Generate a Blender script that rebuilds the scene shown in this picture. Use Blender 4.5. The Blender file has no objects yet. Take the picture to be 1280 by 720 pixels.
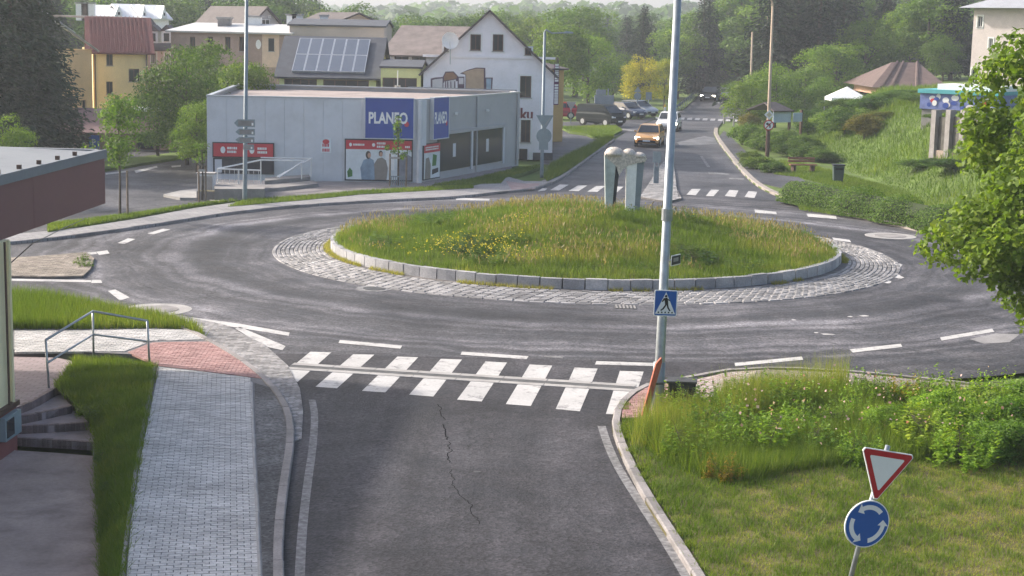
import bpy, math, random
import numpy as np
from mathutils import Vector, Matrix

# ---------------------------------------------------------------- camera, light
SC = bpy.context.scene
COL = SC.collection
F_PX, HOR, ROLL, CAM_H = 2000.0, 35.0, math.radians(1.2), 7.8   # in pixels of the 1280 x 720 photograph
PITCH = math.atan((360 - HOR) / F_PX)
cam_d = bpy.data.cameras.new('camera'); cam = bpy.data.objects.new('camera', cam_d); COL.objects.link(cam)
cam_d.sensor_width = 36; cam_d.lens = 36 * F_PX / 1280; cam_d.clip_start = 0.5; cam_d.clip_end = 6000
fw = Vector((0, math.cos(PITCH), -math.sin(PITCH))); up0 = Vector((0, math.sin(PITCH), math.cos(PITCH))); rt0 = Vector((1, 0, 0))
c_, s_ = math.cos(ROLL), math.sin(ROLL)
rt = c_ * rt0 + s_ * up0
upv = -s_ * rt0 + c_ * up0
m = Matrix((( rt.x, upv.x, -fw.x, 0), (rt.y, upv.y, -fw.y, 0), (rt.z, upv.z, -fw.z, CAM_H), (0, 0, 0, 1)))
cam.matrix_world = m
SC.camera = cam

SUN_AZ, SUN_EL = math.radians(-66), math.radians(30)     # azimuth from +Y, clockwise: the sun stands to the left, a little ahead
W = bpy.data.worlds.new('World'); SC.world = W; W.use_nodes = True
nt = W.node_tree; nt.nodes.clear()
sky = nt.nodes.new('ShaderNodeTexSky'); sky.sky_type = 'NISHITA'; sky.sun_disc = False
sky.sun_elevation = SUN_EL; sky.sun_rotation = SUN_AZ; sky.air_density = 1.0; sky.dust_density = 4.5; sky.ozone_density = 1.0
bg = nt.nodes.new('ShaderNodeBackground'); bg.inputs['Strength'].default_value = 0.15
wo = nt.nodes.new('ShaderNodeOutputWorld')
nt.links.new(sky.outputs[0], bg.inputs[0]); nt.links.new(bg.outputs[0], wo.inputs[0])
sd = bpy.data.lights.new('sun', 'SUN'); sun = bpy.data.objects.new('sun', sd); COL.objects.link(sun)
sd.energy = 3.6; sd.angle = math.radians(2.0); sd.color = (1.0, 0.93, 0.83)
sdir = Vector((math.sin(SUN_AZ) * math.cos(SUN_EL), math.cos(SUN_AZ) * math.cos(SUN_EL), math.sin(SUN_EL)))
sun.rotation_euler = (-sdir).to_track_quat('-Z', 'Y').to_euler(); sun.location = (-60, 40, 60)
HAZE = 0.0006
SC.view_settings.view_transform = 'Standard'; SC.view_settings.look = 'None'
SC.view_settings.exposure = 0.93; SC.view_settings.gamma = 1.0; SC.view_settings.use_curve_mapping = False
SC.cycles.max_bounces = 6; SC.cycles.transparent_max_bounces = 6; SC.cycles.volume_bounces = 0
SC.cycles.use_denoising = True
try: SC.cycles.denoiser = 'OPENIMAGEDENOISE'
except Exception: pass

# ---------------------------------------------------------------- pixel helpers (a pixel gives a direction only)
def ray(px, py):
    x, y = px - 640.0, 360.0 - py
    X, Y = c_ * x - s_ * y, s_ * x + c_ * y
    return Vector((X, F_PX * math.cos(PITCH) + Y * math.sin(PITCH), -F_PX * math.sin(PITCH) + Y * math.cos(PITCH)))
def G(px, py, z=0.0):                 # where the pixel meets the level z
    d = ray(px, py); k = (z - CAM_H) / d.z
    return Vector((d.x * k, d.y * k, z))
def D(px, py, dist):                  # the point at depth Y = dist
    d = ray(px, py); k = dist / d.y
    return Vector((d.x * k, dist, CAM_H + d.z * k))

# ---------------------------------------------------------------- object helpers
ORG = {}
def tag(o, label=None, cat=None, group=None, kind=None):
    if label: o['label'] = label
    if cat: o['category'] = cat
    if group: o['group'] = group
    if kind: o['kind'] = kind
    return o
def thing(name, loc, label, cat, group=None):
    o = bpy.data.objects.new(name, None); COL.objects.link(o); o.empty_display_size = 0.2
    o.location = loc; ORG[o.name] = Vector(loc)
    return tag(o, label, cat, group)
def link_mesh(name, me, mat, parent=None, at=None):
    o = bpy.data.objects.new(name, me); COL.objects.link(o)
    if mat is not None and len(me.materials) == 0: me.materials.append(mat)
    if parent is not None:
        org = ORG[parent.name]; o.parent = parent; ORG[o.name] = org
    else:
        org = Vector(at) if at is not None else Vector((0, 0, 0)); o.location = org; ORG[o.name] = org
    if org.length > 0: me.transform(Matrix.Translation(-org))
    return o
class MB:
    def __init__(s): s.v = []; s.f = []
    def add(s, vs, fs):
        n = len(s.v); s.v += [tuple(p) for p in vs]; s.f += [tuple(i + n for i in f) for f in fs]; return s
    def box(s, c, size, rz=0.0):
        a, b, h = size[0] / 2, size[1] / 2, size[2] / 2; cr, sr = math.cos(rz), math.sin(rz)
        vs = []
        for dz in (-h, h):
            for dx, dy in ((-a, -b), (a, -b), (a, b), (-a, b)):
                vs.append((c[0] + dx * cr - dy * sr, c[1] + dx * sr + dy * cr, c[2] + dz))
        return s.add(vs, [(3, 2, 1, 0), (4, 5, 6, 7), (0, 1, 5, 4), (1, 2, 6, 5), (2, 3, 7, 6), (3, 0, 4, 7)])
    def obox(s, o, ax, ay, az):
        o = Vector(o); ax = Vector(ax); ay = Vector(ay); az = Vector(az)
        vs = [o, o + ax, o + ax + ay, o + ay, o + az, o + ax + az, o + ax + ay + az, o + ay + az]
        fs = [(3, 2, 1, 0), (4, 5, 6, 7), (0, 1, 5, 4), (1, 2, 6, 5), (2, 3, 7, 6), (3, 0, 4, 7)]
        if ax.cross(ay).dot(az) < 0: fs = [f[::-1] for f in fs]
        return s.add(vs, fs)
    def prism(s, pts, z0, z1):
        a = sum(pts[i][0] * pts[(i + 1) % len(pts)][1] - pts[(i + 1) % len(pts)][0] * pts[i][1] for i in range(len(pts)))
        if a < 0: pts = pts[::-1]
        n = len(pts)
        vs = [(p[0], p[1], z0) for p in pts] + [(p[0], p[1], z1) for p in pts]
        fs = [tuple(range(n, 2 * n)), tuple(range(n - 1, -1, -1))] + [(i, (i + 1) % n, n + (i + 1) % n, n + i) for i in range(n)]
        return s.add(vs, fs)
    def poly(s, pts): return s.add(pts, [tuple(range(len(pts)))])
    def tube(s, path, r, n=8, cap=True):
        path = [Vector(p) for p in path]; rs = r if isinstance(r, (list, tuple)) else [r] * len(path)
        b0 = len(s.v); prev = None
        for i, p in enumerate(path):
            t = (path[min(i + 1, len(path) - 1)] - path[max(i - 1, 0)]).normalized()
            if prev is None:
                prev = t.orthogonal().normalized()
            u = (prev - t * prev.dot(t)).normalized(); prev = u; w = t.cross(u)
            for k in range(n):
                a = 2 * math.pi * k / n
                s.v.append(tuple(p + (u * math.cos(a) + w * math.sin(a)) * rs[i]))
        for i in range(len(path) - 1):
            for k in range(n):
                a = b0 + i * n + k; b = b0 + i * n + (k + 1) % n
                s.f.append((a, b, b + n, a + n))
        if cap:
            s.f.append(tuple(b0 + k for k in range(n - 1, -1, -1))); e = b0 + (len(path) - 1) * n
            s.f.append(tuple(e + k for k in range(n)))
        return s
    def loft(s, rings, cap=True):
        b0 = len(s.v); n = len(rings[0])
        for r in rings: s.v += [tuple(p) for p in r]
        for i in range(len(rings) - 1):
            for k in range(n):
                a = b0 + i * n + k; b = b0 + i * n + (k + 1) % n
                s.f.append((a, b, b + n, a + n))
        if cap:
            s.f.append(tuple(b0 + k for k in range(n - 1, -1, -1))); e = b0 + (len(rings) - 1) * n
            s.f.append(tuple(e + k for k in range(n)))
        return s
    def xf(s, M):
        s.v = [tuple(M @ Vector(p)) for p in s.v]; return s
    def build(s, name, mat, parent=None, at=None, smooth=False):
        me = bpy.data.meshes.new(name); me.from_pydata(s.v, [], s.f)
        if smooth: me.polygons.foreach_set('use_smooth', [True] * len(me.polygons))
        me.update()
        return link_mesh(name, me, mat, parent, at)
def np_mesh(name, V, k, tint=None):
    """faces of k corners, no shared corners"""
    V = np.asarray(V, dtype=np.float32).reshape(-1, 3); nv = len(V); nf = nv // k
    me = bpy.data.meshes.new(name)
    me.vertices.add(nv); me.vertices.foreach_set('co', V.ravel())
    me.loops.add(nv); me.loops.foreach_set('vertex_index', np.arange(nv, dtype=np.int32))
    me.polygons.add(nf); me.polygons.foreach_set('loop_start', np.arange(0, nv, k, dtype=np.int32))
    me.polygons.foreach_set('loop_total', np.full(nf, k, dtype=np.int32))
    if tint is not None:
        a = me.attributes.new('tint', 'FLOAT', 'POINT'); a.data.foreach_set('value', np.asarray(tint, dtype=np.float32))
    me.update(calc_edges=True)
    return me

# ---------------------------------------------------------------- materials
MATS = {}
def N(t, kind, **kw):
    n = t.nodes.new(kind)
    for k, v in kw.items(): setattr(n, k, v)
    return n
def new_mat(name):
    mt = bpy.data.materials.new(name); mt.use_nodes = True; t = mt.node_tree; t.nodes.clear()
    out = N(t, 'ShaderNodeOutputMaterial'); MATS[name] = mt
    return mt, t, out
def ramp(t, src, stops):
    r = N(t, 'ShaderNodeValToRGB'); e = r.color_ramp.elements
    while len(e) < len(stops): e.new(0.5)
    for i, (p, c) in enumerate(stops):
        e[i].position = p; e[i].color = (*c, 1) if len(c) == 3 else c
    t.links.new(src, r.inputs[0]); return r
def noise(t, vec, scale, detail=3, rough=0.55):
    n = N(t, 'ShaderNodeTexNoise'); n.inputs['Scale'].default_value = scale; n.inputs['Detail'].default_value = detail
    n.inputs['Roughness'].default_value = rough; t.links.new(vec, n.inputs['Vector']); return n
def mixc(t, fac, a, b, mode='MIX'):
    m_ = N(t, 'ShaderNodeMix', data_type='RGBA', blend_type=mode)
    for i, v in ((0, fac), (6, a), (7, b)):
        if isinstance(v, (int, float)): m_.inputs[i].default_value = v
        elif isinstance(v, tuple): m_.inputs[i].default_value = (*v, 1)
        else: t.links.new(v, m_.inputs[i])
    return m_.outputs[2]
def plain(name, c, rough=0.6, var=0.12, scale=3.0, metal=0.0, bump=0.0, bscale=40.0, dirt=0.0, spec=0.28, emit=0.0):
    """a painted / mineral surface: colour broken up at two scales, some grime, fine relief"""
    if name in MATS: return MATS[name]
    mt, t, out = new_mat(name); L = t.links
    b = N(t, 'ShaderNodeBsdfPrincipled'); g = N(t, 'ShaderNodeNewGeometry'); pos = g.outputs['Position']
    n1 = noise(t, pos, scale, 4); n2 = noise(t, pos, scale * 9, 3)
    lo = tuple(max(0, x * (1 - var)) for x in c); hi = tuple(min(1, x * (1 + var)) for x in c)
    r1 = ramp(t, n1.outputs[0], [(0.3, lo), (0.7, hi)])
    r2 = ramp(t, n2.outputs[0], [(0.3, (1 - var * .6,) * 3), (0.7, (1 + 0.0,) * 3)])
    col = mixc(t, 1.0, r1.outputs[0], r2.outputs[0], 'MULTIPLY')
    if dirt:
        n3 = noise(t, pos, 0.8, 6, 0.7); r3 = ramp(t, n3.outputs[0], [(0.45, (1, 1, 1)), (0.75, (1 - dirt, 1 - dirt, 1 - dirt * 1.1))])
        col = mixc(t, 1.0, col, r3.outputs[0], 'MULTIPLY')
    L.new(col, b.inputs['Base Color'])
    b.inputs['Roughness'].default_value = rough; b.inputs['Metallic'].default_value = metal
    b.inputs['Specular IOR Level'].default_value = spec
    if emit:
        b.inputs['Emission Color'].default_value = (1, 0.93, 0.75, 1); b.inputs['Emission Strength'].default_value = emit
    if bump:
        n4 = noise(t, pos, bscale, 3); bp = N(t, 'ShaderNodeBump'); bp.inputs['Strength'].default_value = bump; bp.inputs['Distance'].default_value = 0.01
        L.new(n4.outputs[0], bp.inputs['Height']); L.new(bp.outputs[0], b.inputs['Normal'])
    L.new(b.outputs[0], out.inputs[0]); return mt
def asphalt(name, dark, light, rough=0.6, ringed=False, lane=False):
    mt, t, out = new_mat(name); L = t.links
    b = N(t, 'ShaderNodeBsdfPrincipled'); g = N(t, 'ShaderNodeNewGeometry'); pos = g.outputs['Position']
    big = noise(t, pos, 0.13, 6, 0.62); mid = noise(t, pos, 0.9, 5, 0.65); fine = noise(t, pos, 9, 4, .75); grit = N(t, 'ShaderNodeTexVoronoi'); grit.inputs['Scale'].default_value = 22
    L.new(pos, grit.inputs['Vector'])
    col = ramp(t, big.outputs[0], [(0.36, dark), (0.66, light)]).outputs[0]
    col = mixc(t, 0.75, col, ramp(t, mid.outputs[0], [(0.3, (.66,) * 3), (0.7, (1.32,) * 3)]).outputs[0], 'MULTIPLY')
    col = mixc(t, 0.9, col, ramp(t, fine.outputs[0], [(0.28, (.62,) * 3), (0.72, (1.35,) * 3)]).outputs[0], 'MULTIPLY')
    col = mixc(t, 0.85, col, ramp(t, grit.outputs['Color'], [(0.1, (.5,) * 3), (0.9, (1.55,) * 3)]).outputs[0], 'MULTIPLY')
    # worn lanes and old repair seams: stretched noise and thin voronoi cracks
    vc = N(t, 'ShaderNodeTexVoronoi', feature='DISTANCE_TO_EDGE'); vc.inputs['Scale'].default_value = 0.33
    wob = noise(t, pos, 1.6, 5); add = N(t, 'ShaderNodeVectorMath', operation='MULTIPLY_ADD'); add.inputs[1].default_value = (1.1, 1.1, 0)
    L.new(wob.outputs['Color'], add.inputs[0]); L.new(pos, add.inputs[2]); L.new(add.outputs[0], vc.inputs['Vector'])
    gate = noise(t, pos, 0.21, 2)
    crk = ramp(t, vc.outputs['Distance'], [(0.0, (0.45,) * 3), (0.012, (1,) * 3)])
    gt = ramp(t, gate.outputs[0], [(0.5, (0,) * 3), (0.58, (1,) * 3)])
    col = mixc(t, gt.outputs[0], col, mixc(t, 1.0, col, crk.outputs[0], 'MULTIPLY'))
    if lane:        # tyre-polished and oily bands along the lane
        mp = N(t, 'ShaderNodeMapping'); mp.inputs['Scale'].default_value = (1.0, .07, 1); L.new(pos, mp.inputs[0]); n6 = noise(t, mp.outputs[0], 1.1, 4, .6)
        col = mixc(t, 0.9, col, ramp(t, n6.outputs[0], [(0.32, (.66, .65, .65)), (0.5, (1.0,) * 3), (0.68, (1.45, 1.42, 1.42))]).outputs[0], 'MULTIPLY')
    st = noise(t, pos, .55, 6, .75)     # blotchy stains and patched areas
    col = mixc(t, 0.8, col, ramp(t, st.outputs[0], [(0.36, (.6, .6, .61)), (0.5, (1.0,) * 3), (0.66, (1.5, 1.48, 1.46))]).outputs[0], 'MULTIPLY')
    if ringed:      # tyre-polished bands running round the island
        sub = N(t, 'ShaderNodeVectorMath', operation='SUBTRACT'); sub.inputs[1].default_value = (2.53, 56.28, 0); L.new(pos, sub.inputs[0])
        ln = N(t, 'ShaderNodeVectorMath', operation='LENGTH'); L.new(sub.outputs[0], ln.inputs[0])
        w2 = noise(t, pos, 0.35, 4); ma = N(t, 'ShaderNodeMath', operation='MULTIPLY_ADD'); ma.inputs[1].default_value = 1.6
        L.new(w2.outputs[0], ma.inputs[0]); L.new(ln.outputs['Value'], ma.inputs[2])
        cmb = N(t, 'ShaderNodeCombineXYZ'); L.new(ma.outputs[0], cmb.inputs[0])
        n5 = noise(t, cmb.outputs[0], 0.75, 4, 0.6)
        col = mixc(t, 0.85, col, ramp(t, n5.outputs[0], [(0.36, (.55, .55, .55)), (0.48, (1.0,) * 3), (0.6, (2.5, 2.5, 2.5))]).outputs[0], 'MULTIPLY')
    L.new(col, b.inputs['Base Color']); b.inputs['Specular IOR Level'].default_value = 0.3
    rr = ramp(t, mid.outputs[0], [(0.3, (rough - .1,) * 3), (0.7, (rough + .12,) * 3)]); L.new(rr.outputs[0], b.inputs['Roughness'])
    bp = N(t, 'ShaderNodeBump'); bp.inputs['Strength'].default_value = 0.5; bp.inputs['Distance'].default_value = 0.012
    L.new(grit.outputs['Distance'], bp.inputs['Height']); L.new(bp.outputs[0], b.inputs['Normal'])
    L.new(b.outputs[0], out.inputs[0]); return mt
def brickmat(name, c1, c2, mortar, bw, bh, rz=0.0, rough=0.75, msize=0.012):
    mt, t, out = new_mat(name); L = t.links
    b = N(t, 'ShaderNodeBsdfPrincipled'); g = N(t, 'ShaderNodeNewGeometry')
    mp = N(t, 'ShaderNodeMapping'); mp.inputs['Rotation'].default_value = (0, 0, rz); L.new(g.outputs['Position'], mp.inputs[0])
    br = N(t, 'ShaderNodeTexBrick'); br.inputs['Scale'].default_value = 1; br.inputs['Brick Width'].default_value = bw; br.inputs['Row Height'].default_value = bh
    br.inputs['Mortar Size'].default_value = msize; br.inputs['Color1'].default_value = (*c1, 1); br.inputs['Color2'].default_value = (*c2, 1); br.inputs['Mortar'].default_value = (*mortar, 1)
    L.new(mp.outputs[0], br.inputs['Vector'])
    n1 = noise(t, g.outputs['Position'], 0.7, 5, 0.65)
    col = mixc(t, 0.8, br.outputs['Color'], ramp(t, n1.outputs[0], [(0.3, (.7,) * 3), (0.7, (1.2,) * 3)]).outputs[0], 'MULTIPLY')
    L.new(col, b.inputs['Base Color']); b.inputs['Roughness'].default_value = rough
    bp = N(t, 'ShaderNodeBump'); bp.inputs['Strength'].default_value = 0.6; bp.inputs['Distance'].default_value = 0.01
    inv = N(t, 'ShaderNodeMath', operation='SUBTRACT'); inv.inputs[0].default_value = 1; L.new(br.outputs['Fac'], inv.inputs[1])
    L.new(inv.outputs[0], bp.inputs['Height']); L.new(bp.outputs[0], b.inputs['Normal'])
    L.new(b.outputs[0], out.inputs[0]); return mt
def stonemat(name, c1, c2, rough=0.8, dirt=0.3):
    """stones of many tints: the tint comes with each piece (attribute) or its object"""
    mt, t, out = new_mat(name); L = t.links
    b = N(t, 'ShaderNodeBsdfPrincipled'); g = N(t, 'ShaderNodeNewGeometry'); oi = N(t, 'ShaderNodeObjectInfo')
    ri = g.outputs['Random Per Island']; ad = N(t, 'ShaderNodeMath', operation='ADD'); L.new(ri, ad.inputs[0]); L.new(oi.outputs['Random'], ad.inputs[1])
    fr = N(t, 'ShaderNodeMath', operation='FRACT'); L.new(ad.outputs[0], fr.inputs[0])
    col = ramp(t, fr.outputs[0], [(0, c1), (1, c2)]).outputs[0]
    n1 = noise(t, g.outputs['Position'], 0.9, 5, 0.7); n2 = noise(t, g.outputs['Position'], 25, 3)
    col = mixc(t, 0.9, col, ramp(t, n1.outputs[0], [(0.35, (1 - dirt,) * 3), (0.6, (1.1,) * 3)]).outputs[0], 'MULTIPLY')
    col = mixc(t, 0.7, col, ramp(t, n2.outputs[0], [(0.3, (.75,) * 3), (0.7, (1.2,) * 3)]).outputs[0], 'MULTIPLY')
    L.new(col, b.inputs['Base Color']); b.inputs['Roughness'].default_value = rough
    bp = N(t, 'ShaderNodeBump'); bp.inputs['Strength'].default_value = 0.4; bp.inputs['Distance'].default_value = 0.01
    L.new(n2.outputs[0], bp.inputs['Height']); L.new(bp.outputs[0], b.inputs['Normal'])
    L.new(b.outputs[0], out.inputs[0]); return mt
def leafmat(name, stops, objcol=False, trans=0.35, patch=None):
    """foliage: colour by each leaf's tint, light passing through"""
    mt, t, out = new_mat(name); L = t.links
    at = N(t, 'ShaderNodeAttribute', attribute_name='tint'); g = N(t, 'ShaderNodeNewGeometry')
    col = ramp(t, at.outputs['Fac'], stops).outputs[0]
    if objcol:
        oi = N(t, 'ShaderNodeObjectInfo'); col = mixc(t, 1.0, col, oi.outputs['Color'], 'MULTIPLY')
    if patch:
        n1 = noise(t, g.outputs['Position'], patch[0], 4, 0.6)
        col = mixc(t, ramp(t, n1.outputs[0], [(patch[1], (0,) * 3), (patch[2], (1,) * 3)]).outputs[0], col, mixc(t, 1.0, col, patch[3], 'MULTIPLY'))
    d = N(t, 'ShaderNodeBsdfPrincipled'); L.new(col, d.inputs['Base Color']); d.inputs['Roughness'].default_value = 0.55; d.inputs['Specular IOR Level'].default_value = 0.25
    tr = N(t, 'ShaderNodeBsdfTranslucent')
    L.new(mixc(t, 1.0, col, (1.25, 1.3, 0.6), 'MULTIPLY'), tr.inputs[0])
    ms = N(t, 'ShaderNodeMixShader'); ms.inputs[0].default_value = trans
    L.new(d.outputs[0], ms.inputs[1]); L.new(tr.outputs[0], ms.inputs[2]); L.new(ms.outputs[0], out.inputs[0]); return mt
def glassmat(name, c=(0.03, 0.035, 0.04), rough=0.08):
    mt, t, out = new_mat(name); b = N(t, 'ShaderNodeBsdfPrincipled'); b.inputs['Base Color'].default_value = (*c, 1)
    b.inputs['Roughness'].default_value = rough; b.inputs['IOR'].default_value = 1.5
    t.links.new(b.outputs[0], out.inputs[0]); return mt

ASPH = asphalt('asphalt_ring', (.030, .0285, .032), (.088, .085, .092), 0.7, True)
ASPH_N = asphalt('asphalt_arm', (.021, .0197, .0227), (.057, .054, .0605), 0.78, lane=True)
ASPH_F = asphalt('asphalt_far', (.034, .033, .037), (.095, .092, .10), 0.64)
def paintmat(name, c, a, b):
    mt, t, out = new_mat(name); L = t.links; p = N(t, 'ShaderNodeBsdfPrincipled'); g = N(t, 'ShaderNodeNewGeometry'); pos = g.outputs['Position']
    n1 = noise(t, pos, 2.2, 8, .78); n2 = noise(t, pos, .7, 4); n3 = noise(t, pos, 14, 3)
    col = ramp(t, n2.outputs[0], [(.3, tuple(x * .8 for x in c)), (.7, c)]).outputs[0]
    col = mixc(t, .6, col, ramp(t, n3.outputs[0], [(.3, (.75,) * 3), (.7, (1.05,) * 3)]).outputs[0], 'MULTIPLY')
    col = mixc(t, ramp(t, n1.outputs[0], [(a, (0,) * 3), (b, (1,) * 3)]).outputs[0], col, (.07, .067, .072))
    L.new(col, p.inputs['Base Color']); p.inputs['Roughness'].default_value = .75; p.inputs['Specular IOR Level'].default_value = .25; L.new(p.outputs[0], out.inputs[0]); return mt
PAINT = paintmat('road_paint', (.54, .525, .515), .53, .70)
PAINT_W = paintmat('worn_road_paint', (.30, .295, .295), .42, .62)
CONC = plain('concrete', (.27, .255, .25), .85, .2, 2.0, bump=.4, dirt=.25)
CONC_L = plain('pale_concrete', (.36, .345, .335), .85, .15, 2.0, bump=.3, dirt=.2)
KERB = stonemat('kerb_concrete', (.20, .185, .18), (.29, .265, .26), .88)
SETT = stonemat('granite_setts', (.165, .16, .16), (.36, .345, .345), .85, .35)
SETT_B = stonemat('sandy_cobbles', (.17, .14, .11), (.33, .28, .23), .85, .4)
MORTAR = plain('sett_joint_earth', (.15, .14, .135), .95, .3, 3, bump=.5)
PAVER = stonemat('grey_pavers', (.39, .38, .375), (.53, .515, .505), .85, .25)
PAVER_J = plain('paver_joint_sand', (.16, .158, .165), .95, .2, 5)
REDPAVER = stonemat('red_pavers', (.30, .155, .145), (.42, .25, .23), .8, .25)
PAVE_F = brickmat('far_pavers', (.23, .22, .225), (.30, .29, .29), (.12, .115, .12), .4, .2, 0.35)
PAVE_R = brickmat('pinkish_pavers', (.27, .205, .19), (.34, .28, .26), (.19, .17, .16), .2, .1, 0.2)
PLAZA = brickmat('brown_pavers', (.28, .21, .215), (.36, .28, .285), (.17, .14, .14), .3, .15, 0.1)
FORE = brickmat('forecourt_pavers', (.22, .19, .185), (.28, .25, .24), (.17, .155, .15), .4, .2, 0.1)
GRAVEL = asphalt('dark_gravel', (.05, .05, .053), (.14, .14, .146), 0.9)
PATHM = plain('old_path', (.40, .31, .28), .95, .3, 1.6, bump=.6, bscale=14, dirt=.35)
EARTH = plain('turf_soil', (.12, .105, .045), .95, .35, .8, bump=.5, bscale=15)
TURF = plain('turf', (.10, .15, .03), .95, .35, .5, bump=.6, bscale=12)
GALV = plain('galvanised_steel', (.34, .37, .39), .42, .15, 6, metal=.6)
GALV_D = plain('grey_pole_paint', (.22, .26, .29), .5, .12, 5, metal=.2)
SIGNBACK = plain('sign_back', (.25, .30, .32), .5, .1, 5, metal=.4)
WHITE = plain('white_paint', (.78, .78, .77), .5, .05, 3)
BLACK = plain('black_plastic', (.02, .02, .021), .5, .2, 6)
GLASS = glassmat('window_glass')
# ================================================================ TERRAIN
RC = Vector((2.53, 56.28)); R_AP, R_IS = 10.94, 8.95       # roundabout centre, apron and island radius
def sm(t): t = min(1, max(0, t)); return t * t * (3 - 2 * t)
XE = [(-80, 60), (40, 40), (52, 24), (62, 20), (72, 18.6), (85, 18.6), (95, 18.8), (105, 18.4), (120, 20), (140, 27), (160, 34), (200, 44), (300, 60), (2000, 160)]
def interp(tab, v):
    for (a, b), (c, d) in zip(tab, tab[1:]):
        if v <= c: return b + (d - b) * (v - a) / (c - a)
    return tab[-1][1]
def hgt(x, y):
    z = 0.0
    xe = interp(XE, y); d = x - xe
    z += 3.7 * sm(d / 8.0) + max(0, d - 9) * 0.07
    xl = -45 - max(0, y - 100) * 0.05
    z += max(0, xl - x) * 0.05 * sm((y - 60) / 60)
    z += max(0, y - 230) * 0.003
    z += 3 * sm((y - 420) / 420) + 2 * sm((y - 800) / 500)
    if y > 380: z += 3 * math.sin(x * 0.011 + 1.2) * sm((y - 380) / 200) + 2 * math.sin(x * 0.027 + y * 0.01) * sm((y - 380) / 200)
    if y < 40.5 and x < -5.0 and x > -40: z -= 0.75
    return z
gx = np.unique(np.concatenate([np.arange(-900, -100, 40.), np.arange(-100, -30, 8.), np.arange(-30, 60, 2.), np.arange(60, 120, 8.), np.arange(120, 941, 40.)]))
gy = np.unique(np.concatenate([np.arange(-40, 10, 10.), np.arange(10, 130, 2.), np.arange(130, 300, 8.), np.arange(300, 1701, 40.)]))
gv = [(x, y, hgt(x, y) - 0.09) for y in gy for x in gx]; nx = len(gx)
gf = [(j * nx + i, j * nx + i + 1, (j + 1) * nx + i + 1, (j + 1) * nx + i) for j in range(len(gy) - 1) for i in range(nx - 1)]
mb = MB(); mb.v = gv; mb.f = gf
tag(mb.build('ground', TURF, smooth=True), 'grassy ground sheet rising to wooded hills', kind='structure')

def sheet(name, pts, z, mat, label, kind='structure', parent=None):
    mb = MB(); P = [(p[0], p[1], z) for p in pts]
    a = sum(P[i][0] * P[(i + 1) % len(P)][1] - P[(i + 1) % len(P)][0] * P[i][1] for i in range(len(P)))
    if a < 0: P = P[::-1]
    mb.poly(P); o = mb.build(name, mat, parent)
    if parent is None: tag(o, label, kind=kind)
    return o
def slab(name, pts, z0, z1, mat, label, parent=None):
    o = MB().prism([(p[0], p[1]) for p in pts], z0, z1).build(name, mat, parent)
    if parent is None: tag(o, label, kind='structure')
    return o
def px(pts, z=0.0): return [G(a, b, z) for a, b in pts]
def resample(path, step):
    path = [Vector((p[0], p[1], p[2] if len(p) > 2 else 0)) for p in path]; out = [path[0]]; acc = 0
    for a, b in zip(path, path[1:]):
        L = (b - a).length; t = step - acc
        while t <= L: out.append(a + (b - a) * (t / L)); t += step
        acc = L - (t - step)
    if (out[-1] - path[-1]).length > step * 0.3: out.append(path[-1])
    return out
def smooth_path(P, it=2):
    P = [Vector(p) for p in P]
    for _ in range(it):
        Q = [P[0]]
        for a, b in zip(P, P[1:]): Q += [a * .75 + b * .25, a * .25 + b * .75]
        Q.append(P[-1]); P = Q
    return P
def offset(path, d):                       # to the left of travel for d > 0
    out = []
    for i, p in enumerate(path):
        t = path[min(i + 1, len(path) - 1)] - path[max(i - 1, 0)]; t.z = 0; t.normalize()
        out.append(p + Vector((-t.y, t.x, 0)) * d)
    return out
def strip(name, path, w, z, mat, label=None, parent=None):
    a = offset(path, w / 2); b = offset(path, -w / 2); mb = MB()
    for i in range(len(path) - 1):
        mb.poly([(b[i].x, b[i].y, z), (b[i + 1].x, b[i + 1].y, z), (a[i + 1].x, a[i + 1].y, z), (a[i].x, a[i].y, z)])
    o = mb.build(name, mat, parent)
    if parent is None: tag(o, label, kind='structure')
    return o
RNG = random.Random(5)
def kerb_stones(path, w, h, step, parent, mat=None, side=1, z0=-0.1, name='kerb_stone'):
    """one box of concrete per stone along the road edge; side 1 = stones lie to the left of the path"""
    P = resample(path, step); Q = offset(P, w * side)
    for i in range(len(P) - 1):
        a, b, c, d = P[i], P[i + 1], Q[i + 1], Q[i]
        g = 0.006; u = (b - a).normalized() * g; hh = h + RNG.uniform(-.006, .006); j = RNG.uniform(-.006, .006)
        A = [a + u, b - u, c - u, d + u]; ch = 0.02
        n = (Q[i] - P[i]).normalized()
        vs = [(p.x + n.x * j, p.y + n.y * j, z0) for p in A]
        vs += [(A[0].x + n.x * j, A[0].y + n.y * j, hh - ch), (A[1].x + n.x * j, A[1].y + n.y * j, hh - ch), (A[2].x, A[2].y, hh), (A[3].x, A[3].y, hh)]
        vs += [(A[0].x + n.x * (j + ch), A[0].y + n.y * (j + ch), hh), (A[1].x + n.x * (j + ch), A[1].y + n.y * (j + ch), hh)]
        fs = [(0, 1, 5, 4), (4, 5, 9, 8), (8, 9, 6, 7), (1, 2, 6, 9, 5), (2, 3, 7, 6), (3, 0, 4, 8, 7)]
        if side < 0: fs = [f[::-1] for f in fs]
        MB().add(vs, fs).build(name, mat or KERB, parent)

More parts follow.
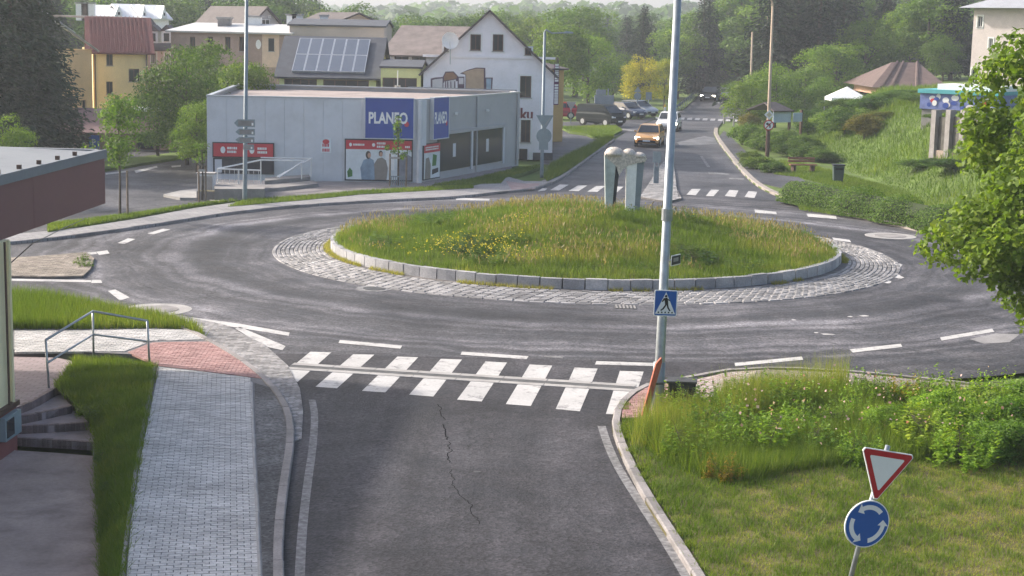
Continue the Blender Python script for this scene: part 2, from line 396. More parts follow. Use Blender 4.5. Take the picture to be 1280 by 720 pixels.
# ---------------------------------------------------------------- carriageways
def circle(c, r, n=96, a0=0, a1=2 * math.pi):
    return [(c[0] + r * math.cos(a0 + (a1 - a0) * i / n), c[1] + r * math.sin(a0 + (a1 - a0) * i / n)) for i in range(n)]
ring = sheet('road', circle(RC, 21.5, 128), 0.0, ASPH, 'grey asphalt ring road round the planted island')
near = sheet('road', [(-5.2, 12), (7, 12), (7, 37.5), (-5.6, 37.5)], 0.004, ASPH_N, 'dark asphalt approach road with the zebra crossing at its end')
farL = px([(560, 246), (640, 236), (675, 233), (700, 222), (745, 190), (790, 160), (845, 140), (866, 120), (882, 110), (890, 106)])
farR = px([(1010, 262), (985, 248), (945, 232), (925, 212), (908, 190), (892, 166), (905, 150), (938, 146), (934, 130), (930, 118), (926, 110), (920, 106)])
far = sheet('road', farL + farR[::-1], -0.006, ASPH_F, 'straight asphalt road running away from the roundabout to the woods')
arm_l = sheet('road', [(-60, 30), (-10, 38), (-6, 66), (-60, 44)], -0.012, ASPH_F, 'asphalt arm leaving the roundabout past the burgundy canopy')
park = sheet('road', [(-60, 58), (-16.5, 58), (-12.5, 72), (-14, 97), (-70, 100)], -0.018, ASPH_F, 'asphalt side street and parking yard beside the grey shop')
side = sheet('road', px([(655, 163), (680, 205), (706, 206), (745, 182), (778, 166), (800, 156), (820, 147), (780, 150), (700, 152), (655, 152)]), -0.024, ASPH_F, 'asphalt side street passing the white gabled house')

# ---------------------------------------------------------------- paint
def mark(name, quad, z, mat, parent): return sheet(name, px(quad), z, mat, None, parent=parent)
def zq(q, s, ox, oy): return [(ox + a / s, oy + b / s) for a, b in q]
for q in ([(102, 127), (157, 129), (68, 207), (22, 192)], [(215, 134), (271, 135), (172, 224), (115, 220)], [(332, 140), (387, 142), (300, 235), (238, 231)],
          [(447, 146), (503, 148), (427, 246), (363, 241)], [(565, 153), (622, 156), (555, 259), (490, 254)], [(682, 161), (742, 164), (685, 271), (619, 266)],
          [(801, 169), (862, 172), (815, 285), (751, 279)], [(921, 178), (984, 180), (945, 295), (884, 292)]):
    mark('crosswalk_stripe', zq(q, 2.118, 340, 380), 0.009, PAINT, near)
for q in ([(180, 96), (345, 111), (340, 119), (176, 104)], [(503, 127), (679, 139), (674, 147), (499, 135)], [(859, 152), (1012, 157), (1010, 165), (855, 161)]):
    mark('dashed_line', zq(q, 2.118, 340, 380), 0.009, PAINT, near)
mark('dashed_line', zq([(722, 136), (772, 140), (770, 145), (720, 141)], 2.118, 340, 380), 0.009, PAINT_W, near)
for q in ([(232, 396), (300, 405), (362, 416), (361, 420), (298, 410), (231, 400)], [(300, 409), (357, 433), (353, 438), (330, 433), (294, 411)],
          [(135, 364), (144, 362), (162, 372), (150, 376)], [(147, 304), (160, 298), (169, 299), (156, 305)], [(184, 292), (204, 286), (213, 287), (192, 293)],
          [(918, 454), (1002, 446), (1004, 450), (919, 458)], [(1062, 437), (1126, 430), (1128, 434), (1066, 441)], [(1175, 422), (1240, 411), (1243, 415), (1177, 426)],
          [(1008, 267), (1045, 270), (1046, 274), (1010, 271)], [(943, 262), (970, 265), (971, 268), (944, 266)], [(120, 315), (134, 313), (137, 317), (124, 319)],
          [(115, 350), (126, 350), (128, 354), (114, 354)], [(1040, 297), (1062, 300), (1064, 303), (1042, 300)], [(570, 247), (612, 249), (611, 251), (570, 250)]):
    mark('dashed_line', q, 0.007, PAINT, ring)
mark('edge_line', [(0, 348), (114, 350.5), (114, 353), (0, 351)], 0.007, PAINT, ring)
mark('edge_line', [(0, 324), (60, 320), (120, 315), (121, 317.5), (60, 323), (0, 327)], 0.007, PAINT, ring)
for q in ([(745, 270), (805, 272), (740, 310), (680, 308)], [(868, 276), (928, 277), (870, 315), (803, 313)], [(990, 280), (1048, 280), (995, 320), (928, 318)],
          [(1112, 284), (1170, 285), (1124, 324), (1058, 322)], [(628, 296), (662, 297), (648, 310), (596, 316)]):
    mark('crosswalk_stripe', zq(q, 5.333, 560, 180), 0.004, PAINT, far)
for q in ([(864.8, 236.2), (876, 236.2), (869.7, 244), (858, 243.4)], [(889, 237), (899, 237.5), (892, 245.3), (882.3, 245)], [(911.9, 237.4), (923, 238.3), (919, 246.3), (906, 245)], [(935.6, 238.9), (946.6, 239.8), (943, 247.5), (930.6, 246.3)]):
    mark('crosswalk_stripe', q, 0.004, PAINT, far)
for i in range(9):
    x, y = 849 + i * 9.6, 147 + i * .35
    mark('crosswalk_stripe', [(x + 1, y), (x + 7, y + .1), (x + 6, y + 2.6), (x, y + 2.5)], 0.004, PAINT, far)
for i in range(5):
    x, y = 897 + i * 4.6, 128 + i * .2
    mark('crosswalk_stripe', [(x, y), (x + 2.6, y), (x + 2.5, y + 1), (x, y + 1)], 0.004, PAINT, far)
for q in ([(875, 195), (878, 195), (888, 209), (884, 209)], [(912, 222), (930, 223), (930, 225), (911, 224)], [(885, 215), (912, 217), (911, 219), (886, 217)],
          [(770, 160), (800, 163), (799, 165), (770, 162)], [(908, 147), (930, 132), (932, 132), (912, 148)]):
    mark('edge_line', q, 0.004, PAINT_W, far)
mark('worn_patch', [(846, 178), (880, 170), (893, 172), (897, 180), (850, 182)], 0.003, plain('worn_asphalt_sun_glare', (.16, .158, .165), .6, .5, .9, dirt=.5), far)  # sun glare on worn asphalt, painted in as a paler colour
# old repair seams, drain covers
SEAM = plain('repair_bitumen', (.010, .010, .011), .95, .3, 3, spec=.05)
crack = [Vector(G(a, b)) for a, b in [(548, 505), (553, 525), (557, 545), (562, 575), (563, 598), (575, 618), (590, 630), (597, 655)]]
crack = resample(crack, .09); wk_ = 0.0; q_ = []
for p in crack: wk_ = wk_ * .75 + RNG.gauss(0, .022); q_.append(p + Vector((wk_, RNG.gauss(0, .02), 0)))
for i0, i1, w_ in ((0, 17, .016), (19, 34, .024), (35, 52, .018), (56, len(q_), .012)):
    if len(q_[i0:i1]) > 2: strip('crack', q_[i0:i1], w_, 0.008, SEAM, parent=near)
for a, b, w, h in ((596, 590, .16, .07), (748, 664, .16, .1)):
    p = G(a, b); sheet('worn_spot', [(p.x + w * .5 * math.cos(t) * RNG.uniform(.7, 1.1), p.y + h * math.sin(t) * RNG.uniform(.7, 1.1)) for t in [k * math.pi / 5 for k in range(10)]], .0085, plain('worn_asphalt_spot', (.075, .072, .076), .7, .3, 6), None, parent=near)
for a, b, w, h in ((1080, 395, .22, .06), (1063, 396, .12, .05), (1034, 418, .3, .06), (1020, 416, .1, .05), (992, 400, .1, .05), (1120, 345, .3, .3), (1121, 331, .3, .3), (1107, 352, .3, .2)):
    p = G(a, b); sheet('chipped_spot', [(p.x + w * .7 * math.cos(t) * RNG.uniform(.6, 1.1), p.y + h * 2 * math.sin(t) * RNG.uniform(.6, 1.1)) for t in [k * math.pi / 5 for k in range(10)]], .006, PAINT, None, parent=ring)
IRON = plain('cast_iron', (.09, .088, .085), .6, .3, 8, metal=.5, bump=.4)
def manhole(p, r, ringmat, lidmat, nm='manhole_cover', label=None):
    t = thing(nm, (p.x, p.y, 0.0), label, 'manhole')
    MB().prism(circle((p.x, p.y), r, 24), -0.05, 0.009).build('surround', ringmat, t)
    MB().prism(circle((p.x, p.y), r * .62, 20), 0.0, 0.02).build('lid', lidmat, t)
manhole(G(196, 387), .95, CONC_L, CONC, label='round manhole in a pale concrete ring beside the tall grass verge')
manhole(G(1113, 295), 1.0, CONC_L, CONC, label='round manhole in a pale concrete patch near the low hedge')
manhole(G(468, 361), .55, PAINT_W, IRON, label='dark iron manhole cover at the rim of the cobbled apron')
def grate(p, w, d, label, rz=0):
    t = thing('drain_grate', (p.x, p.y, 0.0), label, 'drain')
    MB().box((p.x, p.y, 0.003), (w, d, .012), rz).build('frame', IRON, t)
    for k in range(6):
        MB().box((p.x - w / 2 + w * (k + .5) / 6, p.y, .014), (w / 6 * .5, d * .9, .014), rz).build('bar', CONC, t)
grate(G(782, 384), .62, .62, 'small barred drain grate at the front rim of the apron')

# linear drain across the crossing
ch = thing('drainage_channel', G(585, 470), 'concrete drainage channel running across the zebra crossing', 'drain')
a, b = G(362, 458), G(812, 487); u = (b - a).normalized(); n = Vector((-u.y, u.x, 0)); L = (b - a).length
for k in range(int(L)):
    for s in (-1, 1):
        MB().obox(a + u * k + n * (s * .24 - .11) + Vector((0, 0, -.05)), u * .985, n * .22, Vector((0, 0, .068))).build('edge_stone', CONC_L, ch)
MB().obox(a + n * -.13 + Vector((0, 0, -.05)), u * L, n * .26, Vector((0, 0, .062))).build('slot', plain('channel_slot', (.10, .10, .10), .8, .3, 4), ch)
# gutter strips of rough concrete in the approach road
GUT = plain('gutter_concrete', (.22, .215, .22), .9, .45, 9, bump=.7, dirt=.35)
strip('gutter_strip', smooth_path(px([(390, 500), (394, 520), (391, 560), (385, 600), (379, 650), (376, 690), (374, 740)])), .145, .009, GUT, parent=near)
strip('gutter_strip', smooth_path(px([(752, 533), (760, 558), (775, 590), (805, 636), (840, 690), (872, 745)])), .16, .009, GUT, parent=near)

# ---------------------------------------------------------------- traffic island
isl = thing('traffic_island', (RC.x, RC.y, 0), 'round planted traffic island with cobbled apron and low stone kerb', 'traffic island')
# bed of the apron: a gently rising ring
def zap(r): return 0.02 + 0.10 * (R_AP - r) / (R_AP - R_IS)
mb = MB(); n = 144
for r in (R_AP + .02, R_IS - .05):
    for i in range(n): mb.v.append((RC.x + r * math.cos(2 * math.pi * i / n), RC.y + r * math.sin(2 * math.pi * i / n), zap(r) - .014 if r < R_AP else -.02))
mb.f = [(i, (i + 1) % n, n + (i + 1) % n, n + i) for i in range(n)]
mb.build('apron_bed', MORTAR, isl)
cob = []
rr = R_AP - .14
rows = 11; rw = (R_AP - .14 - R_IS - .22) / rows
def sett(mbx, r0, r1, a0, a1, rng):
    z0, z1 = zap(r0), zap(r1); dz = rng.uniform(-.008, .012); s = .02
    P = lambda r, a, z: (RC.x + r * math.cos(a), RC.y + r * math.sin(a), z)
    sa = s / r0
    vs = [P(r0, a0, z0 - .03), P(r0, a1, z0 - .03), P(r1, a1, z1 - .03), P(r1, a0, z1 - .03),
          P(r0 + s, a0 + sa, z0 + dz), P(r0 + s, a1 - sa, z0 + dz), P(r1 - s, a1 - sa, z1 + dz), P(r1 - s, a0 + sa, z1 + dz)]
    fs = [(4, 5, 6, 7), (0, 1, 5, 4), (1, 2, 6, 5), (2, 3, 7, 6), (3, 0, 4, 7)]
    fs = [f if r1 > r0 else f[::-1] for f in fs]
    mbx.add(vs, fs)
allc = []
for k in range(rows):
    r0 = R_IS + .22 + k * rw + .008; r1 = r0 + rw - .016; cnt = int(2 * math.pi * r0 / .31); off = RNG.random() * .3
    for i in range(cnt):
        a0 = 2 * math.pi * (i + off * .0) / cnt + RNG.uniform(-.0015, .0015) + .0012; a1 = 2 * math.pi * (i + 1 + off * .0) / cnt - .0012
        allc.append((math.sin(a0) * r0, r0, r1, a0, a1))
allc.sort(); rest = MB()
for idx, (_, r0, r1, a0, a1) in enumerate(allc):
    if idx < 300: mb = MB(); sett(mb, r0, r1, a0, a1, RNG); mb.build('sett', SETT, isl)
    else: sett(rest, r0, r1, a0, a1, RNG)
tag(rest.build('far_setts', SETT, isl), kind='stuff')
n = 150                                        # smooth rim course
for i in range(n):
    if math.sin(2 * math.pi * (i + .5) / n) > .55: continue
    mb = MB(); sett(mb, R_AP - .13, R_AP + .01, 2 * math.pi * i / n + .0008, 2 * math.pi * (i + 1) / n - .0008, RNG); mb.build('rim_stone', SETT, isl)
n = 82                                         # upright kerb blocks round the planting
KB = stonemat('island_kerb_blocks', (.29, .29, .31), (.42, .41, .42), .85, .3)
for i in range(n):
    a0 = 2 * math.pi * i / n; a1 = 2 * math.pi * (i + 1) / n; g = .0016 + RNG.uniform(0, .0008); h = .42 + RNG.uniform(-.015, .015); j = RNG.uniform(-.012, .012)
    P = lambda r, a, z: (RC.x + r * math.cos(a), RC.y + r * math.sin(a), z)
    o0, o1 = R_IS + .0 + j, R_IS - .22; am = (a0 + a1) / 2
    vs = [P(o1, a0 + g, 0), P(o0, a0 + g, 0), P(o0 + .004, am, 0), P(o0, a1 - g, 0), P(o1, a1 - g, 0)]
    vs += [P(o1, a0 + g, h), P(o0 - .015, a0 + g, h), P(o0 - .011, am, h), P(o0 - .015, a1 - g, h), P(o1, a1 - g, h)]
    MB().add(vs, [(5, 6, 7, 8, 9), (0, 1, 6, 5), (1, 2, 7, 6), (2, 3, 8, 7), (3, 4, 9, 8), (4, 0, 5, 9)]).build('kerb_block', KB, isl)
def mound(x, y):
    r = math.hypot(x - RC.x, y - RC.y) / (R_IS - .15)
    return .36 + .95 * sm(1.15 * (1 - r)) * 1.0 + .05 * math.sin(x * 1.3) * math.sin(y * 1.1) * (1 - r)
mb = MB(); rings = 12; n = 64
for k in range(rings + 1):
    r = (R_IS - .16) * k / rings
    for i in range(n):
        x, y = RC.x + r * math.cos(2 * math.pi * i / n), RC.y + r * math.sin(2 * math.pi * i / n); mb.v.append((x, y, mound(x, y)))
mb.f = [(k * n + i, k * n + (i + 1) % n, (k + 1) * n + (i + 1) % n, (k + 1) * n + i)[::-1] for k in range(rings) for i in range(n)]
mb.build('mound', EARTH, isl, smooth=True)

# ---------------------------------------------------------------- near left: pavement, kerb, path, steps
KL = smooth_path(px([(205, 400), (240, 411), (262, 423), (303, 446), (340, 475), (361, 504), (369, 530), (367, 565), (360, 605), (355, 653), (354, 693), (356, 760)], .1))
PL = px([(20, 412), (95, 412), (190, 410), (205, 398)], .1)
edgeL = px([(155, 740), (163, 650), (176, 560), (197, 457)], .1)
pav_outer = [Vector((-18.5, 38.6, 0)), Vector((-14, 39.6, 0)), Vector((-10.5, 40.3, 0))]
slab_pts = [(p.x, p.y) for p in KL] + [(p.x, p.y) for p in edgeL] + [(-8.3, 36.6), (-12, 37.0), (-18.5, 36.4), (-18.5, 38.6), (-13, 39.5), (-10.2, 40.1)]
pave = slab('pavement', slab_pts, -0.8, 0.085, PAVER_J, 'pale grey block pavement curving along the approach road')
kerb_stones(KL[::1], .15, .115, .95, pave, side=-1)
# gravel infill strip
gs = px([(318, 478), (338, 484), (352, 508), (358, 533), (356, 570), (349, 610), (344, 655), (342, 690), (343, 750)], .1)
gl = px([(330, 750), (328, 700), (325, 640), (321, 570), (318, 478)], .1)
sheet('gravel_strip', [(p.x, p.y) for p in gs + gl], 0.092, GRAVEL, None, parent=pave)
kerb_stones(px([(329, 750), (327, 700), (324, 640), (320, 570), (316, 477)], .1), .06, .105, 1.0, pave, mat=CONC_L, side=1, name='edging_stone')
kerb_stones(px([(153, 740), (163, 650), (176, 560), (195, 458)], .1), .06, .11, 1.0, pave, mat=KERB, side=1, name='edging_stone')
def inpoly(x, y, P):
    c = False; j = len(P) - 1
    for i in range(len(P)):
        if (P[i][1] > y) != (P[j][1] > y) and x < (P[j][0] - P[i][0]) * (y - P[i][1]) / (P[j][1] - P[i][1]) + P[i][0]: c = not c
        j = i
    return c
def lay_bricks(poly, org, ang, bw, bh, z, mat, parent, nparts, name='paver', rest='far_pavers', h=.05):
    """running-bond blocks clipped to a polygon: the nearest as parts, the others joined"""
    P = [(p[0], p[1]) for p in poly]; ca, sa = math.cos(ang), math.sin(ang)
    xs = [((p[0] - org[0]) * ca + (p[1] - org[1]) * sa, -(p[0] - org[0]) * sa + (p[1] - org[1]) * ca) for p in P]
    u0, u1 = min(a for a, b in xs), max(a for a, b in xs); v0, v1 = min(b for a, b in xs), max(b for a, b in xs)
    items = []; sgn = 1 if sum(P[i][0] * P[(i + 1) % len(P)][1] - P[(i + 1) % len(P)][0] * P[i][1] for i in range(len(P))) > 0 else -1
    for j in range(int(v0 / bh) - 1, int(v1 / bh) + 2):
        for i in range(int(u0 / bw) - 2, int(u1 / bw) + 2):
            u = (i + (.5 if j % 2 else 0)) * bw; v = j * bh
            cs = [(u + .004, v + .004), (u + bw - .004, v + .004), (u + bw - .004, v + bh - .004), (u + .004, v + bh - .004)]
            wc = [(org[0] + a * ca - b * sa, org[1] + a * sa + b * ca) for a, b in cs]
            cx, cy = sum(p[0] for p in wc) / 4, sum(p[1] for p in wc) / 4
            ins = sum(inpoly(a, b, P) for a, b in wc)
            if ins == 4: items.append((cy, wc))
            elif ins or inpoly(cx, cy, P):
                for (x0, y0), (x1, y1) in zip(P, P[1:] + P[:1]):
                    L2 = (x1 - x0) ** 2 + (y1 - y0) ** 2
                    if L2 < 1e-9: continue
                    tt = ((cx - x0) * (x1 - x0) + (cy - y0) * (y1 - y0)) / L2
                    if tt < -.3 or tt > 1.3: continue
                    if abs((cx - x0) * (y1 - y0) - (cy - y0) * (x1 - x0)) / math.sqrt(L2) > bw: continue
                    sd = lambda p: sgn * ((x1 - x0) * (p[1] - y0) - (y1 - y0) * (p[0] - x0)); out = []
                    for a, b in zip(wc, wc[1:] + wc[:1]):
                        da, db = sd(a), sd(b)
                        if da >= 0: out.append(a)
                        if da * db < 0: t = da / (da - db); out.append((a[0] + (b[0] - a[0]) * t, a[1] + (b[1] - a[1]) * t))
                    wc = out
                    if len(wc) < 3: break
                if len(wc) >= 3: items.append((cy, wc))
    items.sort(key=lambda q: q[0]); big = MB()
    shared = None
    for k, (cy, wc) in enumerate(items):
        dz = RNG.uniform(-.003, .003); m_ = MB() if k < nparts else big
        nc = len(wc); c = (sum(p[0] for p in wc) / nc, sum(p[1] for p in wc) / nc)
        top = [(c[0] + (p[0] - c[0]) * .96, c[1] + (p[1] - c[1]) * .94, z + dz + h * .0) for p in wc]
        m_.add([(p[0], p[1], z - h) for p in wc] + top, [tuple(range(nc, 2 * nc))] + [(i, (i + 1) % nc, nc + (i + 1) % nc, nc + i) for i in range(nc)])
        if k < nparts: m_.build(name, mat, parent)
    if big.v: tag(big.build(rest, mat, parent), kind='stuff')
path_poly = px([(157, 735), (164, 650), (178, 560), (199, 459), (250, 464), (313, 472), (317, 560), (321, 640), (325, 735)], .1)
d0 = (G(320, 640, .1) - G(325, 735, .1)).normalized(); ang = math.atan2(d0.y, d0.x) - math.pi / 2
lay_bricks(path_poly, (-4.5, 20.5), ang, .2, .1, .1, PAVER, pave, 300)
red_poly = px([(160, 440), (200, 457), (250, 463), (314, 471), (336, 474), (318, 460), (285, 438), (268, 427), (230, 427), (190, 428)], .1)
lay_bricks(red_poly, (-6.3, 36), .05, .2, .1, .1, REDPAVER, pave, 0, rest='red_paving')
lay_bricks(px([(18, 440), (155, 439), (190, 426), (262, 424), (235, 412), (190, 411), (95, 413), (18, 413)], .1), (-6.3, 36), .05, .2, .1, .1, PAVER, pave, 0, rest='cross_paving')
# cobbled margin outside the kerb
cm = px([(188, 391), (225, 395), (281, 407), (331, 432), (360, 458), (375, 487), (379, 515), (377, 550), (368, 553)]) + [p.copy() for p in KL if p.y > G(368, 553).y][::-1]
cmo = sheet('cobbled_margin', cm, 0.012, MORTAR, None, parent=ring)
lay_bricks(cm, (-8, 38), .6, .15, .13, .026, SETT, ring, 0, rest='margin_cobbles', h=.03)
# left splitter island in cobbles
sp = px([(-20, 352), (0, 348), (60, 349), (104, 348), (114, 338), (118, 326), (108, 318), (60, 322), (0, 326), (-20, 328)])
spl = slab('splitter_island', sp, -.02, .06, MORTAR, 'small cobbled splitter island with sandy tip')
lay_bricks(sp, (-14, 49), .15, .22, .16, .085, SETT_B, spl, 0, rest='cobbles', h=.05)
# front-left grass verge behind the pavement, by the road
vg = px([(-40, 372), (60, 376), (150, 388), (200, 396), (240, 408), (258, 420), (230, 412), (190, 411), (95, 412), (-40, 412)], .08)
VERGE_L = slab('grass_verge', vg, -.3, .075, TURF, 'strip of tall grass between the road and the pavement railing')
# plaza, steps and sunken path by the left building
z_path = -.6
sheet('path', px([(-60, 800), (-60, 540), (20, 563), (70, 566), (118, 570), (122, 640), (130, 800)], z_path), z_path, PATHM, 'worn asphalt path below the brick steps')
pz = px([(-60, 520), (18, 511), (66, 486), (100, 470), (95, 452), (70, 447), (-60, 444)], 0)
slab('plaza', pz, -.75, 0.0, PLAZA, 'brown paved landing above the brick steps')
STEPM = stonemat('brown_palisade', (.17, .12, .115), (.26, .19, .185), .85, .3); TREAD = plain('step_tread', (.36, .295, .30), .85, .15, 3, bump=.3, dirt=.2)
st = thing('brick_steps', G(70, 560, z_path), 'fan-shaped steps of upright brown bricks beside the cream wall', 'steps')
tops = [[(14, 547), (70, 550), (118, 553)], [(20, 533), (66, 531), (111, 528)], [(24, 521), (55, 515), (90, 507)], [(14, 512), (40, 502), (68, 486)]]
backs = [(118, 553), (111, 528), (96, 505)]
for k in range(4):
    z1 = z_path + .15 * (k + 1); z0 = z1 - .15 - .02
    P = resample(px(tops[k], z1), .105); Q = offset(P, .09)
    for i in range(len(P) - 1):
        uu = (P[i + 1] - P[i]) * .03
        MB().prism([(P[i] + uu)[:2], (P[i + 1] - uu)[:2], (Q[i + 1] - uu)[:2], (Q[i] + uu)[:2]], z0, z1 + RNG.uniform(-.004, .004)).build('riser_brick', STEPM, st)
    if k < 3:
        a = px(tops[k], z1); nxt = px(tops[k + 1], z1 + .15)
        pts = [(p.x, p.y) for p in a] + [(p.x + .05, p.y + .3) for p in nxt[::-1]]
        slab('tread', pts, z0, z1 - .012, TREAD, None, parent=st)
kerb_stones(px([(116, 560), (119, 600), (122, 650), (127, 700), (132, 780)], -.42), .06, -.40, 1.0, st, mat=CONC, side=1, z0=-.8, name='edging_stone')
# sloping lawn between steps and pavement
lf = px([(70, 484), (92, 505), (113, 529), (120, 556), (122, 620), (128, 700), (134, 790)], 0)
zl = [0.02, -.12, -.28, -.42, -.42, -.42, -.42]
lf = [G(a, b, z) for (a, b), z in zip([(70, 484), (94, 505), (114, 529), (121, 556), (123, 620), (129, 700), (135, 790)], zl)]
rg = [G(a, b, .07) for a, b in [(192, 459), (189, 480), (184, 510), (180, 535), (170, 590), (158, 670), (148, 760)]]
mb = MB(); m_ = 8
for i in range(len(lf)):
    for k in range(m_ + 1):
        t = k / m_; p = lf[i].lerp(rg[i], t); p.z += .10 * math.sin(math.pi * t); mb.v.append(tuple(p))
mb.f = [(i * (m_ + 1) + k, (i + 1) * (m_ + 1) + k, (i + 1) * (m_ + 1) + k + 1, i * (m_ + 1) + k + 1) for i in range(len(lf) - 1) for k in range(m_)]
apex = len(mb.v)
mb.v += [tuple(G(96, 449, .06)), tuple(G(150, 452, .06))]
mb.f.append((apex, 0, *range(1, m_ + 1), apex + 1))
LAWN = tag(mb.build('lawn', TURF, smooth=True), 'sloping lawn between the brick steps and the block pavement', kind='structure')

# ---------------------------------------------------------------- near right bank
KR = smooth_path(px([(880, 740), (850, 690), (812, 632), (788, 590), (770, 550), (764, 528), (768, 508), (785, 490), (806, 478), (862, 470), (905, 461), (960, 458), (1060, 462), (1180, 474), (1320, 492)], .1))
bank_pts = [(p.x, p.y) for p in KR] + [(22, 34.5), (22, 12), (3.0, 12)]
BANK = slab('bank', bank_pts, -.8, .06, EARTH, 'grassy bank beside the approach road')
kerb_stones(KR, .15, .115, .9, BANK, side=-1)
pr = px([(875, 498), (868, 474), (910, 464), (960, 461), (1060, 465), (1180, 477), (1320, 495), (1320, 520), (1180, 498), (1050, 486), (960, 484), (905, 500)], .1)
slab('pavement', pr, 0.0, .085, PAVE_R, 'narrow brick pavement behind the roadside bushes')
pr2 = px([(776, 512), (790, 496), (808, 484), (826, 478), (836, 480), (832, 514), (815, 522), (778, 522)], .1)
rp = slab('pavement', pr2, 0.0, .083, PAVER_J, 'small red paved landing at the crossing by the lamp post')
lay_bricks(pr2, (2.5, 33), .1, .2, .1, .1, REDPAVER, rp, 60)
lay_bricks(px([(872, 496), (868, 475), (905, 466), (945, 463), (940, 484), (905, 498)], .1), (4.5, 33.5), .9, .2, .1, .1, stonemat('buff_pavers', (.34, .24, .22), (.47, .40, .37), .8, .25), rp, 0, rest='buff_paving')
sheet('gravel_patch', px([(1212, 424), (1245, 417), (1275, 418), (1262, 428), (1230, 430)]), .007, SETT, None, parent=ring)

# ---------------------------------------------------------------- far left pavement, verge, forecourt
KF = smooth_path(px([(-30, 306), (60, 298), (130, 289), (200, 279), (300, 263), (400, 254), (500, 249), (570, 246), (630, 239), (668, 236), (700, 224), (722, 208), (745, 191), (768, 175)], .1))
pf_back = px([(768, 172), (740, 190), (716, 206), (695, 219), (676, 226), (655, 226), (630, 219), (605, 229), (590, 232), (450, 240), (380, 246), (305, 251), (240, 260), (170, 273), (100, 284), (-30, 297)], .1)
pf = slab('pavement', [(p.x, p.y) for p in KF] + [(p.x, p.y) for p in pf_back], -.06, .088, PAVE_F, 'light block pavement along the far side of the roundabout')
kerb_stones(KF, .15, .115, 1.0, pf, side=1)
sheet('tactile_paving', px([(632, 226), (655, 229), (676, 229), (668, 236), (640, 238)], .1), .094, plain('red_far_paving', (.34, .25, .24), .8, .2, 3), None, parent=pf)
vf = px([(285, 258), (305, 250), (380, 245), (450, 239), (590, 231), (592, 235), (450, 243), (380, 250), (300, 257)], .1)
V1 = slab('grass_verge', vf, -.05, .10, TURF, 'narrow grass strip in front of the grey shop forecourt')
v2 = px([(60, 290), (100, 283), (170, 272), (240, 259), (300, 250), (240, 257), (170, 268), (100, 277), (60, 281)], .1)
V2 = slab('grass_verge', v2, -.05, .101, TURF, 'grass strip around the staked young tree by the burgundy canopy')
v3 = px([(540, 231), (590, 224), (640, 212), (672, 207), (676, 209), (655, 216), (632, 222), (626, 229)], .1)
V3 = slab('grass_verge', v3, -.05, .11, TURF, 'grass strip along the side wall of the grey shop')
v4 = px([(680, 222), (688, 208), (712, 195), (735, 184), (758, 172), (768, 172), (745, 189), (718, 208), (700, 219), (684, 226)], .12)
V4 = slab('grass_verge', v4, -.05, .13, TURF, 'wedge of grass between the side street and the far road')
v5 = px([(700, 159), (770, 157), (778, 163), (752, 176), (733, 168), (712, 165)], .1)
V5 = slab('grass_verge', v5, -.05, .12, TURF, 'triangular grass patch in front of the dark van')
v6 = px([(845, 138), (862, 122), (874, 113), (876, 115), (868, 124), (853, 137)], .1)
V6 = slab('grass_verge', v6, -.05, .1, TURF, 'grass edge beneath the crash barrier of the far road')
fc = px([(300, 251), (380, 246), (450, 240), (540, 232), (640, 212), (640, 206), (520, 220), (262, 232), (262, 250)], .1)
slab('forecourt', fc, -.05, .06, FORE, 'brownish block forecourt in front of the grey shop')
slab('pavement', px([(204, 243), (225, 238), (262, 234), (262, 247), (225, 247)], .1), -.05, .1, CONC_L, 'pale rounded pavement tip beside the grey shop')
for q in ([(132, 216), (158, 213), (159, 215), (132, 218)], [(168, 213), (196, 207), (197, 209), (170, 216)], [(214, 207), (226, 206), (226, 208), (215, 209)], [(100, 218), (124, 217), (124, 219), (100, 220)]):
    mark('parking_line', q, -.012, PAINT, park)
V7 = slab('grass_verge', px([(60, 216), (125, 213), (200, 201), (262, 192), (262, 186), (200, 193), (125, 202), (60, 205)], .1), -.05, .12, TURF, 'grass edge behind the parking bays under the leafy tree')
# far splitter with sign
spf = px([(800, 246), (812, 228), (826, 206), (836, 196), (842, 205), (846, 235), (852, 248), (835, 252)], .08)
sf = slab('splitter_island', spf, -.05, .08, MORTAR, 'cobbled splitter island between the lanes of the far road')
lay_bricks(spf, (7, 78), .3, .22, .22, .1, SETT, sf, 0, rest='cobbles', h=.04)
# ---------------------------------------------------------------- far right pavement and verge
KT = smooth_path(px([(893, 160), (892, 168), (906, 188), (925, 212), (945, 231), (975, 245), (1020, 259), (1090, 274), (1160, 289), (1230, 302), (1320, 316)], .1))
vr = [(p.x, p.y) for p in KT] + [(26, 58), (26, 128), (17, 128)]
VR = slab('grass_verge', vr, -.3, .07, TURF, 'mown verge at the foot of the right embankment')
kerb_stones(KT, .28, .13, 1.0, VR, mat=plain('pale_kerb', (.34, .30, .27), .85, .15, 2, dirt=.2), side=1)
fp = px([(898, 172), (909, 190), (928, 211), (948, 228), (1000, 240), (1062, 246), (1100, 262), (1160, 272), (1160, 268), (1105, 255), (1064, 240), (1010, 228), (985, 214), (945, 200), (925, 182), (905, 163)], .1)
slab('footpath', fp, 0, .095, ASPH_F, 'asphalt footpath passing the bench and bin')
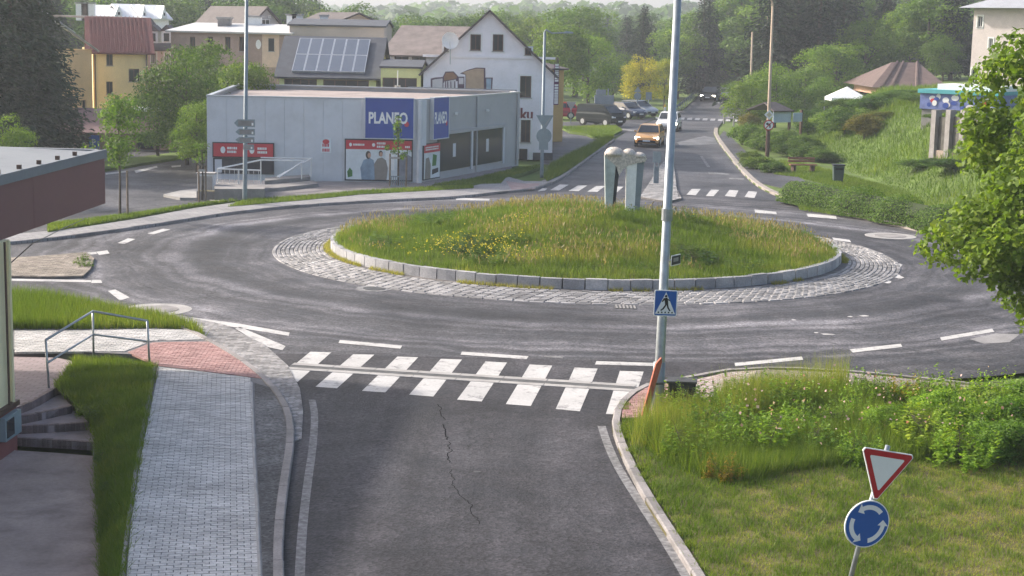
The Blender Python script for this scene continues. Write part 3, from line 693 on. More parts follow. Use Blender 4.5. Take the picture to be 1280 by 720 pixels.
# ================================================================ BUILDINGS
class Wall:
    """a vertical wall plane: a = left foot, b = right foot as seen from outside"""
    def __init__(s, a, b, z0=0.0):
        s.o = Vector((a[0], a[1], 0)); e = Vector((b[0], b[1], 0)); s.w = (e - s.o).length; s.u = (e - s.o).normalized()
        s.n = Vector((s.u.y, -s.u.x, 0)); s.z0 = z0
    def at(s, u, z, off=0.0): return s.o + s.u * u + s.n * off + Vector((0, 0, z))
    def pix(s, px_, py_):
        d = ray(px_, py_); c0 = Vector((0, 0, CAM_H)); k = (s.o - c0).dot(s.n) / d.dot(s.n); p = c0 + d * k
        return (p - s.o).dot(s.u), p.z
    def rect(s, x0, y0, x1, y1):
        a = s.pix(x0, y0); b = s.pix(x1, y1); c = s.pix(x0, y1); d = s.pix(x1, y0)
        return (min((a[0] + c[0]) / 2, (b[0] + d[0]) / 2), min(b[1], c[1]) * .5 + max(b[1], c[1]) * .5, max((a[0] + c[0]) / 2, (b[0] + d[0]) / 2), (a[1] + d[1]) / 2)
    def box(s, mb, r, off0, off1):
        u0, z0, u1, z1 = r
        return mb.obox(s.at(u0, z0, off0), s.u * (u1 - u0), s.n * (off1 - off0), Vector((0, 0, z1 - z0)))
def facade(w, z1, holes, name, mat, parent, rev=.14, z0=0.0, gable=None):
    """wall face with real openings and reveals; gable = (u, z) of the peak"""
    mb = MB(); us = sorted({0.0, w.w, *[h[0] for h in holes], *[h[2] for h in holes]}); zs = sorted({z0, z1, *[h[1] for h in holes], *[h[3] for h in holes]})
    us = [u for u in us if -1e-6 <= u <= w.w + 1e-6]; zs = [z for z in zs if z0 - 1e-6 <= z <= z1 + 1e-6]
    for i in range(len(us) - 1):
        for j in range(len(zs) - 1):
            cu, cz = (us[i] + us[i + 1]) / 2, (zs[j] + zs[j + 1]) / 2
            if any(h[0] < cu < h[2] and h[1] < cz < h[3] for h in holes): continue
            mb.poly([w.at(us[i], zs[j]), w.at(us[i + 1], zs[j]), w.at(us[i + 1], zs[j + 1]), w.at(us[i], zs[j + 1])])
    for h in holes:
        P = [(h[0], h[1]), (h[2], h[1]), (h[2], h[3]), (h[0], h[3])]
        for a, b in zip(P, P[1:] + P[:1]): mb.poly([w.at(*a), w.at(*a, -rev), w.at(*b, -rev), w.at(*b)])
    if gable: mb.poly([w.at(0, z1), w.at(w.w, z1), w.at(*gable)])
    return mb.build(name, mat, parent)
FRAME_W = plain('white_window_frame', (.7, .7, .68), .5, .05, 4); FRAME_B = plain('brown_window_frame', (.10, .06, .045), .6, .15, 4)
def window(w, r, parent, frame=None, depth=.10, fw_=.06, mull=1, sill=True, surround=None, glass=None):
    u0, z0, u1, z1 = r; mb = MB()
    for q in ((u0, z0, u1, z0 + fw_), (u0, z1 - fw_, u1, z1), (u0, z0 + fw_, u0 + fw_, z1 - fw_), (u1 - fw_, z0 + fw_, u1, z1 - fw_)): w.box(mb, q, -depth - .05, -depth)
    for k in range(mull):
        um = u0 + (u1 - u0) * (k + 1) / (mull + 1); w.box(mb, (um - fw_ * .4, z0 + fw_, um + fw_ * .4, z1 - fw_), -depth - .05, -depth + .002)
    o = mb.build('window', frame or FRAME_W, parent)
    w.box(MB(), (u0 + fw_ * .5, z0 + fw_ * .5, u1 - fw_ * .5, z1 - fw_ * .5), -depth - .04, -depth - .025).build('pane', glass or GLASS, o)
    if sill: w.box(MB(), (u0 - .06, z0 - .05, u1 + .06, z0 - .002), -.1, .05).build('sill', CONC_L, o)
    if surround:
        mb = MB(); s = .11
        for q in ((u0 - s, z1, u1 + s, z1 + s), (u0 - s, z0 - s, u0, z1), (u1, z0 - s, u1 + s, z1), (u0, z0 - s, u1, z0)): w.box(mb, q, -.02, .025)
        mb.build('surround', surround, o)
    return o
def back_box(pts, z0, z1, name, mat, parent, skip=()):
    """the remaining walls of a footprint (list of corners, counter-clockwise seen from above) without the sides in skip"""
    mb = MB()
    for i in range(len(pts)):
        if i in skip: continue
        a, b = pts[i], pts[(i + 1) % len(pts)]
        mb.poly([(a[0], a[1], z0), (b[0], b[1], z0), (b[0], b[1], z1), (a[0], a[1], z1)])
    return mb.build(name, mat, parent)
def plate(P, t, name, mat, parent):
    """a roof plane with thickness: P = corner points counter-clockwise from above"""
    P = [Vector(p) for p in P]; n = (P[1] - P[0]).cross(P[2] - P[0]).normalized()
    if n.z < 0: P = P[::-1]; n = -n
    k = len(P); Q = [p - n * t for p in P]
    mb = MB().add(P + Q, [tuple(range(k)), tuple(range(2 * k - 1, k - 1, -1))] + [((i + 1) % k, i, k + i, k + (i + 1) % k) for i in range(k)])
    return mb.build(name, mat, parent)
def text_part(body, w, r, off, mat, parent, name='lettering', bold=.0, vertical=False):
    cu = bpy.data.curves.new('t', 'FONT'); cu.body = body; cu.offset = bold; cu.extrude = 0.0; cu.resolution_u = 3
    ob = bpy.data.objects.new('t', cu); me = bpy.data.meshes.new_from_object(ob)
    V = np.array([v.co[:] for v in me.vertices]); V -= V.min(0); V /= V.max(0) + np.array([0, 0, 1e-9])
    u0, z0, u1, z1 = r; F = [tuple(p.vertices) for p in me.polygons]
    bpy.data.objects.remove(ob); bpy.data.curves.remove(cu); bpy.data.meshes.remove(me)
    if vertical: vs = [w.at(u1 - v[1] * (u1 - u0), z0 + v[0] * (z1 - z0), off) for v in V]
    else: vs = [w.at(u0 + v[0] * (u1 - u0), z0 + v[1] * (z1 - z0), off) for v in V]
    return MB().add(vs, F).build(name, mat, parent)

# ---------------------------------------------------------------- grey shop
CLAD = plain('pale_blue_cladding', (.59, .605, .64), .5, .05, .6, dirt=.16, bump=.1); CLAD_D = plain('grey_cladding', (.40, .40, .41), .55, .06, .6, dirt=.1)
REDP = plain('red_signboard', (.52, .045, .06), .5, .08, 2); BLUEP = plain('blue_signboard', (.045, .085, .33), .45, .06, 2); ROOFM = plain('roof_membrane', (.36, .30, .28), .85, .2, .5, dirt=.3)
DARKM = plain('dark_frame', (.035, .036, .045), .5, .2, 3)
A_, B_, C_, D_, E_ = D(259, 200, 79.5), G(524, 230), G(648, 207), Vector((-.2, 93.2, 0)), Vector((-6.5, 94.6, 0)); E2 = Vector((-16.5, 95.5, 0))
SH = 4.17
shop = thing('shop', ((A_.x + C_.x) / 2, 85, 0), 'flat-roofed pale grey shop with blue signs and red poster bands', 'shop')
wf = Wall(A_, B_); ws = Wall(B_, C_)
n = 11                                                   # front cladding panels
for i in range(n): wf.box(MB(), (wf.w * i / n + .004, 0, wf.w * (i + 1) / n - .004, SH), -.08, 0).build('wall_panel', CLAD, shop)
n = 7
for i in range(n): ws.box(MB(), (ws.w * i / n + .004 + (.05 if i == 0 else 0), 0, ws.w * (i + 1) / n - .004, SH - .0), -.08, 0).build('wall_panel', CLAD_D, shop)
fpn = [(p.x, p.y) for p in (A_, B_, C_, D_, E_, E2)]
inner = [(A_.x + .1, A_.y + .1), (B_.x - .02, B_.y + .12), (C_.x - .12, C_.y + .02), (D_.x - .1, D_.y - .05), (E_.x, E_.y - .1), (E2.x + .1, E2.y - .1)]
MB().prism(inner, 0, SH - .25).build('core', CLAD_D, shop)
sheet('roof', inner, SH - .235, ROOFM, None, parent=shop)
mb = MB()
for a, b in zip(fpn, fpn[1:] + fpn[:1]):
    w_ = Wall(a, b); w_.box(mb, (-.02, SH - .02, w_.w + .02, SH + .05), -.22, .03)
mb.build('parapet_cap', plain('parapet_metal', (.45, .47, .5), .4, .08, 2, metal=.4), shop)
mb = MB()
for a, b in ((C_, D_), (D_, E_), (E_, E2), (E2, A_)): w_ = Wall(a, b); w_.box(mb, (0, 0, w_.w, SH - .02), -.08, 0)
mb.build('rear_wall', CLAD_D, shop)
wr_ = Wall(Vector((-6.4, 95.2, 0)), Vector((.0, 93.6, 0))); wr_.box(MB(), (0, SH - .6, wr_.w, SH + .08), -.2, 0).build('rear_parapet', plain('slate_parapet', (.17, .19, .22), .6, .1, 1), shop)
# corner post
MB().tube([(B_.x, B_.y - .05, 0), (B_.x, B_.y - .05, SH)], .13, 10).build('corner_post', CLAD, shop)
# blue signs
for w_, r in ((wf, wf.rect(457, 125, 517, 172)), (ws, ws.rect(537.5, 125, 556.5, 172))):
    r = (r[0], r[1] - .02, r[2], SH + .06)
    sg = w_.box(MB(), r, .02, .2).build('signboard', BLUEP, shop)
    bw_ = .045; mb = MB()
    for q in ((r[0] - bw_, r[1] - bw_, r[2] + bw_, r[1]), (r[0] - bw_, r[3], r[2] + bw_, r[3] + bw_), (r[0] - bw_, r[1], r[0], r[3]), (r[2], r[1], r[2] + bw_, r[3])): w_.box(mb, q, .015, .22)
    mb.build('frame', CLAD, sg)
    hh = r[3] - r[1]; ww = r[2] - r[0]
    text_part('PLANEO', w_, (r[0] + ww * .07, r[1] + hh * .36, r[0] + ww * .88, r[1] + hh * .66), .206, WHITE, sg, bold=.035)
    MB().poly([w_.at(r[0] + ww * (.86 + .05 * math.cos(t) * 1), r[1] + hh * (.36 + .07 * math.sin(t)), .205) for t in [k * math.pi / 6 for k in range(12)]]).build('red_dot', REDP, sg)
ws.box(MB(), (.12, 1.9, .55, SH), .0, .1).build('corner_trim', CLAD, shop)
# posters: printed scenes with simple figures
POST_BG = plain('poster_print_pale', (.66, .70, .72), .4, .12, 1.2); SKIN = plain('print_skin', (.5, .3, .22), .5, .05); HAIR = plain('print_hair', (.05, .035, .03), .5, .1)
DENIM = plain('print_denim', (.23, .32, .42), .5, .2, 4); SHIRT = plain('print_shirt', (.25, .225, .20), .5, .1, 3); GRN = plain('print_green', (.06, .2, .05), .5, .3, 5); STONEG = plain('print_grey', (.22, .23, .27), .5, .2, 3)
def ell(w_, cu, cz, ru, rz, off, mat, parent, name):
    return MB().poly([w_.at(cu + ru * math.cos(t), cz + rz * math.sin(t), off) for t in [k * math.pi / 8 for k in range(16)]]).build(name, mat, parent)
def blob(w_, r, pts, off, mat, parent, name):
    u0, z0, u1, z1 = r
    return MB().poly([w_.at(u0 + a * (u1 - u0), z0 + b * (z1 - z0), off) for a, b in pts]).build(name, mat, parent)
def printmarks(w_, r, off, mat, parent, rows=2, seed=1):
    """lines of printing too small to read"""
    rg_ = random.Random(seed); u0, z0, u1, z1 = r; mb = MB(); h = (z1 - z0) / (rows * 1.6 - .6)
    for k in range(rows):
        u = u0; zz = z1 - h - k * h * 1.6
        while u < u1 - .03:
            l = rg_.uniform(.03, .09); mb.poly([w_.at(u, zz, off), w_.at(min(u + l, u1), zz, off), w_.at(min(u + l, u1), zz + h, off), w_.at(u, zz + h, off)]); u += l + .018
    return tag(mb.build('printing', mat, parent), kind='stuff')
r = wf.rect(431, 174, 516, 228); r = (r[0], max(.12, r[1]), r[2], r[3])
po = wf.box(MB(), r, .0, .07).build('poster', DARKM, shop); i_ = .06; ri = (r[0] + i_, r[1] + i_, r[2] - i_, r[3] - i_)
wf.box(MB(), ri, .07, .074).build('print', POST_BG, po)
zb = ri[3] - (ri[3] - ri[1]) * .23
wf.box(MB(), (ri[0], zb, ri[2], ri[3]), .074, .078).build('red_band', REDP, po)
W_ = ri[2] - ri[0]; o2 = .082
ell(wf, ri[0] + W_ * .07, (zb + ri[3]) / 2, .07, .09, o2, WHITE, po, 'icon'); printmarks(wf, (ri[0] + W_ * .11, (zb + ri[3]) / 2 - .05, ri[0] + W_ * .28, (zb + ri[3]) / 2 + .05), o2, WHITE, po, 1, 3)
ell(wf, ri[0] + W_ * .42, (zb + ri[3]) / 2, .08, .09, o2, WHITE, po, 'icon'); printmarks(wf, (ri[0] + W_ * .47, zb + .09, ri[0] + W_ * .6, ri[3] - .09), o2, WHITE, po, 2, 4); printmarks(wf, (ri[0] + W_ * .9, zb + .1, ri[0] + W_ * .97, zb + .2), o2, WHITE, po, 1, 5)
blob(wf, ri, [(.80, .0), (1, .0), (1, .6), (.86, .72), (.80, .6)], .0765, STONEG, po, 'grey_shelf')
blob(wf, ri, [(.60, .25), (.74, .25), (.74, .74), (.60, .74)], .0766, WHITE, po, 'white_cupboard')
blob(wf, ri, [(.24, 0), (.44, 0), (.45, .3), (.42, .5), (.36, .56), (.27, .5), (.22, .3)], .0775, DENIM, po, 'denim_figure')
ell(wf, ri[0] + W_ * .34, ri[1] + (ri[3] - ri[1]) * .63, .13, .2, .0785, HAIR, po, 'hair'); ell(wf, ri[0] + W_ * .355, ri[1] + (ri[3] - ri[1]) * .62, .085, .13, .0795, SKIN, po, 'face')
blob(wf, ri, [(.44, 0), (.62, 0), (.64, .3), (.61, .5), (.55, .57), (.48, .54), (.43, .4)], .0778, SHIRT, po, 'shirt_figure')
ell(wf, ri[0] + W_ * .53, ri[1] + (ri[3] - ri[1]) * .67, .10, .15, .0788, HAIR, po, 'hair'); ell(wf, ri[0] + W_ * .535, ri[1] + (ri[3] - ri[1]) * .65, .08, .115, .0798, SKIN, po, 'face')
blob(wf, ri, [(.03, .05), (.1, .08), (.1, .22), (.06, .3), (.02, .2)], .077, GRN, po, 'printed_plant')
r = ws.rect(528, 175, 549, 227); r = (.35, .15, max(r[2], 1.9), 1.98)
po = ws.box(MB(), r, .0, .06).build('poster', DARKM, shop); ri = (r[0] + .05, r[1] + .05, r[2] - .05, r[3] - .05)
ws.box(MB(), ri, .06, .064).build('print', POST_BG, po); ws.box(MB(), (ri[0], ri[3] - .42, ri[2], ri[3]), .064, .068).build('red_band', REDP, po); printmarks(ws, (ri[0] + .15, ri[3] - .3, ri[2] - .2, ri[3] - .12), .071, WHITE, po, 2, 9)
blob(ws, ri, [(.05, 0), (.4, 0), (.42, .4), (.3, .62), (.1, .6)], .066, SHIRT, po, 'figure'); blob(ws, ri, [(.5, .35), (.75, .35), (.8, .65), (.55, .7)], .067, GRN, po, 'printed_plant'); blob(ws, ri, [(.5, .1), (.9, .15), (.9, .28), (.5, .25)], .067, DARKM, po, 'dark_goods')
# side glazing: dark tinted panes with pillars
TINT = glassmat('tinted_shop_glass', (.05, .055, .06), .15)
g0, g1 = 2.05, ws.pix(629, 180)[0]
for k in range(2):
    a = g0 + (g1 - g0) * k / 2; b = g0 + (g1 - g0) * (k + 1) / 2
    f_ = ws.box(MB(), (a + .03, .45, b - .25, 2.3), .0, .05).build('window', TINT, shop)
    ws.box(MB(), (a + (b - a) * .42, 1.1, a + (b - a) * .5, 1.8), .05, .06).build('sticker', CLAD, f_)
    ws.box(MB(), (b - .22, .3, b - .02, 2.4), .0, .1).build('pillar', CLAD, shop)
ws.box(MB(), (g0 - .1, 2.33, g1 + .1, 2.5), .0, .14).build('window_hood', CLAD_D, shop)
for u in (6.9, 12.6): MB().tube([ws.at(u, .1, .07), ws.at(u, SH - .05, .07)], .05, 8).build('downpipe', CLAD_D, shop)
for u in (4.1, 8.2): MB().box(ws.at(u, 3.35, .12), (.16, .16, .12)).build('wall_lamp', WHITE, shop)
# entrance with red sign
r = wf.rect(266, 178, 343, 197); en = wf.box(MB(), (r[0], r[1], r[2], r[3]), .0, .12).build('entrance_sign', DARKM, shop)
wf.box(MB(), (r[0] + .05, r[1] + .05, r[2] - .05, r[3] - .05), .12, .126).build('red_panel', REDP, en); ww = r[2] - r[0]; zc = (r[1] + r[3]) / 2
for a in (.17, .64): ell(wf, r[0] + ww * a, zc, .12, .17, .13, WHITE, en, 'icon')
for a in (.24, .73): printmarks(wf, (r[0] + ww * a, zc - .15, r[0] + ww * (a + .16), zc + .15), .131, WHITE, en, 2, int(a * 9))
wf.box(MB(), (r[0] + .05, .35, r[2] - .02, r[1] - .02), .0, .04).build('door', glassmat('door_glass', (.05, .05, .06), .1), shop)
for k in range(4): wf.box(MB(), (r[0] + .05 + (ww - .1) * k / 3 - .03, .35, r[0] + .05 + (ww - .1) * k / 3 + .03, r[1] - .02), .04, .07).build('door_frame', DARKM, shop)
wf.box(MB(), (r[0] + .1, .4, r[0] + .45, r[1] - .1), .045, .06).build('door_poster', CLAD, shop)
r = wf.rect(401, 172, 414, 191); sq = wf.box(MB(), r, .0, .03).build('notice', POST_BG, shop); printmarks(wf, (r[0] + .08, r[1] + .06, r[2] - .08, r[3] - .3), .034, REDP, sq, 2, 7); ell(wf, (r[0] + r[2]) / 2, r[3] - .2, .17, .12, .035, REDP, sq, 'logo')
for k, (a, b) in enumerate(((497, 112), (443, 108))):
    p = G(a, b, SH - .2); rf = MB().tube([p, p + Vector((0, 0, 1.15 if k == 0 else 1.6))], .03, 6).build('roof_mast', WHITE, shop); MB().prism(circle((p.x, p.y), .18, 10), p.z - .02, p.z + .25).build('mast_base', CONC_L, rf)

# ramp and steps with handrails in front of the entrance
rp_ = thing('entrance_ramp', G(330, 245), 'concrete entrance ramp with stepped landing before the grey shop', 'ramp')
pts = px([(268, 236), (330, 240), (330, 249), (268, 247)], .0)
MB().prism([(p.x, p.y) for p in px([(268, 233), (331, 235), (331, 246), (268, 246)], .2)], 0, .55).build('landing', CONC, rp_)
MB().prism([(p.x, p.y) for p in px([(331, 230), (392, 226), (398, 230), (331, 237)], .2)], 0, .22).build('step', CONC, rp_)
MB().prism([(p.x, p.y) for p in px([(331, 227), (386, 223), (388, 226), (331, 231)], .2)], 0, .40).build('step', CONC, rp_)
hr = thing('handrail', G(330, 246), 'white tubular handrails along the shop entrance ramp', 'handrail')
RAIL = plain('white_rail', (.62, .63, .64), .35, .06, 4, metal=.2)
def pt(a, b, d): return D(a, b, d)
dr = 72.6
for path in ([(272, 211, dr), (326, 213, dr)], [(272, 231, dr), (326, 231, dr)], [(272, 211, dr), (326, 200, 75)], [(326, 200, 75), (380, 201, 77)], [(326, 197, 76.5), (390, 198, 77.5)], [(390, 198, 77.5), (346, 221, 74.5)], [(380, 201, 77), (348, 222, 74)]):
    MB().tube([pt(*q) for q in path], .035, 6).build('rail', RAIL, hr)
for q in ((272, 211, 233, dr), (298, 212, 233, dr), (326, 213, 233, dr), (326, 200, 226, 75), (377, 203, 224, 76.5), (389, 199, 221, 77.5)):
    MB().tube([pt(q[0], q[1], q[3]), pt(q[0], q[2], q[3])], .03, 6).build('post', RAIL, hr)
for k in range(9):
    a = 275 + k * 6; MB().tube([pt(a, 212.5, dr), pt(a, 231, dr)], .012, 5).build('baluster', RAIL, hr)
pc = thing('ramp_end_wall', G(263, 246), 'pale blue-grey service cabinet at the shop corner', 'cabinet')  # end wall of the ramp, shaped like a cabinet with door and lid
p = G(264, 246); MB().box((p.x - .2, p.y, .52), (.75, .5, 1.04)).build('body', CLAD, pc); MB().box((p.x - .2, p.y - .26, .55), (.6, .03, .8)).build('door', CONC_L, pc); MB().box((p.x - .2, p.y, 1.07), (.85, .6, .06)).build('lid', CONC_L, pc)
pl = thing('concrete_planter', G(258, 250), 'low concrete planter at the foot of the service cabinet', 'planter')
p = G(259, 250); MB().box((p.x, p.y, .2), (.85, .45, .4)).build('trough', CONC, pl); MB().box((p.x, p.y, .40), (.72, .34, .03)).build('soil', EARTH, pl)

# ---------------------------------------------------------------- generic house with a gable or eaves front
def house(name, label, wl, depth, eave, ridge, wallmat, roofmat, wins, gable=False, over=.35, frame=None, surround=None, z0=0.0, rev=.12, mull=1, cat='house', ridge_in=None):
    t = thing(name, wl.at(wl.w / 2, z0, -depth / 2), label, cat)
    u, n = wl.u, wl.n
    holes = [q for q in wins if q[3] <= eave]; high = [q for q in wins if q[3] > eave]
    facade(wl, eave, holes, 'wall', wallmat, t, rev, z0, gable=(wl.w / 2, ridge) if gable else None)
    wbk = Wall(wl.at(wl.w, 0, -depth), wl.at(0, 0, -depth)); wrt = Wall(wl.at(wl.w, 0), wl.at(wl.w, 0, -depth)); wlt = Wall(wl.at(0, 0, -depth), wl.at(0, 0))
    facade(wbk, eave, [], 'wall', wallmat, t, rev, z0, gable=(wl.w / 2, ridge) if gable else None)
    for ww in (wrt, wlt): facade(ww, eave, [], 'wall', wallmat, t, rev, z0, gable=None if gable else (depth / 2, ridge))
    for h in holes: window(wl, h, t, frame, depth=rev * .7, surround=surround, mull=mull)
    for h in high: window(wl, h, t, frame, depth=-.055, surround=surround, mull=mull)
    if gable:
        sl = (ridge - eave) / (wl.w / 2); e = eave - sl * over + .06
        a = [wl.at(-over, e, over), wl.at(wl.w / 2, ridge + .06, over), wl.at(wl.w / 2, ridge + .06, -depth - over), wl.at(-over, e, -depth - over)]
        b = [wl.at(wl.w + over, e, over), wl.at(wl.w / 2, ridge + .06, over), wl.at(wl.w / 2, ridge + .06, -depth - over), wl.at(wl.w + over, e, -depth - over)]
    else:
        ri_ = depth / 2 if ridge_in is None else ridge_in
        sl = (ridge - eave) / ri_; e = eave - sl * over + .06
        a = [wl.at(-over, e, over), wl.at(wl.w + over, e, over), wl.at(wl.w + over, ridge + .06, -ri_), wl.at(-over, ridge + .06, -ri_)]
        b = [wl.at(-over, e, -depth - over), wl.at(wl.w + over, e, -depth - over), wl.at(wl.w + over, ridge + .06, -ri_), wl.at(-over, ridge + .06, -ri_)]
    r1 = plate(a, .12, 'roof', roofmat, t); plate(b, .12, 'roof', roofmat, t)
    return t, r1
def chimney(c, s, h, parent, mat):
    o = MB().box((c[0], c[1], c[2] + h / 2), (s, s * .9, h)).build('chimney', mat, parent)
    MB().box((c[0], c[1], c[2] + h + .06), (s * 1.25, s * 1.15, .12)).build('cap', CONC_L, o); return o
CREAMW = plain('white_render', (.84, .81, .84), .8, .05, .7, dirt=.12, bump=.15)
DKROOF = plain('dark_brown_roof', (.095, .08, .08), .75, .2, 2, bump=.3)

# white gabled house
wl = Wall(D(528, 200, 96.2), D(690, 200, 96.3)); R_ = wl.rect
ea = wl.pix(690, 92)[1]; rg_ = wl.pix(610, 13)[1]
wins = [R_(588, 43, 601, 63), R_(616, 43, 629, 64), R_(555, 58, 560, 64), R_(656, 60, 664, 69), R_(650, 95, 664, 122), R_(651, 150, 663, 178)]
wh, wr = house('house', 'white gabled house with a painted mural of old buildings', wl, 13, ea, rg_, CREAMW, DKROOF, wins, True, .3, FRAME_B, WHITE)
wl.box(MB(), (-.05, wl.pix(600, 70)[1] - .12, wl.w + .05, wl.pix(600, 70)[1] + .02), .0, .07).build('cornice', CREAMW, wh)
text_part('lku', wl, wl.rect(647, 135, 666, 150), .02, plain('maroon_paint', (.16, .02, .03), .6, .1), wh, bold=.03)
r = wl.rect(649, 186, 659, 208); wl.box(MB(), (r[0], 0, r[2], r[3]), .0, .05).build('door', BLACK, wh); r = wl.rect(661, 190, 665, 208); wl.box(MB(), (r[0], 0, r[2], r[3]), .0, .06).build('downpipe', WHITE, wh)
wl.box(MB(), (wl.rect(666, 190, 690, 210)[0], 0, wl.w + .03, wl.pix(680, 191)[1]), .0, .06).build('plinth', plain('dark_plinth', (.09, .09, .095), .8, .2), wh)
# mural: flat painted shapes
TAN = plain('mural_tan', (.50, .36, .25), .85, .1, 3); BRN = plain('mural_brown', (.33, .19, .12), .85, .15, 3); LIN = plain('mural_line', (.14, .09, .12), .85, .2, 4); BLU = plain('mural_blue', (.36, .46, .55), .85, .2, 4); PALE = plain('mural_pale', (.66, .62, .62), .85, .08, 3)
mu = lambda pts, off, mat, nm: MB().poly([wl.at(*wl.pix(520 + a / 12.8, 70 + b / 12.8), off) for a, b in pts]).build(nm, mat, wh)
mu([(790, 560), (790, 300), (700, 280), (830, 220), (960, 185), (1110, 190), (1110, 560)][::-1], .006, LIN, 'mural_outline'); mu([(800, 560), (800, 300), (740, 262), (840, 232), (960, 200), (1085, 205), (1085, 560)][::-1], .010, TAN, 'mural_gable')
mu([(435, 430), (430, 330), (470, 250), (600, 245), (680, 330), (680, 400)][::-1], .006, LIN, 'mural_outline'); mu([(450, 395), (450, 330), (480, 268), (590, 262), (655, 330), (650, 360)][::-1], .010, BRN, 'mural_dome')
mu([(450, 560), (450, 410), (640, 375), (640, 560)][::-1], .008, PALE, 'mural_front')
for a in (465, 500, 550, 610): mu([(a, 560), (a, 405), (a + 14, 403), (a + 20, 560)][::-1], .012, LIN, 'mural_stripe')
mu([(235, 560), (235, 360), (300, 345), (440, 335), (440, 560)][::-1], .004, LIN, 'mural_outline'); mu([(262, 560), (262, 385), (310, 370), (425, 360), (425, 560)][::-1], .007, PALE, 'mural_front')
mu([(665, 560), (665, 330), (775, 330), (775, 560)][::-1], .004, LIN, 'mural_outline'); mu([(685, 450), (685, 350), (760, 350), (760, 450)][::-1], .008, PALE, 'mural_window')
mu([(1110, 560), (1110, 345), (1230, 345), (1215, 560)][::-1], .004, LIN, 'mural_outline'); mu([(1125, 560), (1125, 360), (1205, 360), (1195, 560)][::-1], .008, BLU, 'mural_door')
p = wl.at(1.6, wl.pix(541, 50)[1], .9); ds = thing('satellite_dish', p, 'white satellite dish on the roof edge of the white gabled house', 'satellite dish')
mb = MB(); 
for k in range(5):
    r = .5 * k / 4
    for i in range(16): mb.v.append(tuple(p + Vector((r * math.cos(i * math.pi / 8), r * r * -.5, r * math.sin(i * math.pi / 8)))))
mb.f = [(k * 16 + i, k * 16 + (i + 1) % 16, (k + 1) * 16 + (i + 1) % 16, (k + 1) * 16 + i) for k in range(4) for i in range(16)]
mb.build('reflector', WHITE, ds, smooth=True); MB().tube([p + Vector((0, .05, 0)), p + Vector((0, .3, -.15)), p + Vector((0, .3, -1.4))], .03, 6).build('mount', GALV, ds); MB().tube([p + Vector((0, -.1, -.45)), p + Vector((0, -.5, -.05))], .015, 5).build('feed_arm', GALV, ds)

# ochre building with vertical banner beyond it
wo_ = Wall(D(689, 150, 112), D(703.5, 150, 112.6))
ob_, _ = house('house', 'ochre house corner with a tall purple vertical banner', wo_, 9, wo_.pix(697, 86)[1], wo_.pix(697, 76)[1], plain('ochre_render', (.5, .33, .13), .8, .08, .8, dirt=.1), DKROOF, [], False, .25)
r = wo_.rect(691.5, 80, 697.5, 131); bn = thing('banner', wo_.at(r[0], r[1], .2), 'purple vertical banner with white lettering on the ochre house', 'banner')
wo_.box(MB(), r, .06, .1).build('cloth', plain('purple_cloth', (.10, .02, .09), .7, .1), bn)
mb = MB(); q = random.Random(4); z = r[1] + .08
while z < r[3] - .12:
    hgt_ = q.uniform(.12, .2)
    if abs(z - (r[1] + r[3]) / 2) > .12: wo_.box(MB(), (r[0] + .05, z, r[2] - .05, z + hgt_ * .75), .1, .106).build('printed_letter', WHITE, bn)
    z += hgt_

# green house with solar roof
GREENW = plain('pale_green_render', (.66, .68, .32), .8, .06, .7, dirt=.1)
SLATE = plain('slate_roof', (.085, .09, .105), .7, .15, 2, bump=.3)
a, b = D(349, 108, 99), D(470, 108, 99); wg = Wall(a, b); ea = wg.pix(410, 95)[1]; rd = D(425, 47, 103.5).z
wins = [wg.rect(355, 99, 396, 112), wg.rect(404, 99, 461, 112)]; wins = [(w_[0], ea - 1.0, w_[2], ea - .22) for w_ in wins]
gh, gr = house('house', 'pale green house carrying solar panels on its slate roof', wg, 9, ea, rd, GREENW, SLATE, wins, False, .3, FRAME_B, None, mull=3)
e0 = wg.at(-.3, ea - (rd - ea) / 4.5 * .3 + .06, .3); rup = (wg.at(-.3, rd + .06, -4.5) - e0); L_ = rup.length; rup.normalize(); rn = wg.u.cross(rup).normalized()
PV = plain('solar_cells', (.11, .13, .17), .3, .06, 3); ALU = plain('aluminium', (.6, .61, .63), .35, .05, 4, metal=.7)
w0 = 1.05; wtot = wg.w - 1.45
arr = thing('solar_array', wg.at(wg.w / 2, ea, -2), 'tilted array of twelve solar panels on the slate roof', 'solar panels')
for i in range(6):
    for j in range(2):
        o = e0 + wg.u * (w0 + wtot * i / 6) + rup * (L_ * (.10 + .40 * j)) + rn * .10
        f_ = MB().obox(o, wg.u * (wtot / 6 - .02), rup * (L_ * .395), rn * .05).build('panel', ALU, arr)
        MB().obox(o + wg.u * .04 + rup * .04 + rn * .051, wg.u * (wtot / 6 - .10), rup * (L_ * .395 - .08), rn * .004).build('cells', PV, f_)
MB().obox(e0 + wg.u * w0 + rup * L_ * .1 + rn * .02, wg.u * wtot, rup * .06, rn * .08).build('mounting_rail', ALU, arr); MB().obox(e0 + wg.u * w0 + rup * L_ * .8 + rn * .02, wg.u * wtot, rup * .06, rn * .08).build('mounting_rail', ALU, arr)
wx = Wall(D(476, 112, 98.5), D(526, 112, 98.5)); ze = wx.pix(500, 84)[1]
gx_, _ = house('house', 'flat-roofed pale green annex between the solar house and the white house', wx, 6, ze, ze + .35, GREENW, SLATE, [(wx.rect(476, 99, 521, 112)[0] + .1, ze - 1.35, wx.rect(476, 99, 521, 112)[2], ze - .65)], False, .1, FRAME_B, None, mull=2)
wb = Wall(D(482, 80, 108), D(562, 80, 107)); ze = wb.pix(520, 68)[1]
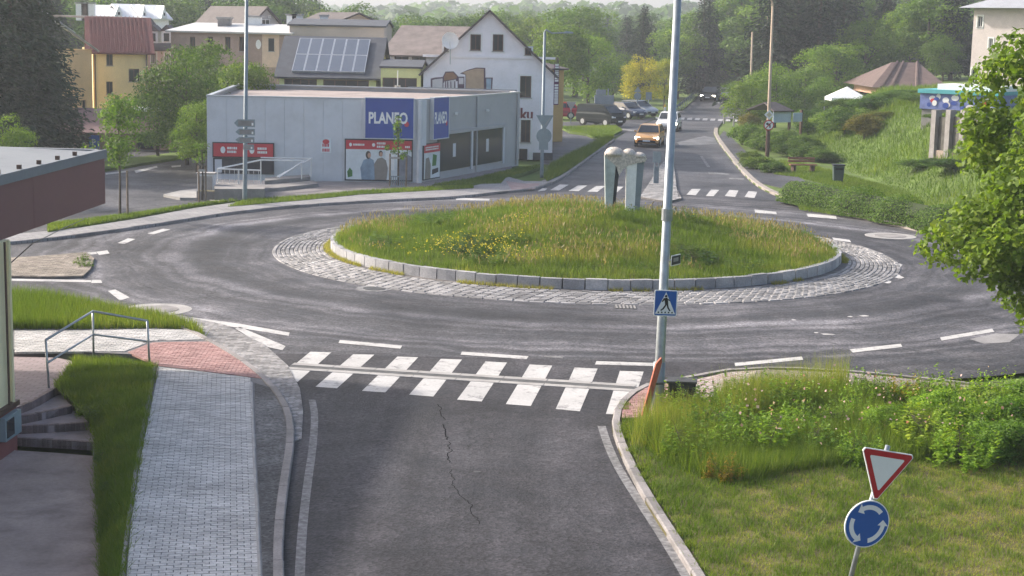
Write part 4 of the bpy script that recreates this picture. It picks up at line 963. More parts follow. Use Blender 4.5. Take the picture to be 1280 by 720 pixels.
house('house', 'house with a broad weathered brown roof behind the green annex', wb, 9, ze, D(520, 33, 112).z, CREAMW, plain('weathered_tile', (.21, .175, .165), .8, .2, 1.5, bump=.4, dirt=.2), [(.6, ze - 1.1, 1.6, ze - .1), (1.8, ze - 1.1, 2.8, ze - .1)], False, .3, FRAME_B)
# brown flat block and beige gable behind the solar house
wk = Wall(D(362, 60, 113), D(480, 60, 113)); zt = wk.pix(420, 32)[1]
house('house', 'plain taupe block rising behind the solar roof', wk, 7, zt, zt + .4, plain('taupe_render', (.47, .40, .35), .8, .06, .6), SLATE, [], False, .15)
wk = Wall(D(414, 40, 122), D(481, 40, 124)); zt = wk.pix(440, 31)[1]
kb, _ = house('house', 'beige gabled attic house with pale roof edge behind the taupe block', wk, 8, zt, wk.pix(437, 16)[1], plain('beige_render', (.64, .52, .42), .8, .06, .6), DKROOF, [wk.rect(433, 27, 440, 32)], True, .25, FRAME_B)
# long brownish terrace with pale flat roof edge
wt = Wall(D(214, 80, 117), D(362, 80, 113)); zt = wt.pix(290, 40)[1]
wins = [wt.rect(x, 46, x + 7, 64) for x in (237, 259, 281, 299, 336)]
BRW = plain('brown_render', (.40, .29, .25), .85, .15, .6, dirt=.2)
tr, trr = house('house', 'long brown terrace house with a pale flat roof edge and round sign', wt, 7, zt, zt + .55, BRW, plain('pale_sheet_roof', (.5, .5, .5), .6, .1, 1), wins, False, .3, FRAME_B)
r = wt.rect(328, 42, 349, 84); wt.box(MB(), (r[0], r[1], r[2], r[3]), .0, .03).build('beige_strip', plain('beige_strip', (.66, .5, .38), .8, .08), tr)
wt.box(MB(), (wt.rect(336, 48, 343, 64)), .03, .05).build('dark_window', GLASS, tr)
r = wt.rect(320, 50, 327, 61); ell(wt, (r[0] + r[2]) / 2, (r[1] + r[3]) / 2, .22, .33, .05, WHITE, tr, 'round_sign')
for a, b, s in ((281, 34, .9), (318, 32, 1.0), (365, 30, .7), (372, 30, .7), (405, 31, .55)):
    p = D(a, b, 118); chimney((p.x, p.y, zt), s, p.z - zt + .6, tr, WHITE if a > 300 else CONC)
wd = Wall(D(312, 30, 128), D(352, 30, 130)); zt = wd.pix(330, 31)[1]
house('house', 'small grey gabled house behind the brown terrace', wd, 8, zt, wd.pix(336, 9)[1], plain('grey_render', (.42, .42, .43), .8, .08), DKROOF, [wd.rect(326, 24, 337, 32), wd.rect(335, 19, 338, 23)], True, .3, FRAME_W)

# cream house with red sheet roof
CREAM = plain('cream_render', (.80, .62, .34), .8, .06, .6, dirt=.1); REDROOF = plain('red_sheet_roof', (.135, .042, .04), .85, .12, 1.2, dirt=.15)
wc = Wall(D(117, 130, 112), D(186, 130, 113)); ea = wc.pix(150, 63)[1]; rd = D(130, 22, 116).z
wins = [wc.rect(133, 67, 141, 82), wc.rect(161, 86, 174, 102), wc.rect(133, 102, 141, 118)]
ch_, chr_ = house('house', 'cream house with a red seamed sheet-metal roof', wc, 10, ea, rd, CREAM, REDROOF, wins, False, .45, FRAME_B, None, mull=1, ridge_in=4.5)
for k in range(14):
    a = wc.at(wc.w * k / 13 - .2, ea - .04, .42); b = wc.at(wc.w * k / 13 - .2, rd + .13, -4.5); MB().tube([a, b], .03, 4).build('seam', REDROOF, chr_)
MB().tube([wc.at(.15, 0, .1), wc.at(.15, ea, .1)], .06, 6).build('downpipe', FRAME_B, ch_); MB().tube([wc.at(wc.w - .1, 0, .1), wc.at(wc.w - .1, ea, .1)], .06, 6).build('downpipe', FRAME_B, ch_)
wq = Wall(D(86, 130, 107), D(116, 130, 110.5)); ea2 = wq.pix(100, 62)[1]
w2 = thing('house', wq.at(wq.w / 2, 0, -3), 'orange-lit gable wing with a pale lean-to roof beside the cream house', 'house')
facade(wq, ea2, [wq.rect(103, 125, 108, 145)], 'wall', plain('orange_render', (.66, .44, .24), .8, .08, .6), w2); window(wq, wq.rect(103, 125, 108, 145), w2, FRAME_B)
plate([wq.at(-.9, ea2 + 1.75, .1), wq.at(wq.w + .3, ea2 - .1, .45), wq.at(wq.w + .1, ea2 + 1.0, -1.3), wq.at(-.9, ea2 + 2.7, -1.6)], .12, 'roof', plain('pale_slate', (.33, .34, .36), .55, .15, 1.2), w2)
MB().tube([wq.at(-1.0, ea2 + 2.75, -1.6), wq.at(wq.w + .1, ea2 + 1.05, -1.3)], .1, 6).build('verge_board', WHITE, w2)
back_box([wq.at(wq.w, 0)[:2], wq.at(wq.w, 0, -2)[:2], wq.at(0, 0, -2)[:2], wq.at(0, 0)[:2]], 0, ea2, 'wall', CREAM, w2, skip=(3,))
# mansard house to the right of it, white roofs behind
wm = Wall(D(176, 130, 122), D(214, 130, 124)); ea = wm.pix(200, 62)[1]
mh = thing('house', wm.at(wm.w / 2, 0, -4), 'pinkish house with a dark mansard roof and white dormers', 'house')
hol = [wm.rect(189, 66, 195, 80), wm.rect(206, 66, 212, 80)]
facade(wm, ea, hol, 'wall', plain('pink_render', (.62, .48, .47), .8, .06, .6), mh)
for h in hol: window(wm, h, mh, FRAME_W, surround=WHITE)
back_box([wm.at(wm.w, 0)[:2], wm.at(wm.w, 0, -8)[:2], wm.at(0, 0, -8)[:2], wm.at(0, 0)[:2]], 0, ea, 'wall', CREAM, mh, skip=(3,))
zt = D(200, 23, 126).z
mr = plate([wm.at(-2.6, ea, .3), wm.at(wm.w + .3, ea, .3), wm.at(wm.w - .2, zt, -2.2), wm.at(-2.6, zt, -2.2)], .15, 'roof', DKROOF, mh)
plate([wm.at(-2.6, zt, -2.2), wm.at(wm.w - .2, zt, -2.2), wm.at(wm.w - .2, zt + .1, -8), wm.at(-2.6, zt + .1, -8)], .12, 'roof', DKROOF, mh)
for a in (176, 192, 209):
    c = D(a, 52, 121.6); MB().prism([(c.x - .35, c.y - .2), (c.x + .35, c.y - .2), (c.x + .35, c.y + 1.4), (c.x - .35, c.y + 1.4)], c.z - .1, c.z + .8).build('dormer', WHITE, mr)
    MB().obox((c.x - .2, c.y - .23, c.z + .02), (.4, 0, 0), (0, .04, 0), (0, 0, .6)).build('dormer_pane', GLASS, mr)
    MB().add([(c.x - .5, c.y - .3, c.z + .78), (c.x + .5, c.y - .3, c.z + .78), (c.x, c.y - .3, c.z + 1.25), (c.x - .5, c.y + 1.4, c.z + .78), (c.x + .5, c.y + 1.4, c.z + .78), (c.x, c.y + 1.4, c.z + 1.25)], [(0, 1, 2), (5, 4, 3), (0, 2, 5, 3), (2, 1, 4, 5), (1, 0, 3, 4)]).build('dormer_roof', DKROOF, mr)
WROOF = plain('white_sheet_roof', (.68, .69, .70), .5, .05, .8, dirt=.06)
for (a, b, c0, d0, lab) in ((112, 160, 9, 21, 'white-roofed house with a chimney stack behind the red roof'), (158, 186, 8, 22, 'white-roofed small gabled house beyond the mansard roof'), (182, 211, 9, 22, 'white-roofed end house beneath the woods')):
    w_ = Wall(D(a, 30, 142), D(b, 30, 143)); ze = w_.pix((a + b) / 2, d0 + 1)[1]; zr = D((a + b) / 2, c0 - 2, 145).z
    t_, r_ = house('house', lab, w_, 7, ze, zr, CREAMW, WROOF, [], False, .3)
    g0_ = w_.at(w_.w * .72, ze, .6); gm = MB().add([w_.at(w_.w * .62, ze, .4), w_.at(w_.w * .9, ze, .4), w_.at(w_.w * .76, zr, .4), w_.at(w_.w * .62, ze, -2), w_.at(w_.w * .9, ze, -2), w_.at(w_.w * .76, zr, -2)], [(0, 1, 2), (0, 2, 5, 3), (2, 1, 4, 5)]).build('cross_gable', WROOF, t_)
    w_.box(MB(), (w_.w * .73, ze + .25, w_.w * .79, ze + .5), .4, .42).build('attic_window', GLASS, gm)
    if a < 150:
        for k in range(3): p = D(100 + k * 7, 12, 141); chimney((p.x, p.y, ze - .3), .6, p.z - ze + .8, t_, CREAMW if k != 1 else FRAME_B)
# low brown porch building behind the trees
wp = Wall(D(82, 170, 98), D(200, 170, 97)); zt = wp.pix(150, 163)[1]
ph, _ = house('house', 'low brown annex with carport openings behind the parking yard', wp, 5, zt, zt + 1.1, plain('annex_brown', (.28, .2, .18), .8, .12, .7), plain('annex_roof', (.2, .125, .12), .7, .15, 1), [(wp.rect(170, 165, 192, 190)[0], .05, wp.rect(170, 165, 192, 190)[2], zt - .2), (wp.rect(100, 165, 112, 190)[0], .4, wp.rect(100, 165, 112, 190)[2], zt - .2)], False, .5, FRAME_B)
wp.box(MB(), (wp.rect(164, 135, 191, 139)[0], zt + 1.2, wp.rect(164, 135, 191, 139)[2], zt + 1.4), -2, .1).build('skylight', WHITE, ph)

# ---------------------------------------------------------------- left building with burgundy canopy
BURG = plain('burgundy_fascia', (.17, .075, .085), .5, .08, .8, dirt=.1); ZINC = plain('zinc_roof', (.20, .215, .235), .75, .15, .8, dirt=.2)
f0, f1 = D(0, 300, 30.5), D(132, 259, 37.2)
zb, ztp = 3.56, 4.62
lb = thing('canopy_building', (f0.x - 3, 31, z_path), 'cream building with a burgundy canopy fascia and zinc roof', 'building')
dirv = Vector((f1.x - f0.x, f1.y - f0.y, 0)).normalized(); s0 = Vector((f0.x, f0.y, 0)) - dirv * 14; Lc = (Vector((f1.x, f1.y, 0)) - s0).length
wca = Wall(s0, Vector((f1.x, f1.y, 0)))
k0 = (Vector((D(49, 290, 32.4).x, 32.4, 0)) - s0).dot(dirv)
for a, b in ((0, k0 - 3.5), (k0 - 3.5, k0), (k0, Lc)): wca.box(MB(), (a + .006, zb, b - .006, ztp), -.1, 0).build('fascia_panel', BURG, lb)
e_ = Wall(Vector((f1.x, f1.y, 0)), Vector((f1.x, f1.y, 0)) + wca.n * -14); e_.box(MB(), (.01, zb, 14, ztp), -.1, 0).build('fascia_panel', BURG, lb)
wca.box(MB(), (0, zb - .02, Lc - .1, zb + .06), -6, -.1).build('soffit', plain('cream_soffit', (.5, .46, .36), .7, .1), lb)
wca.box(MB(), (-.05, ztp, Lc + .04, ztp + .2), -.16, .04).build('gutter', ZINC, lb); e_.box(MB(), (-.0, ztp, 14, ztp + .2), -.16, .04).build('gutter', ZINC, lb)
plate([wca.at(0, ztp + .16, -.1), wca.at(Lc - .05, ztp + .16, -.1), wca.at(Lc - .05, ztp + .42, -12), wca.at(0, ztp + .42, -12)], .06, 'roof', ZINC, lb)
for k in range(7):
    u = k0 - 4 + k * 1.15; MB().box(wca.at(u, ztp + .24, -.08), (.08, .08, .09)).build('roof_clip', FRAME_B, lb)
wc0 = G(19, 560, z_path); ww_ = Wall(Vector((wc0.x, wc0.y, 0)) - dirv * 14, Vector((wc0.x, wc0.y, 0)))
CREAMP = plain('cream_panel', (.86, .77, .50), .7, .06, 1.2, dirt=.12)
zsill = ww_.pix(17, 500)[1]
ww_.box(MB(), (0, zsill, 14, zb), -3, 0).build('wall', CREAMP, lb); ww_.box(MB(), (0, z_path - .2, 14.02, zsill - .1), -3, .04).build('plinth', plain('red_plinth', (.3, .11, .10), .8, .12, 2, dirt=.25), lb)
ww_.box(MB(), (0, zsill - .1, 14.06, zsill), -3, .1).build('sill', FRAME_B, lb)
MB().tube([ww_.at(13.6, zsill, .06), ww_.at(13.6, zb, .06)], .025, 6).build('conduit', FRAME_B, lb)
MB().tube([ww_.at(13.85, zsill, .05), ww_.at(13.85, zb, .05)], .035, 6).build('downpipe', CREAMP, lb)
eb = ww_.box(MB(), (13.1, zsill - .62, 13.95, zsill - .16), .04, .16).build('meter_box', plain('meter_box_grey', (.26, .32, .34), .5, .1), lb); ww_.box(MB(), (13.16, zsill - .56, 13.55, zsill - .22), .16, .17).build('meter_door', GLASS, eb)
cb = thing('overhead_cable', D(37, 303, 31), 'thin black cable slung from the canopy across the road', 'cable')
MB().tube([D(12, 330, 30.9), D(40, 305, 34), D(80, 285, 44), D(105, 274, 60)], .012, 5).build('cable', BLACK, cb)

# ---------------------------------------------------------------- right: retaining wall, terrace things, houses
rw = thing('retaining_wall', D(1190, 200, 88), 'broken concrete retaining wall with tall posts on the embankment', 'retaining wall')
wr2 = Wall(D(1160, 205, 84.5), D(1260, 230, 79)); 
wr2.box(MB(), (0, .2, wr2.w, wr2.pix(1165, 187)[1]), -.4, 0).build('wall', plain('stained_concrete', (.30, .24, .20), .9, .25, .9, dirt=.3, bump=.5), rw)
for a in (1166, 1184, 1202, 1222):
    b, t_ = wr2.pix(a, 190), wr2.pix(a, 137); wr2.box(MB(), (b[0] - .18, b[1] - .3, b[0] + .18, t_[1]), -.3, .1).build('post', CONC, rw)
    if a < 1210: b2 = wr2.pix(a + 18, 190)[0]; wr2.box(MB(), (b[0] + .2, b[1] - .1, b2 - .2, t_[1] - .35), -.2, -.12).build('infill', plain('dark_mesh_infill', (.10, .095, .085), .9, .3, 3), rw)
fk = thing('fair_stall', D(1180, 125, 100), 'colourful striped fairground stall on the terrace behind concrete posts', 'stall')
wf2 = Wall(D(1150, 125, 94), D(1250, 125, 91)); r = wf2.rect(1150, 117, 1245, 138)
wf2.box(MB(), (0, r[1], wf2.w, r[3]), -2.5, 0).build('body', plain('stall_blue', (.16, .2, .42), .6, .2, 3), fk); r2 = wf2.rect(1150, 113, 1245, 118); wf2.box(MB(), (-.1, r2[1], wf2.w, r2[3]), -2.6, .15).build('valance', plain('turquoise', (.10, .38, .42), .6, .1), fk)
wf2.box(MB(), (.9, r2[3], wf2.w, r2[3] + .32), -2.4, -.3).build('roof', WHITE, fk); q = random.Random(8)
for k in range(18):
    u = q.uniform(.2, wf2.w - .5); z = q.uniform(r[1] + .1, r[3] - .2); ell(wf2, u, z, q.uniform(.12, .28), q.uniform(.1, .2), .01 + k * .002, q.choice([WHITE, WHITE, REDP, BLUEP, PALE]), fk, 'painted_panel')
wf2.box(MB(), (.1, hgt(25, 93) - 1.5, wf2.w - .1, r[1] + .01), -2.4, -.1).build('base', CONC, fk)
# brown pyramid roof house
bx = D(1127, 115, 140); ph_ = thing('house', (bx.x, bx.y, hgt(bx.x, bx.y)), 'low house with a hipped brown roof among the trees', 'house')
zw = D(1127, 109, 138).z; zr = D(1135, 78, 142).z; x0, x1 = D(1083, 110, 138).x, D(1180, 110, 138).x
MB().prism([(x0 + .8, 137), (x1 - .8, 137), (x1 - .8, 147), (x0 + .8, 147)], hgt(bx.x, bx.y) - .5, zw).build('wall', plain('salmon_render', (.6, .36, .27), .8, .08), ph_)
xm0, xm1 = D(1115, 80, 142).x, D(1148, 80, 142).x; BRR = plain('brown_tile_roof', (.135, .095, .085), .75, .2, 1.5, bump=.4)
P = [(x0, 136, zw), (x1, 136, zw), (x1, 148, zw), (x0, 148, zw), (xm0, 142, zr), (xm1, 142, zr)]
rf = MB().add(P, [(0, 1, 5, 4), (1, 2, 5), (2, 3, 4, 5), (3, 0, 4), (3, 2, 1, 0)]).build('roof', BRR, ph_)
for t_ in (.2, .42, .95): MB().tube([Vector(P[0]).lerp(Vector(P[1]), t_ * .6 + .0) + Vector((0, 0, .06)), Vector(P[4]).lerp(Vector(P[5]), t_) + Vector((0, 0, .06))], .12, 5).build('ridge_tile', BRR, rf)
# white tent
tx = D(1062, 122, 128); tn = thing('party_tent', (tx.x, tx.y, hgt(tx.x, tx.y)), 'white pyramid party tent above the hedge', 'tent')
zw, zp = D(1062, 123, 128).z, D(1064, 109, 128).z; x0, x1 = D(1040, 123, 128).x, D(1086, 123, 128).x; y0 = 128
MB().add([(x0, y0, zw), (x1, y0, zw), (x1, y0 + 3, zw), (x0, y0 + 3, zw), ((x0 + x1) / 2, y0 + 1.5, zp), (x0, y0, zw - .25), (x1, y0, zw - .25), (x1, y0 + 3, zw - .25), (x0, y0 + 3, zw - .25)], [(0, 1, 4), (1, 2, 4), (2, 3, 4), (3, 0, 4), (5, 6, 1, 0), (6, 7, 2, 1), (7, 8, 3, 2), (8, 5, 0, 3)]).build('canopy', WHITE, tn)
for a, b in ((x0, y0), (x1, y0), (x1, y0 + 3), (x0, y0 + 3)): MB().tube([(a, b, hgt(a, b) - .2), (a, b, zw)], .04, 6).build('pole', GALV, tn)
# villa behind the foreground tree
wv = Wall(D(1212, 100, 128), D(1300, 100, 124)); vz = wv.pix(1230, 10)[1]
vv = thing('house', wv.at(wv.w / 2, hgt(38, 126), -4), 'tall pink and white villa with hipped pale roof behind the leafy tree', 'house')
z0v = hgt(40, 126) - 1; hol = [wv.rect(1222, 20, 1228, 34), wv.rect(1236, 48, 1241, 60), wv.rect(1214, 86, 1222, 104)]
facade(wv, vz, hol, 'wall', plain('villa_pink', (.60, .53, .51), .8, .06), vv, z0=z0v)
for h in hol: window(wv, h, vv, FRAME_W, surround=WHITE)
back_box([wv.at(wv.w, 0)[:2], wv.at(wv.w, 0, -9)[:2], wv.at(0, 0, -9)[:2], wv.at(0, 0)[:2]], z0v, vz, 'wall', CREAMW, vv, skip=(3,))
P = [wv.at(-.9, vz, .9), wv.at(wv.w + .9, vz, .9), wv.at(wv.w + .9, vz, -9.9), wv.at(-.9, vz, -9.9), wv.at(2.6, vz + 1.6, -4), wv.at(wv.w - 2, vz + 1.6, -4)]
MB().add(P, [(0, 1, 5, 4), (1, 2, 5), (2, 3, 4, 5), (3, 0, 4), (3, 2, 1, 0)]).build('roof', plain('villa_roof', (.33, .34, .37), .6, .1, 1), vv); chimney(wv.at(1.6, vz + .8, -2), .9, 1.8, vv, CREAMW)
# notice boards / kiosk by the far right road
bk = thing('billboard_shelter', G(985, 165), 'dark-roofed shelter with pale blue notice boards beside the right road', 'shelter')
wk = Wall(D(965, 160, 112), D(1003, 160, 114)); r = wk.rect(966, 139, 988, 153)
for (a, b, c, d) in ((966, 139, 988, 153), (991, 141, 1002, 152)): wk.box(MB(), wk.rect(a, b, c, d), .0, .06).build('board', plain('pale_blue_board', (.5, .57, .68), .5, .1, 1.5), bk)
plate([wk.at(-.2, r[3] + .05, .3), wk.at(wk.w * .6, r[3] + .05, .3), wk.at(wk.w * .42, r[3] + .6, -1), wk.at(.2, r[3] + .6, -1)], .1, 'roof', DKROOF, bk); plate([wk.at(-.2, r[3] + .05, -2.3), wk.at(wk.w * .6, r[3] + .05, -2.3), wk.at(wk.w * .42, r[3] + .6, -1), wk.at(.2, r[3] + .6, -1)], .1, 'roof', DKROOF, bk)
for u in (-.3, wk.w * .6, wk.w * .99): wk.box(MB(), (u - .08, hgt(wk.o.x, 112) - .3, u + .08, r[3] + .05), -.2, -.04).build('post', FRAME_B, bk)
# ================================================================ STREET FURNITURE
def pole(name, base, top, r0, r1, label, cat='lamp post', mat=None, n=12):
    t = thing(name, base, label, cat); MB().tube([base, (Vector(base) + (Vector(top) - Vector(base)) * .02), top], [r0 * 1.0, r0, r1], n).build('shaft', mat or GALV, t, smooth=True); return t
# near lamp post with crossing sign, leaning a little
b = G(822, 512, .08); tp = D(848.5, -30, b.y + .1)
lp = pole('lamp_post', b, tp, .105, .075, 'tall galvanised lamp post carrying the blue pedestrian crossing sign')
MB().tube([b, b + Vector((0, 0, 1.0))], .125, 12).build('base_sleeve', GALV_D, lp, smooth=True)
m_ = b.lerp(tp, .46); MB().tube([m_ - (tp - b).normalized() * .12, m_ + (tp - b).normalized() * .12], .115, 12).build('collar', GALV, lp)
class Plane_:
    """flat sign plate facing the camera side"""
    def __init__(s, c, u, v): s.c = Vector(c); s.u = Vector(u).normalized(); s.v = Vector(v).normalized(); s.n = s.u.cross(s.v).normalized()
    def at(s, a, b, off=0): return s.c + s.u * a + s.v * b + s.n * off
    def poly(s, pts, o0, o1, name, mat, parent):
        n = len(pts); vs = [s.at(a, b, o0) for a, b in pts] + [s.at(a, b, o1) for a, b in pts]
        A = sum(pts[i][0] * pts[(i + 1) % n][1] - pts[(i + 1) % n][0] * pts[i][1] for i in range(n))
        fs = [tuple(range(n, 2 * n)), tuple(range(n - 1, -1, -1))] + [(i, (i + 1) % n, n + (i + 1) % n, n + i) for i in range(n)]
        if A < 0: fs = [f[::-1] for f in fs]
        return MB().add(vs, fs).build(name, mat, parent)
S_BLUE = plain('sign_blue', (.018, .10, .36), .35, .05, 3); S_WHITE = plain('sign_white', (.72, .73, .74), .35, .03, 3); S_RED = plain('sign_red', (.42, .022, .03), .35, .05, 3); S_BLACK = plain('sign_black', (.012, .012, .012), .5, .1); S_YEL = plain('sign_yellow', (.65, .42, .04), .4, .05)
def rounded(w, h, r, k=5):
    P = []
    for cx, cy, a0 in ((w - r, h - r, 0), (-w + r, h - r, 90), (-w + r, -h + r, 180), (w - r, -h + r, 270)):
        for i in range(k): a = math.radians(a0 + 90 * i / (k - 1)); P.append((cx + r * math.cos(a), cy + r * math.sin(a)))
    return P
cs = D(832, 379, b.y - .14); S = Plane_(cs, (1, .05, -.02), (.02, 0, 1))
sg = thing('crossing_sign', cs, 'square blue pedestrian crossing sign strapped to the lamp post', 'road sign')
k = .235
S.poly(rounded(k, k * 1.15, .03), -.012, .0, 'plate', S_WHITE, sg); S.poly(rounded(k - .018, k * 1.15 - .018, .02), .0, .003, 'blue_field', S_BLUE, sg)
S.poly([(-k * .88, -k * .95), (k * .88, -k * .95), (0, k * .98)], .003, .006, 'white_triangle', S_WHITE, sg)
for P in ([(-.015, .12), (.02, .125), (.03, .155), (.01, .175), (-.015, .165), (-.025, .14)], [(-.045, .1), (.03, .12), (.05, .03), (.055, -.03), (-.01, -.04), (-.02, .04)], [(-.01, -.03), (.02, -.04), (-.03, -.12), (-.09, -.165), (-.1, -.14), (-.055, -.1)], [(.02, -.03), (.055, -.03), (.07, -.09), (.11, -.15), (.085, -.165), (.04, -.1)], [(-.045, .1), (-.03, .06), (-.07, .02), (-.085, .035)], [(.03, .1), (.05, .06), (.09, .045), (.09, .065)]):
    S.poly(P, .006, .009, 'walking_figure', S_BLACK, sg)
for a in (-.14, -.07, 0, .07, .14): S.poly([(a - .018, -.205), (a + .018, -.205), (a + .014, -.175), (a - .010, -.175)], .006, .0085, 'zebra_bar', S_BLACK, sg)
c2 = D(845, 325, b.y + .05); s2 = Plane_(c2, (.55, .83, 0), (0.02, 0, 1)); ss = thing('side_sign', c2, 'small dark sign board seen edge-on clamped to the lamp post', 'road sign')
s2.poly(rounded(.2, .11, .02), -.012, 0, 'plate', S_WHITE, ss); s2.poly([(-.19, -.09), (.19, -.09), (.19, .09), (-.19, .09)], .0, .003, 'dark_field', DARKM, ss); s2.poly([(-.12, -.03), (.1, -.03), (.1, .05), (-.12, .05)], .003, .005, 'pale_mark', CONC_L, ss); MB().tube([c2 + Vector((-.2, -.05, 0)), c2], .02, 6).build('bracket', GALV, ss)

# tilted red board and dark cabinet beside the post
rb = thing('marker_board', G(807, 518, .08), 'tilted rusty red marker board beside the lamp post', 'marker board')
q0, q1 = G(806, 521, .08), D(826, 447, G(806, 521).y - .05)
ax = (q1 - q0); pu = Vector((.9, .42, 0)).normalized(); nn = ax.cross(pu).normalized()
RUST = plain('red_plastic', (.42, .10, .05), .55, .2, 4, dirt=.4)
MB().add([q0 - pu * .07, q0 + pu * .05, q0 + ax * .93 + pu * .06, q0 + ax + pu * .02, q0 + ax * .9 - pu * .07] + [p + nn * .05 for p in (q0 - pu * .07, q0 + pu * .05, q0 + ax * .93 + pu * .06, q0 + ax + pu * .02, q0 + ax * .9 - pu * .07)], [(0, 1, 2, 3, 4), (9, 8, 7, 6, 5)] + [((i + 1) % 5, i, 5 + i, 5 + (i + 1) % 5) for i in range(5)]).build('board', RUST, rb)
MB().obox(q0 + pu * .055, ax * .9, pu * .03, nn * .05).build('pale_edge', CONC_L, rb); MB().tube([q0 + ax * .55 + pu * .05, q0 + ax * .55 + pu * .22], .025, 6).build('clamp', IRON, rb)
cbx = thing('dark_cabinet', G(850, 515, .06), 'low dark metal cabinet in the weeds behind the lamp post', 'cabinet')
c0 = G(849, 512, .06); MB().obox((c0.x - .26, c0.y, .0), (.56, -.04, 0), (.06, .4, 0), (.02, .02, .62)).build('body', DARKM, cbx); MB().obox((c0.x - .28, c0.y - .02, .62), (.62, -.04, 0), (.06, .45, 0), (0, 0, .04)).build('lid', IRON, cbx); MB().obox((c0.x - .18, c0.y - .03, .1), (.40, -.03, 0), (0, .02, 0), (.015, 0, .42)).build('door', BLACK, cbx)

# near give-way and roundabout signs on a leaning post
sd_ = 19.6; ct, cc, bt = D(1102, 585, sd_), D(1081, 653, sd_ - .02), D(1062, 735, sd_)
axv = (ct - D(1068, 705, sd_)).normalized(); base = bt - axv * ((bt.z - .0) / axv.z)
gw = thing('give_way_sign', base, 'leaning post with a give-way triangle above a blue roundabout sign', 'road sign')
MB().tube([base, cc, ct + axv * .3], .032, 10).build('post', GALV, gw, smooth=True)
v = axv; u = Vector((math.cos(.3), math.sin(.3), 0)); u = (u - v * u.dot(v)).normalized(); u2 = (u + v * -.0).normalized()
nf = u.cross(v).normalized() * .06; T = Plane_(ct + nf, u, v); s = .395
ang = math.radians(0)
tri = lambda k: [(-k, k * .62), (0, -k * 1.11), (k, k * .62)]
def rtri(k, r=.05):
    P = tri(k); out = []
    for i in range(3):
        p = Vector(P[i]).to_3d(); a = (Vector(P[i - 1]).to_3d() - p).normalized(); c = (Vector(P[(i + 1) % 3]).to_3d() - p).normalized()
        for t in (0, .5, 1): q = p + a * r * (1 - t) + c * r * t; q = q * .9 + p * .1 if t == .5 else q; out.append((q.x, q.y))
    return out
pl = T.poly(rtri(s), -.02, 0, 'give_way_plate', S_WHITE, gw); T.poly(rtri(s * .955, .045), 0, .003, 'red_border', S_RED, pl); T.poly(rtri(s * .66, .02), .003, .006, 'white_field', S_WHITE, pl)
Cc = Plane_(cc + nf, u, v); rd_ = .315
cir = lambda r, n=36: [(r * math.cos(2 * math.pi * i / n), r * math.sin(2 * math.pi * i / n)) for i in range(n)]
pl = Cc.poly(cir(rd_), -.02, 0, 'roundabout_plate', S_WHITE, gw); Cc.poly(cir(rd_ * .955), 0, .003, 'blue_field', S_BLUE, pl)
for k in range(3):
    a0 = math.radians(48 + 120 * k); a1 = a0 + math.radians(74); ri_, ro_ = .195, .255; P = []; n = 9
    P = [(ro_ * math.cos(a0 + (a1 - a0) * i / n), ro_ * math.sin(a0 + (a1 - a0) * i / n)) for i in range(n + 1)] + [(ri_ * math.cos(a1 - (a1 - a0) * i / n), ri_ * math.sin(a1 - (a1 - a0) * i / n)) for i in range(n + 1)]
    Cc.poly(P, .003, .006, 'arrow_shaft', S_WHITE, pl)
    Cc.poly([(.30 * math.cos(a1), .30 * math.sin(a1)), (.225 * math.cos(a1 + .34), .225 * math.sin(a1 + .34)), (.15 * math.cos(a1), .15 * math.sin(a1))], .0032, .0064, 'arrow_head', S_WHITE, pl)
for c in (ct, cc): c = c + nf * .25; MB().box((c.x, c.y, c.z), (.11, .05, .05), .3).build('clamp', GALV, gw)

# left lamp post with finger signs
b = G(306, 251, .1); tp = D(308.5, -25, b.y); l2 = pole('lamp_post', b, tp, .10, .07, 'slim lamp post with a stack of finger signs before the grey shop', mat=GALV_D)
for k, (y, h, w0, w1) in enumerate(((154, .165, -.34, .40), (165, .14, -.28, .40), (175, .13, -.28, .38), (184, .12, -.1, .36))):
    c = D(307, y, b.y - .15); P = Plane_(c, (1, .05, 0), (0, 0, 1))
    f_ = P.poly([(w0, h), (w1, h), (w1, -h), (w0, -h), (w0 - .16, 0)] if k < 3 else [(w0, h), (w1, h), (w1, -h), (w0, -h)], -.02, 0, 'finger_sign', SIGNBACK, l2)
    P.poly([(w0 + .02, h * .7), (w1 - .05, h * .7), (w1 - .05, -h * .7), (w0 + .02, -h * .7)], 0, .003, 'face', CONC, f_); P.poly([(w1 - .14, .02), (w1 - .07, .02), (w1 - .07, -h * .6), (w1 - .14, -h * .6)], .003, .006, 'white_mark', WHITE, f_)
# lamp post beside the white house, signs seen from behind
b = G(677, 222, .1); tp = D(681, 40, b.y); l3 = pole('lamp_post', b, tp, .10, .07, 'lamp post with curved arm and sign backs beside the white house', mat=GALV_D)
MB().tube([tp, tp + Vector((.05, 0, .12)), D(690, 41.5, b.y), D(706, 41, b.y)], [.05, .05, .04, .035], 8).build('arm', GALV_D, l3); p = D(708, 41, b.y); MB().loft([[(p.x + x, p.y - .1, p.z - .03), (p.x + x, p.y + .1, p.z - .03), (p.x + x, p.y + .07, p.z + h), (p.x + x, p.y - .07, p.z + h)] for x, h in ((-.15, .03), (0, .09), (.35, .05))]).build('lamp_head', SIGNBACK, l3)
sb = thing('give_way_sign', D(679, 165, b.y - .15), 'backs of a triangular and a round sign on the post beside the white house', 'road sign')
P = Plane_(D(681, 151, b.y - .13), (1, .15, 0), (0, 0, 1)); P.poly(tri(.46), -.02, 0, 'triangle_plate', SIGNBACK, sb); P.poly([(.02, -.2), (.3, .22), (.34, .22), (.05, -.25)], 0, .004, 'glint_strip', CONC_L, sb)
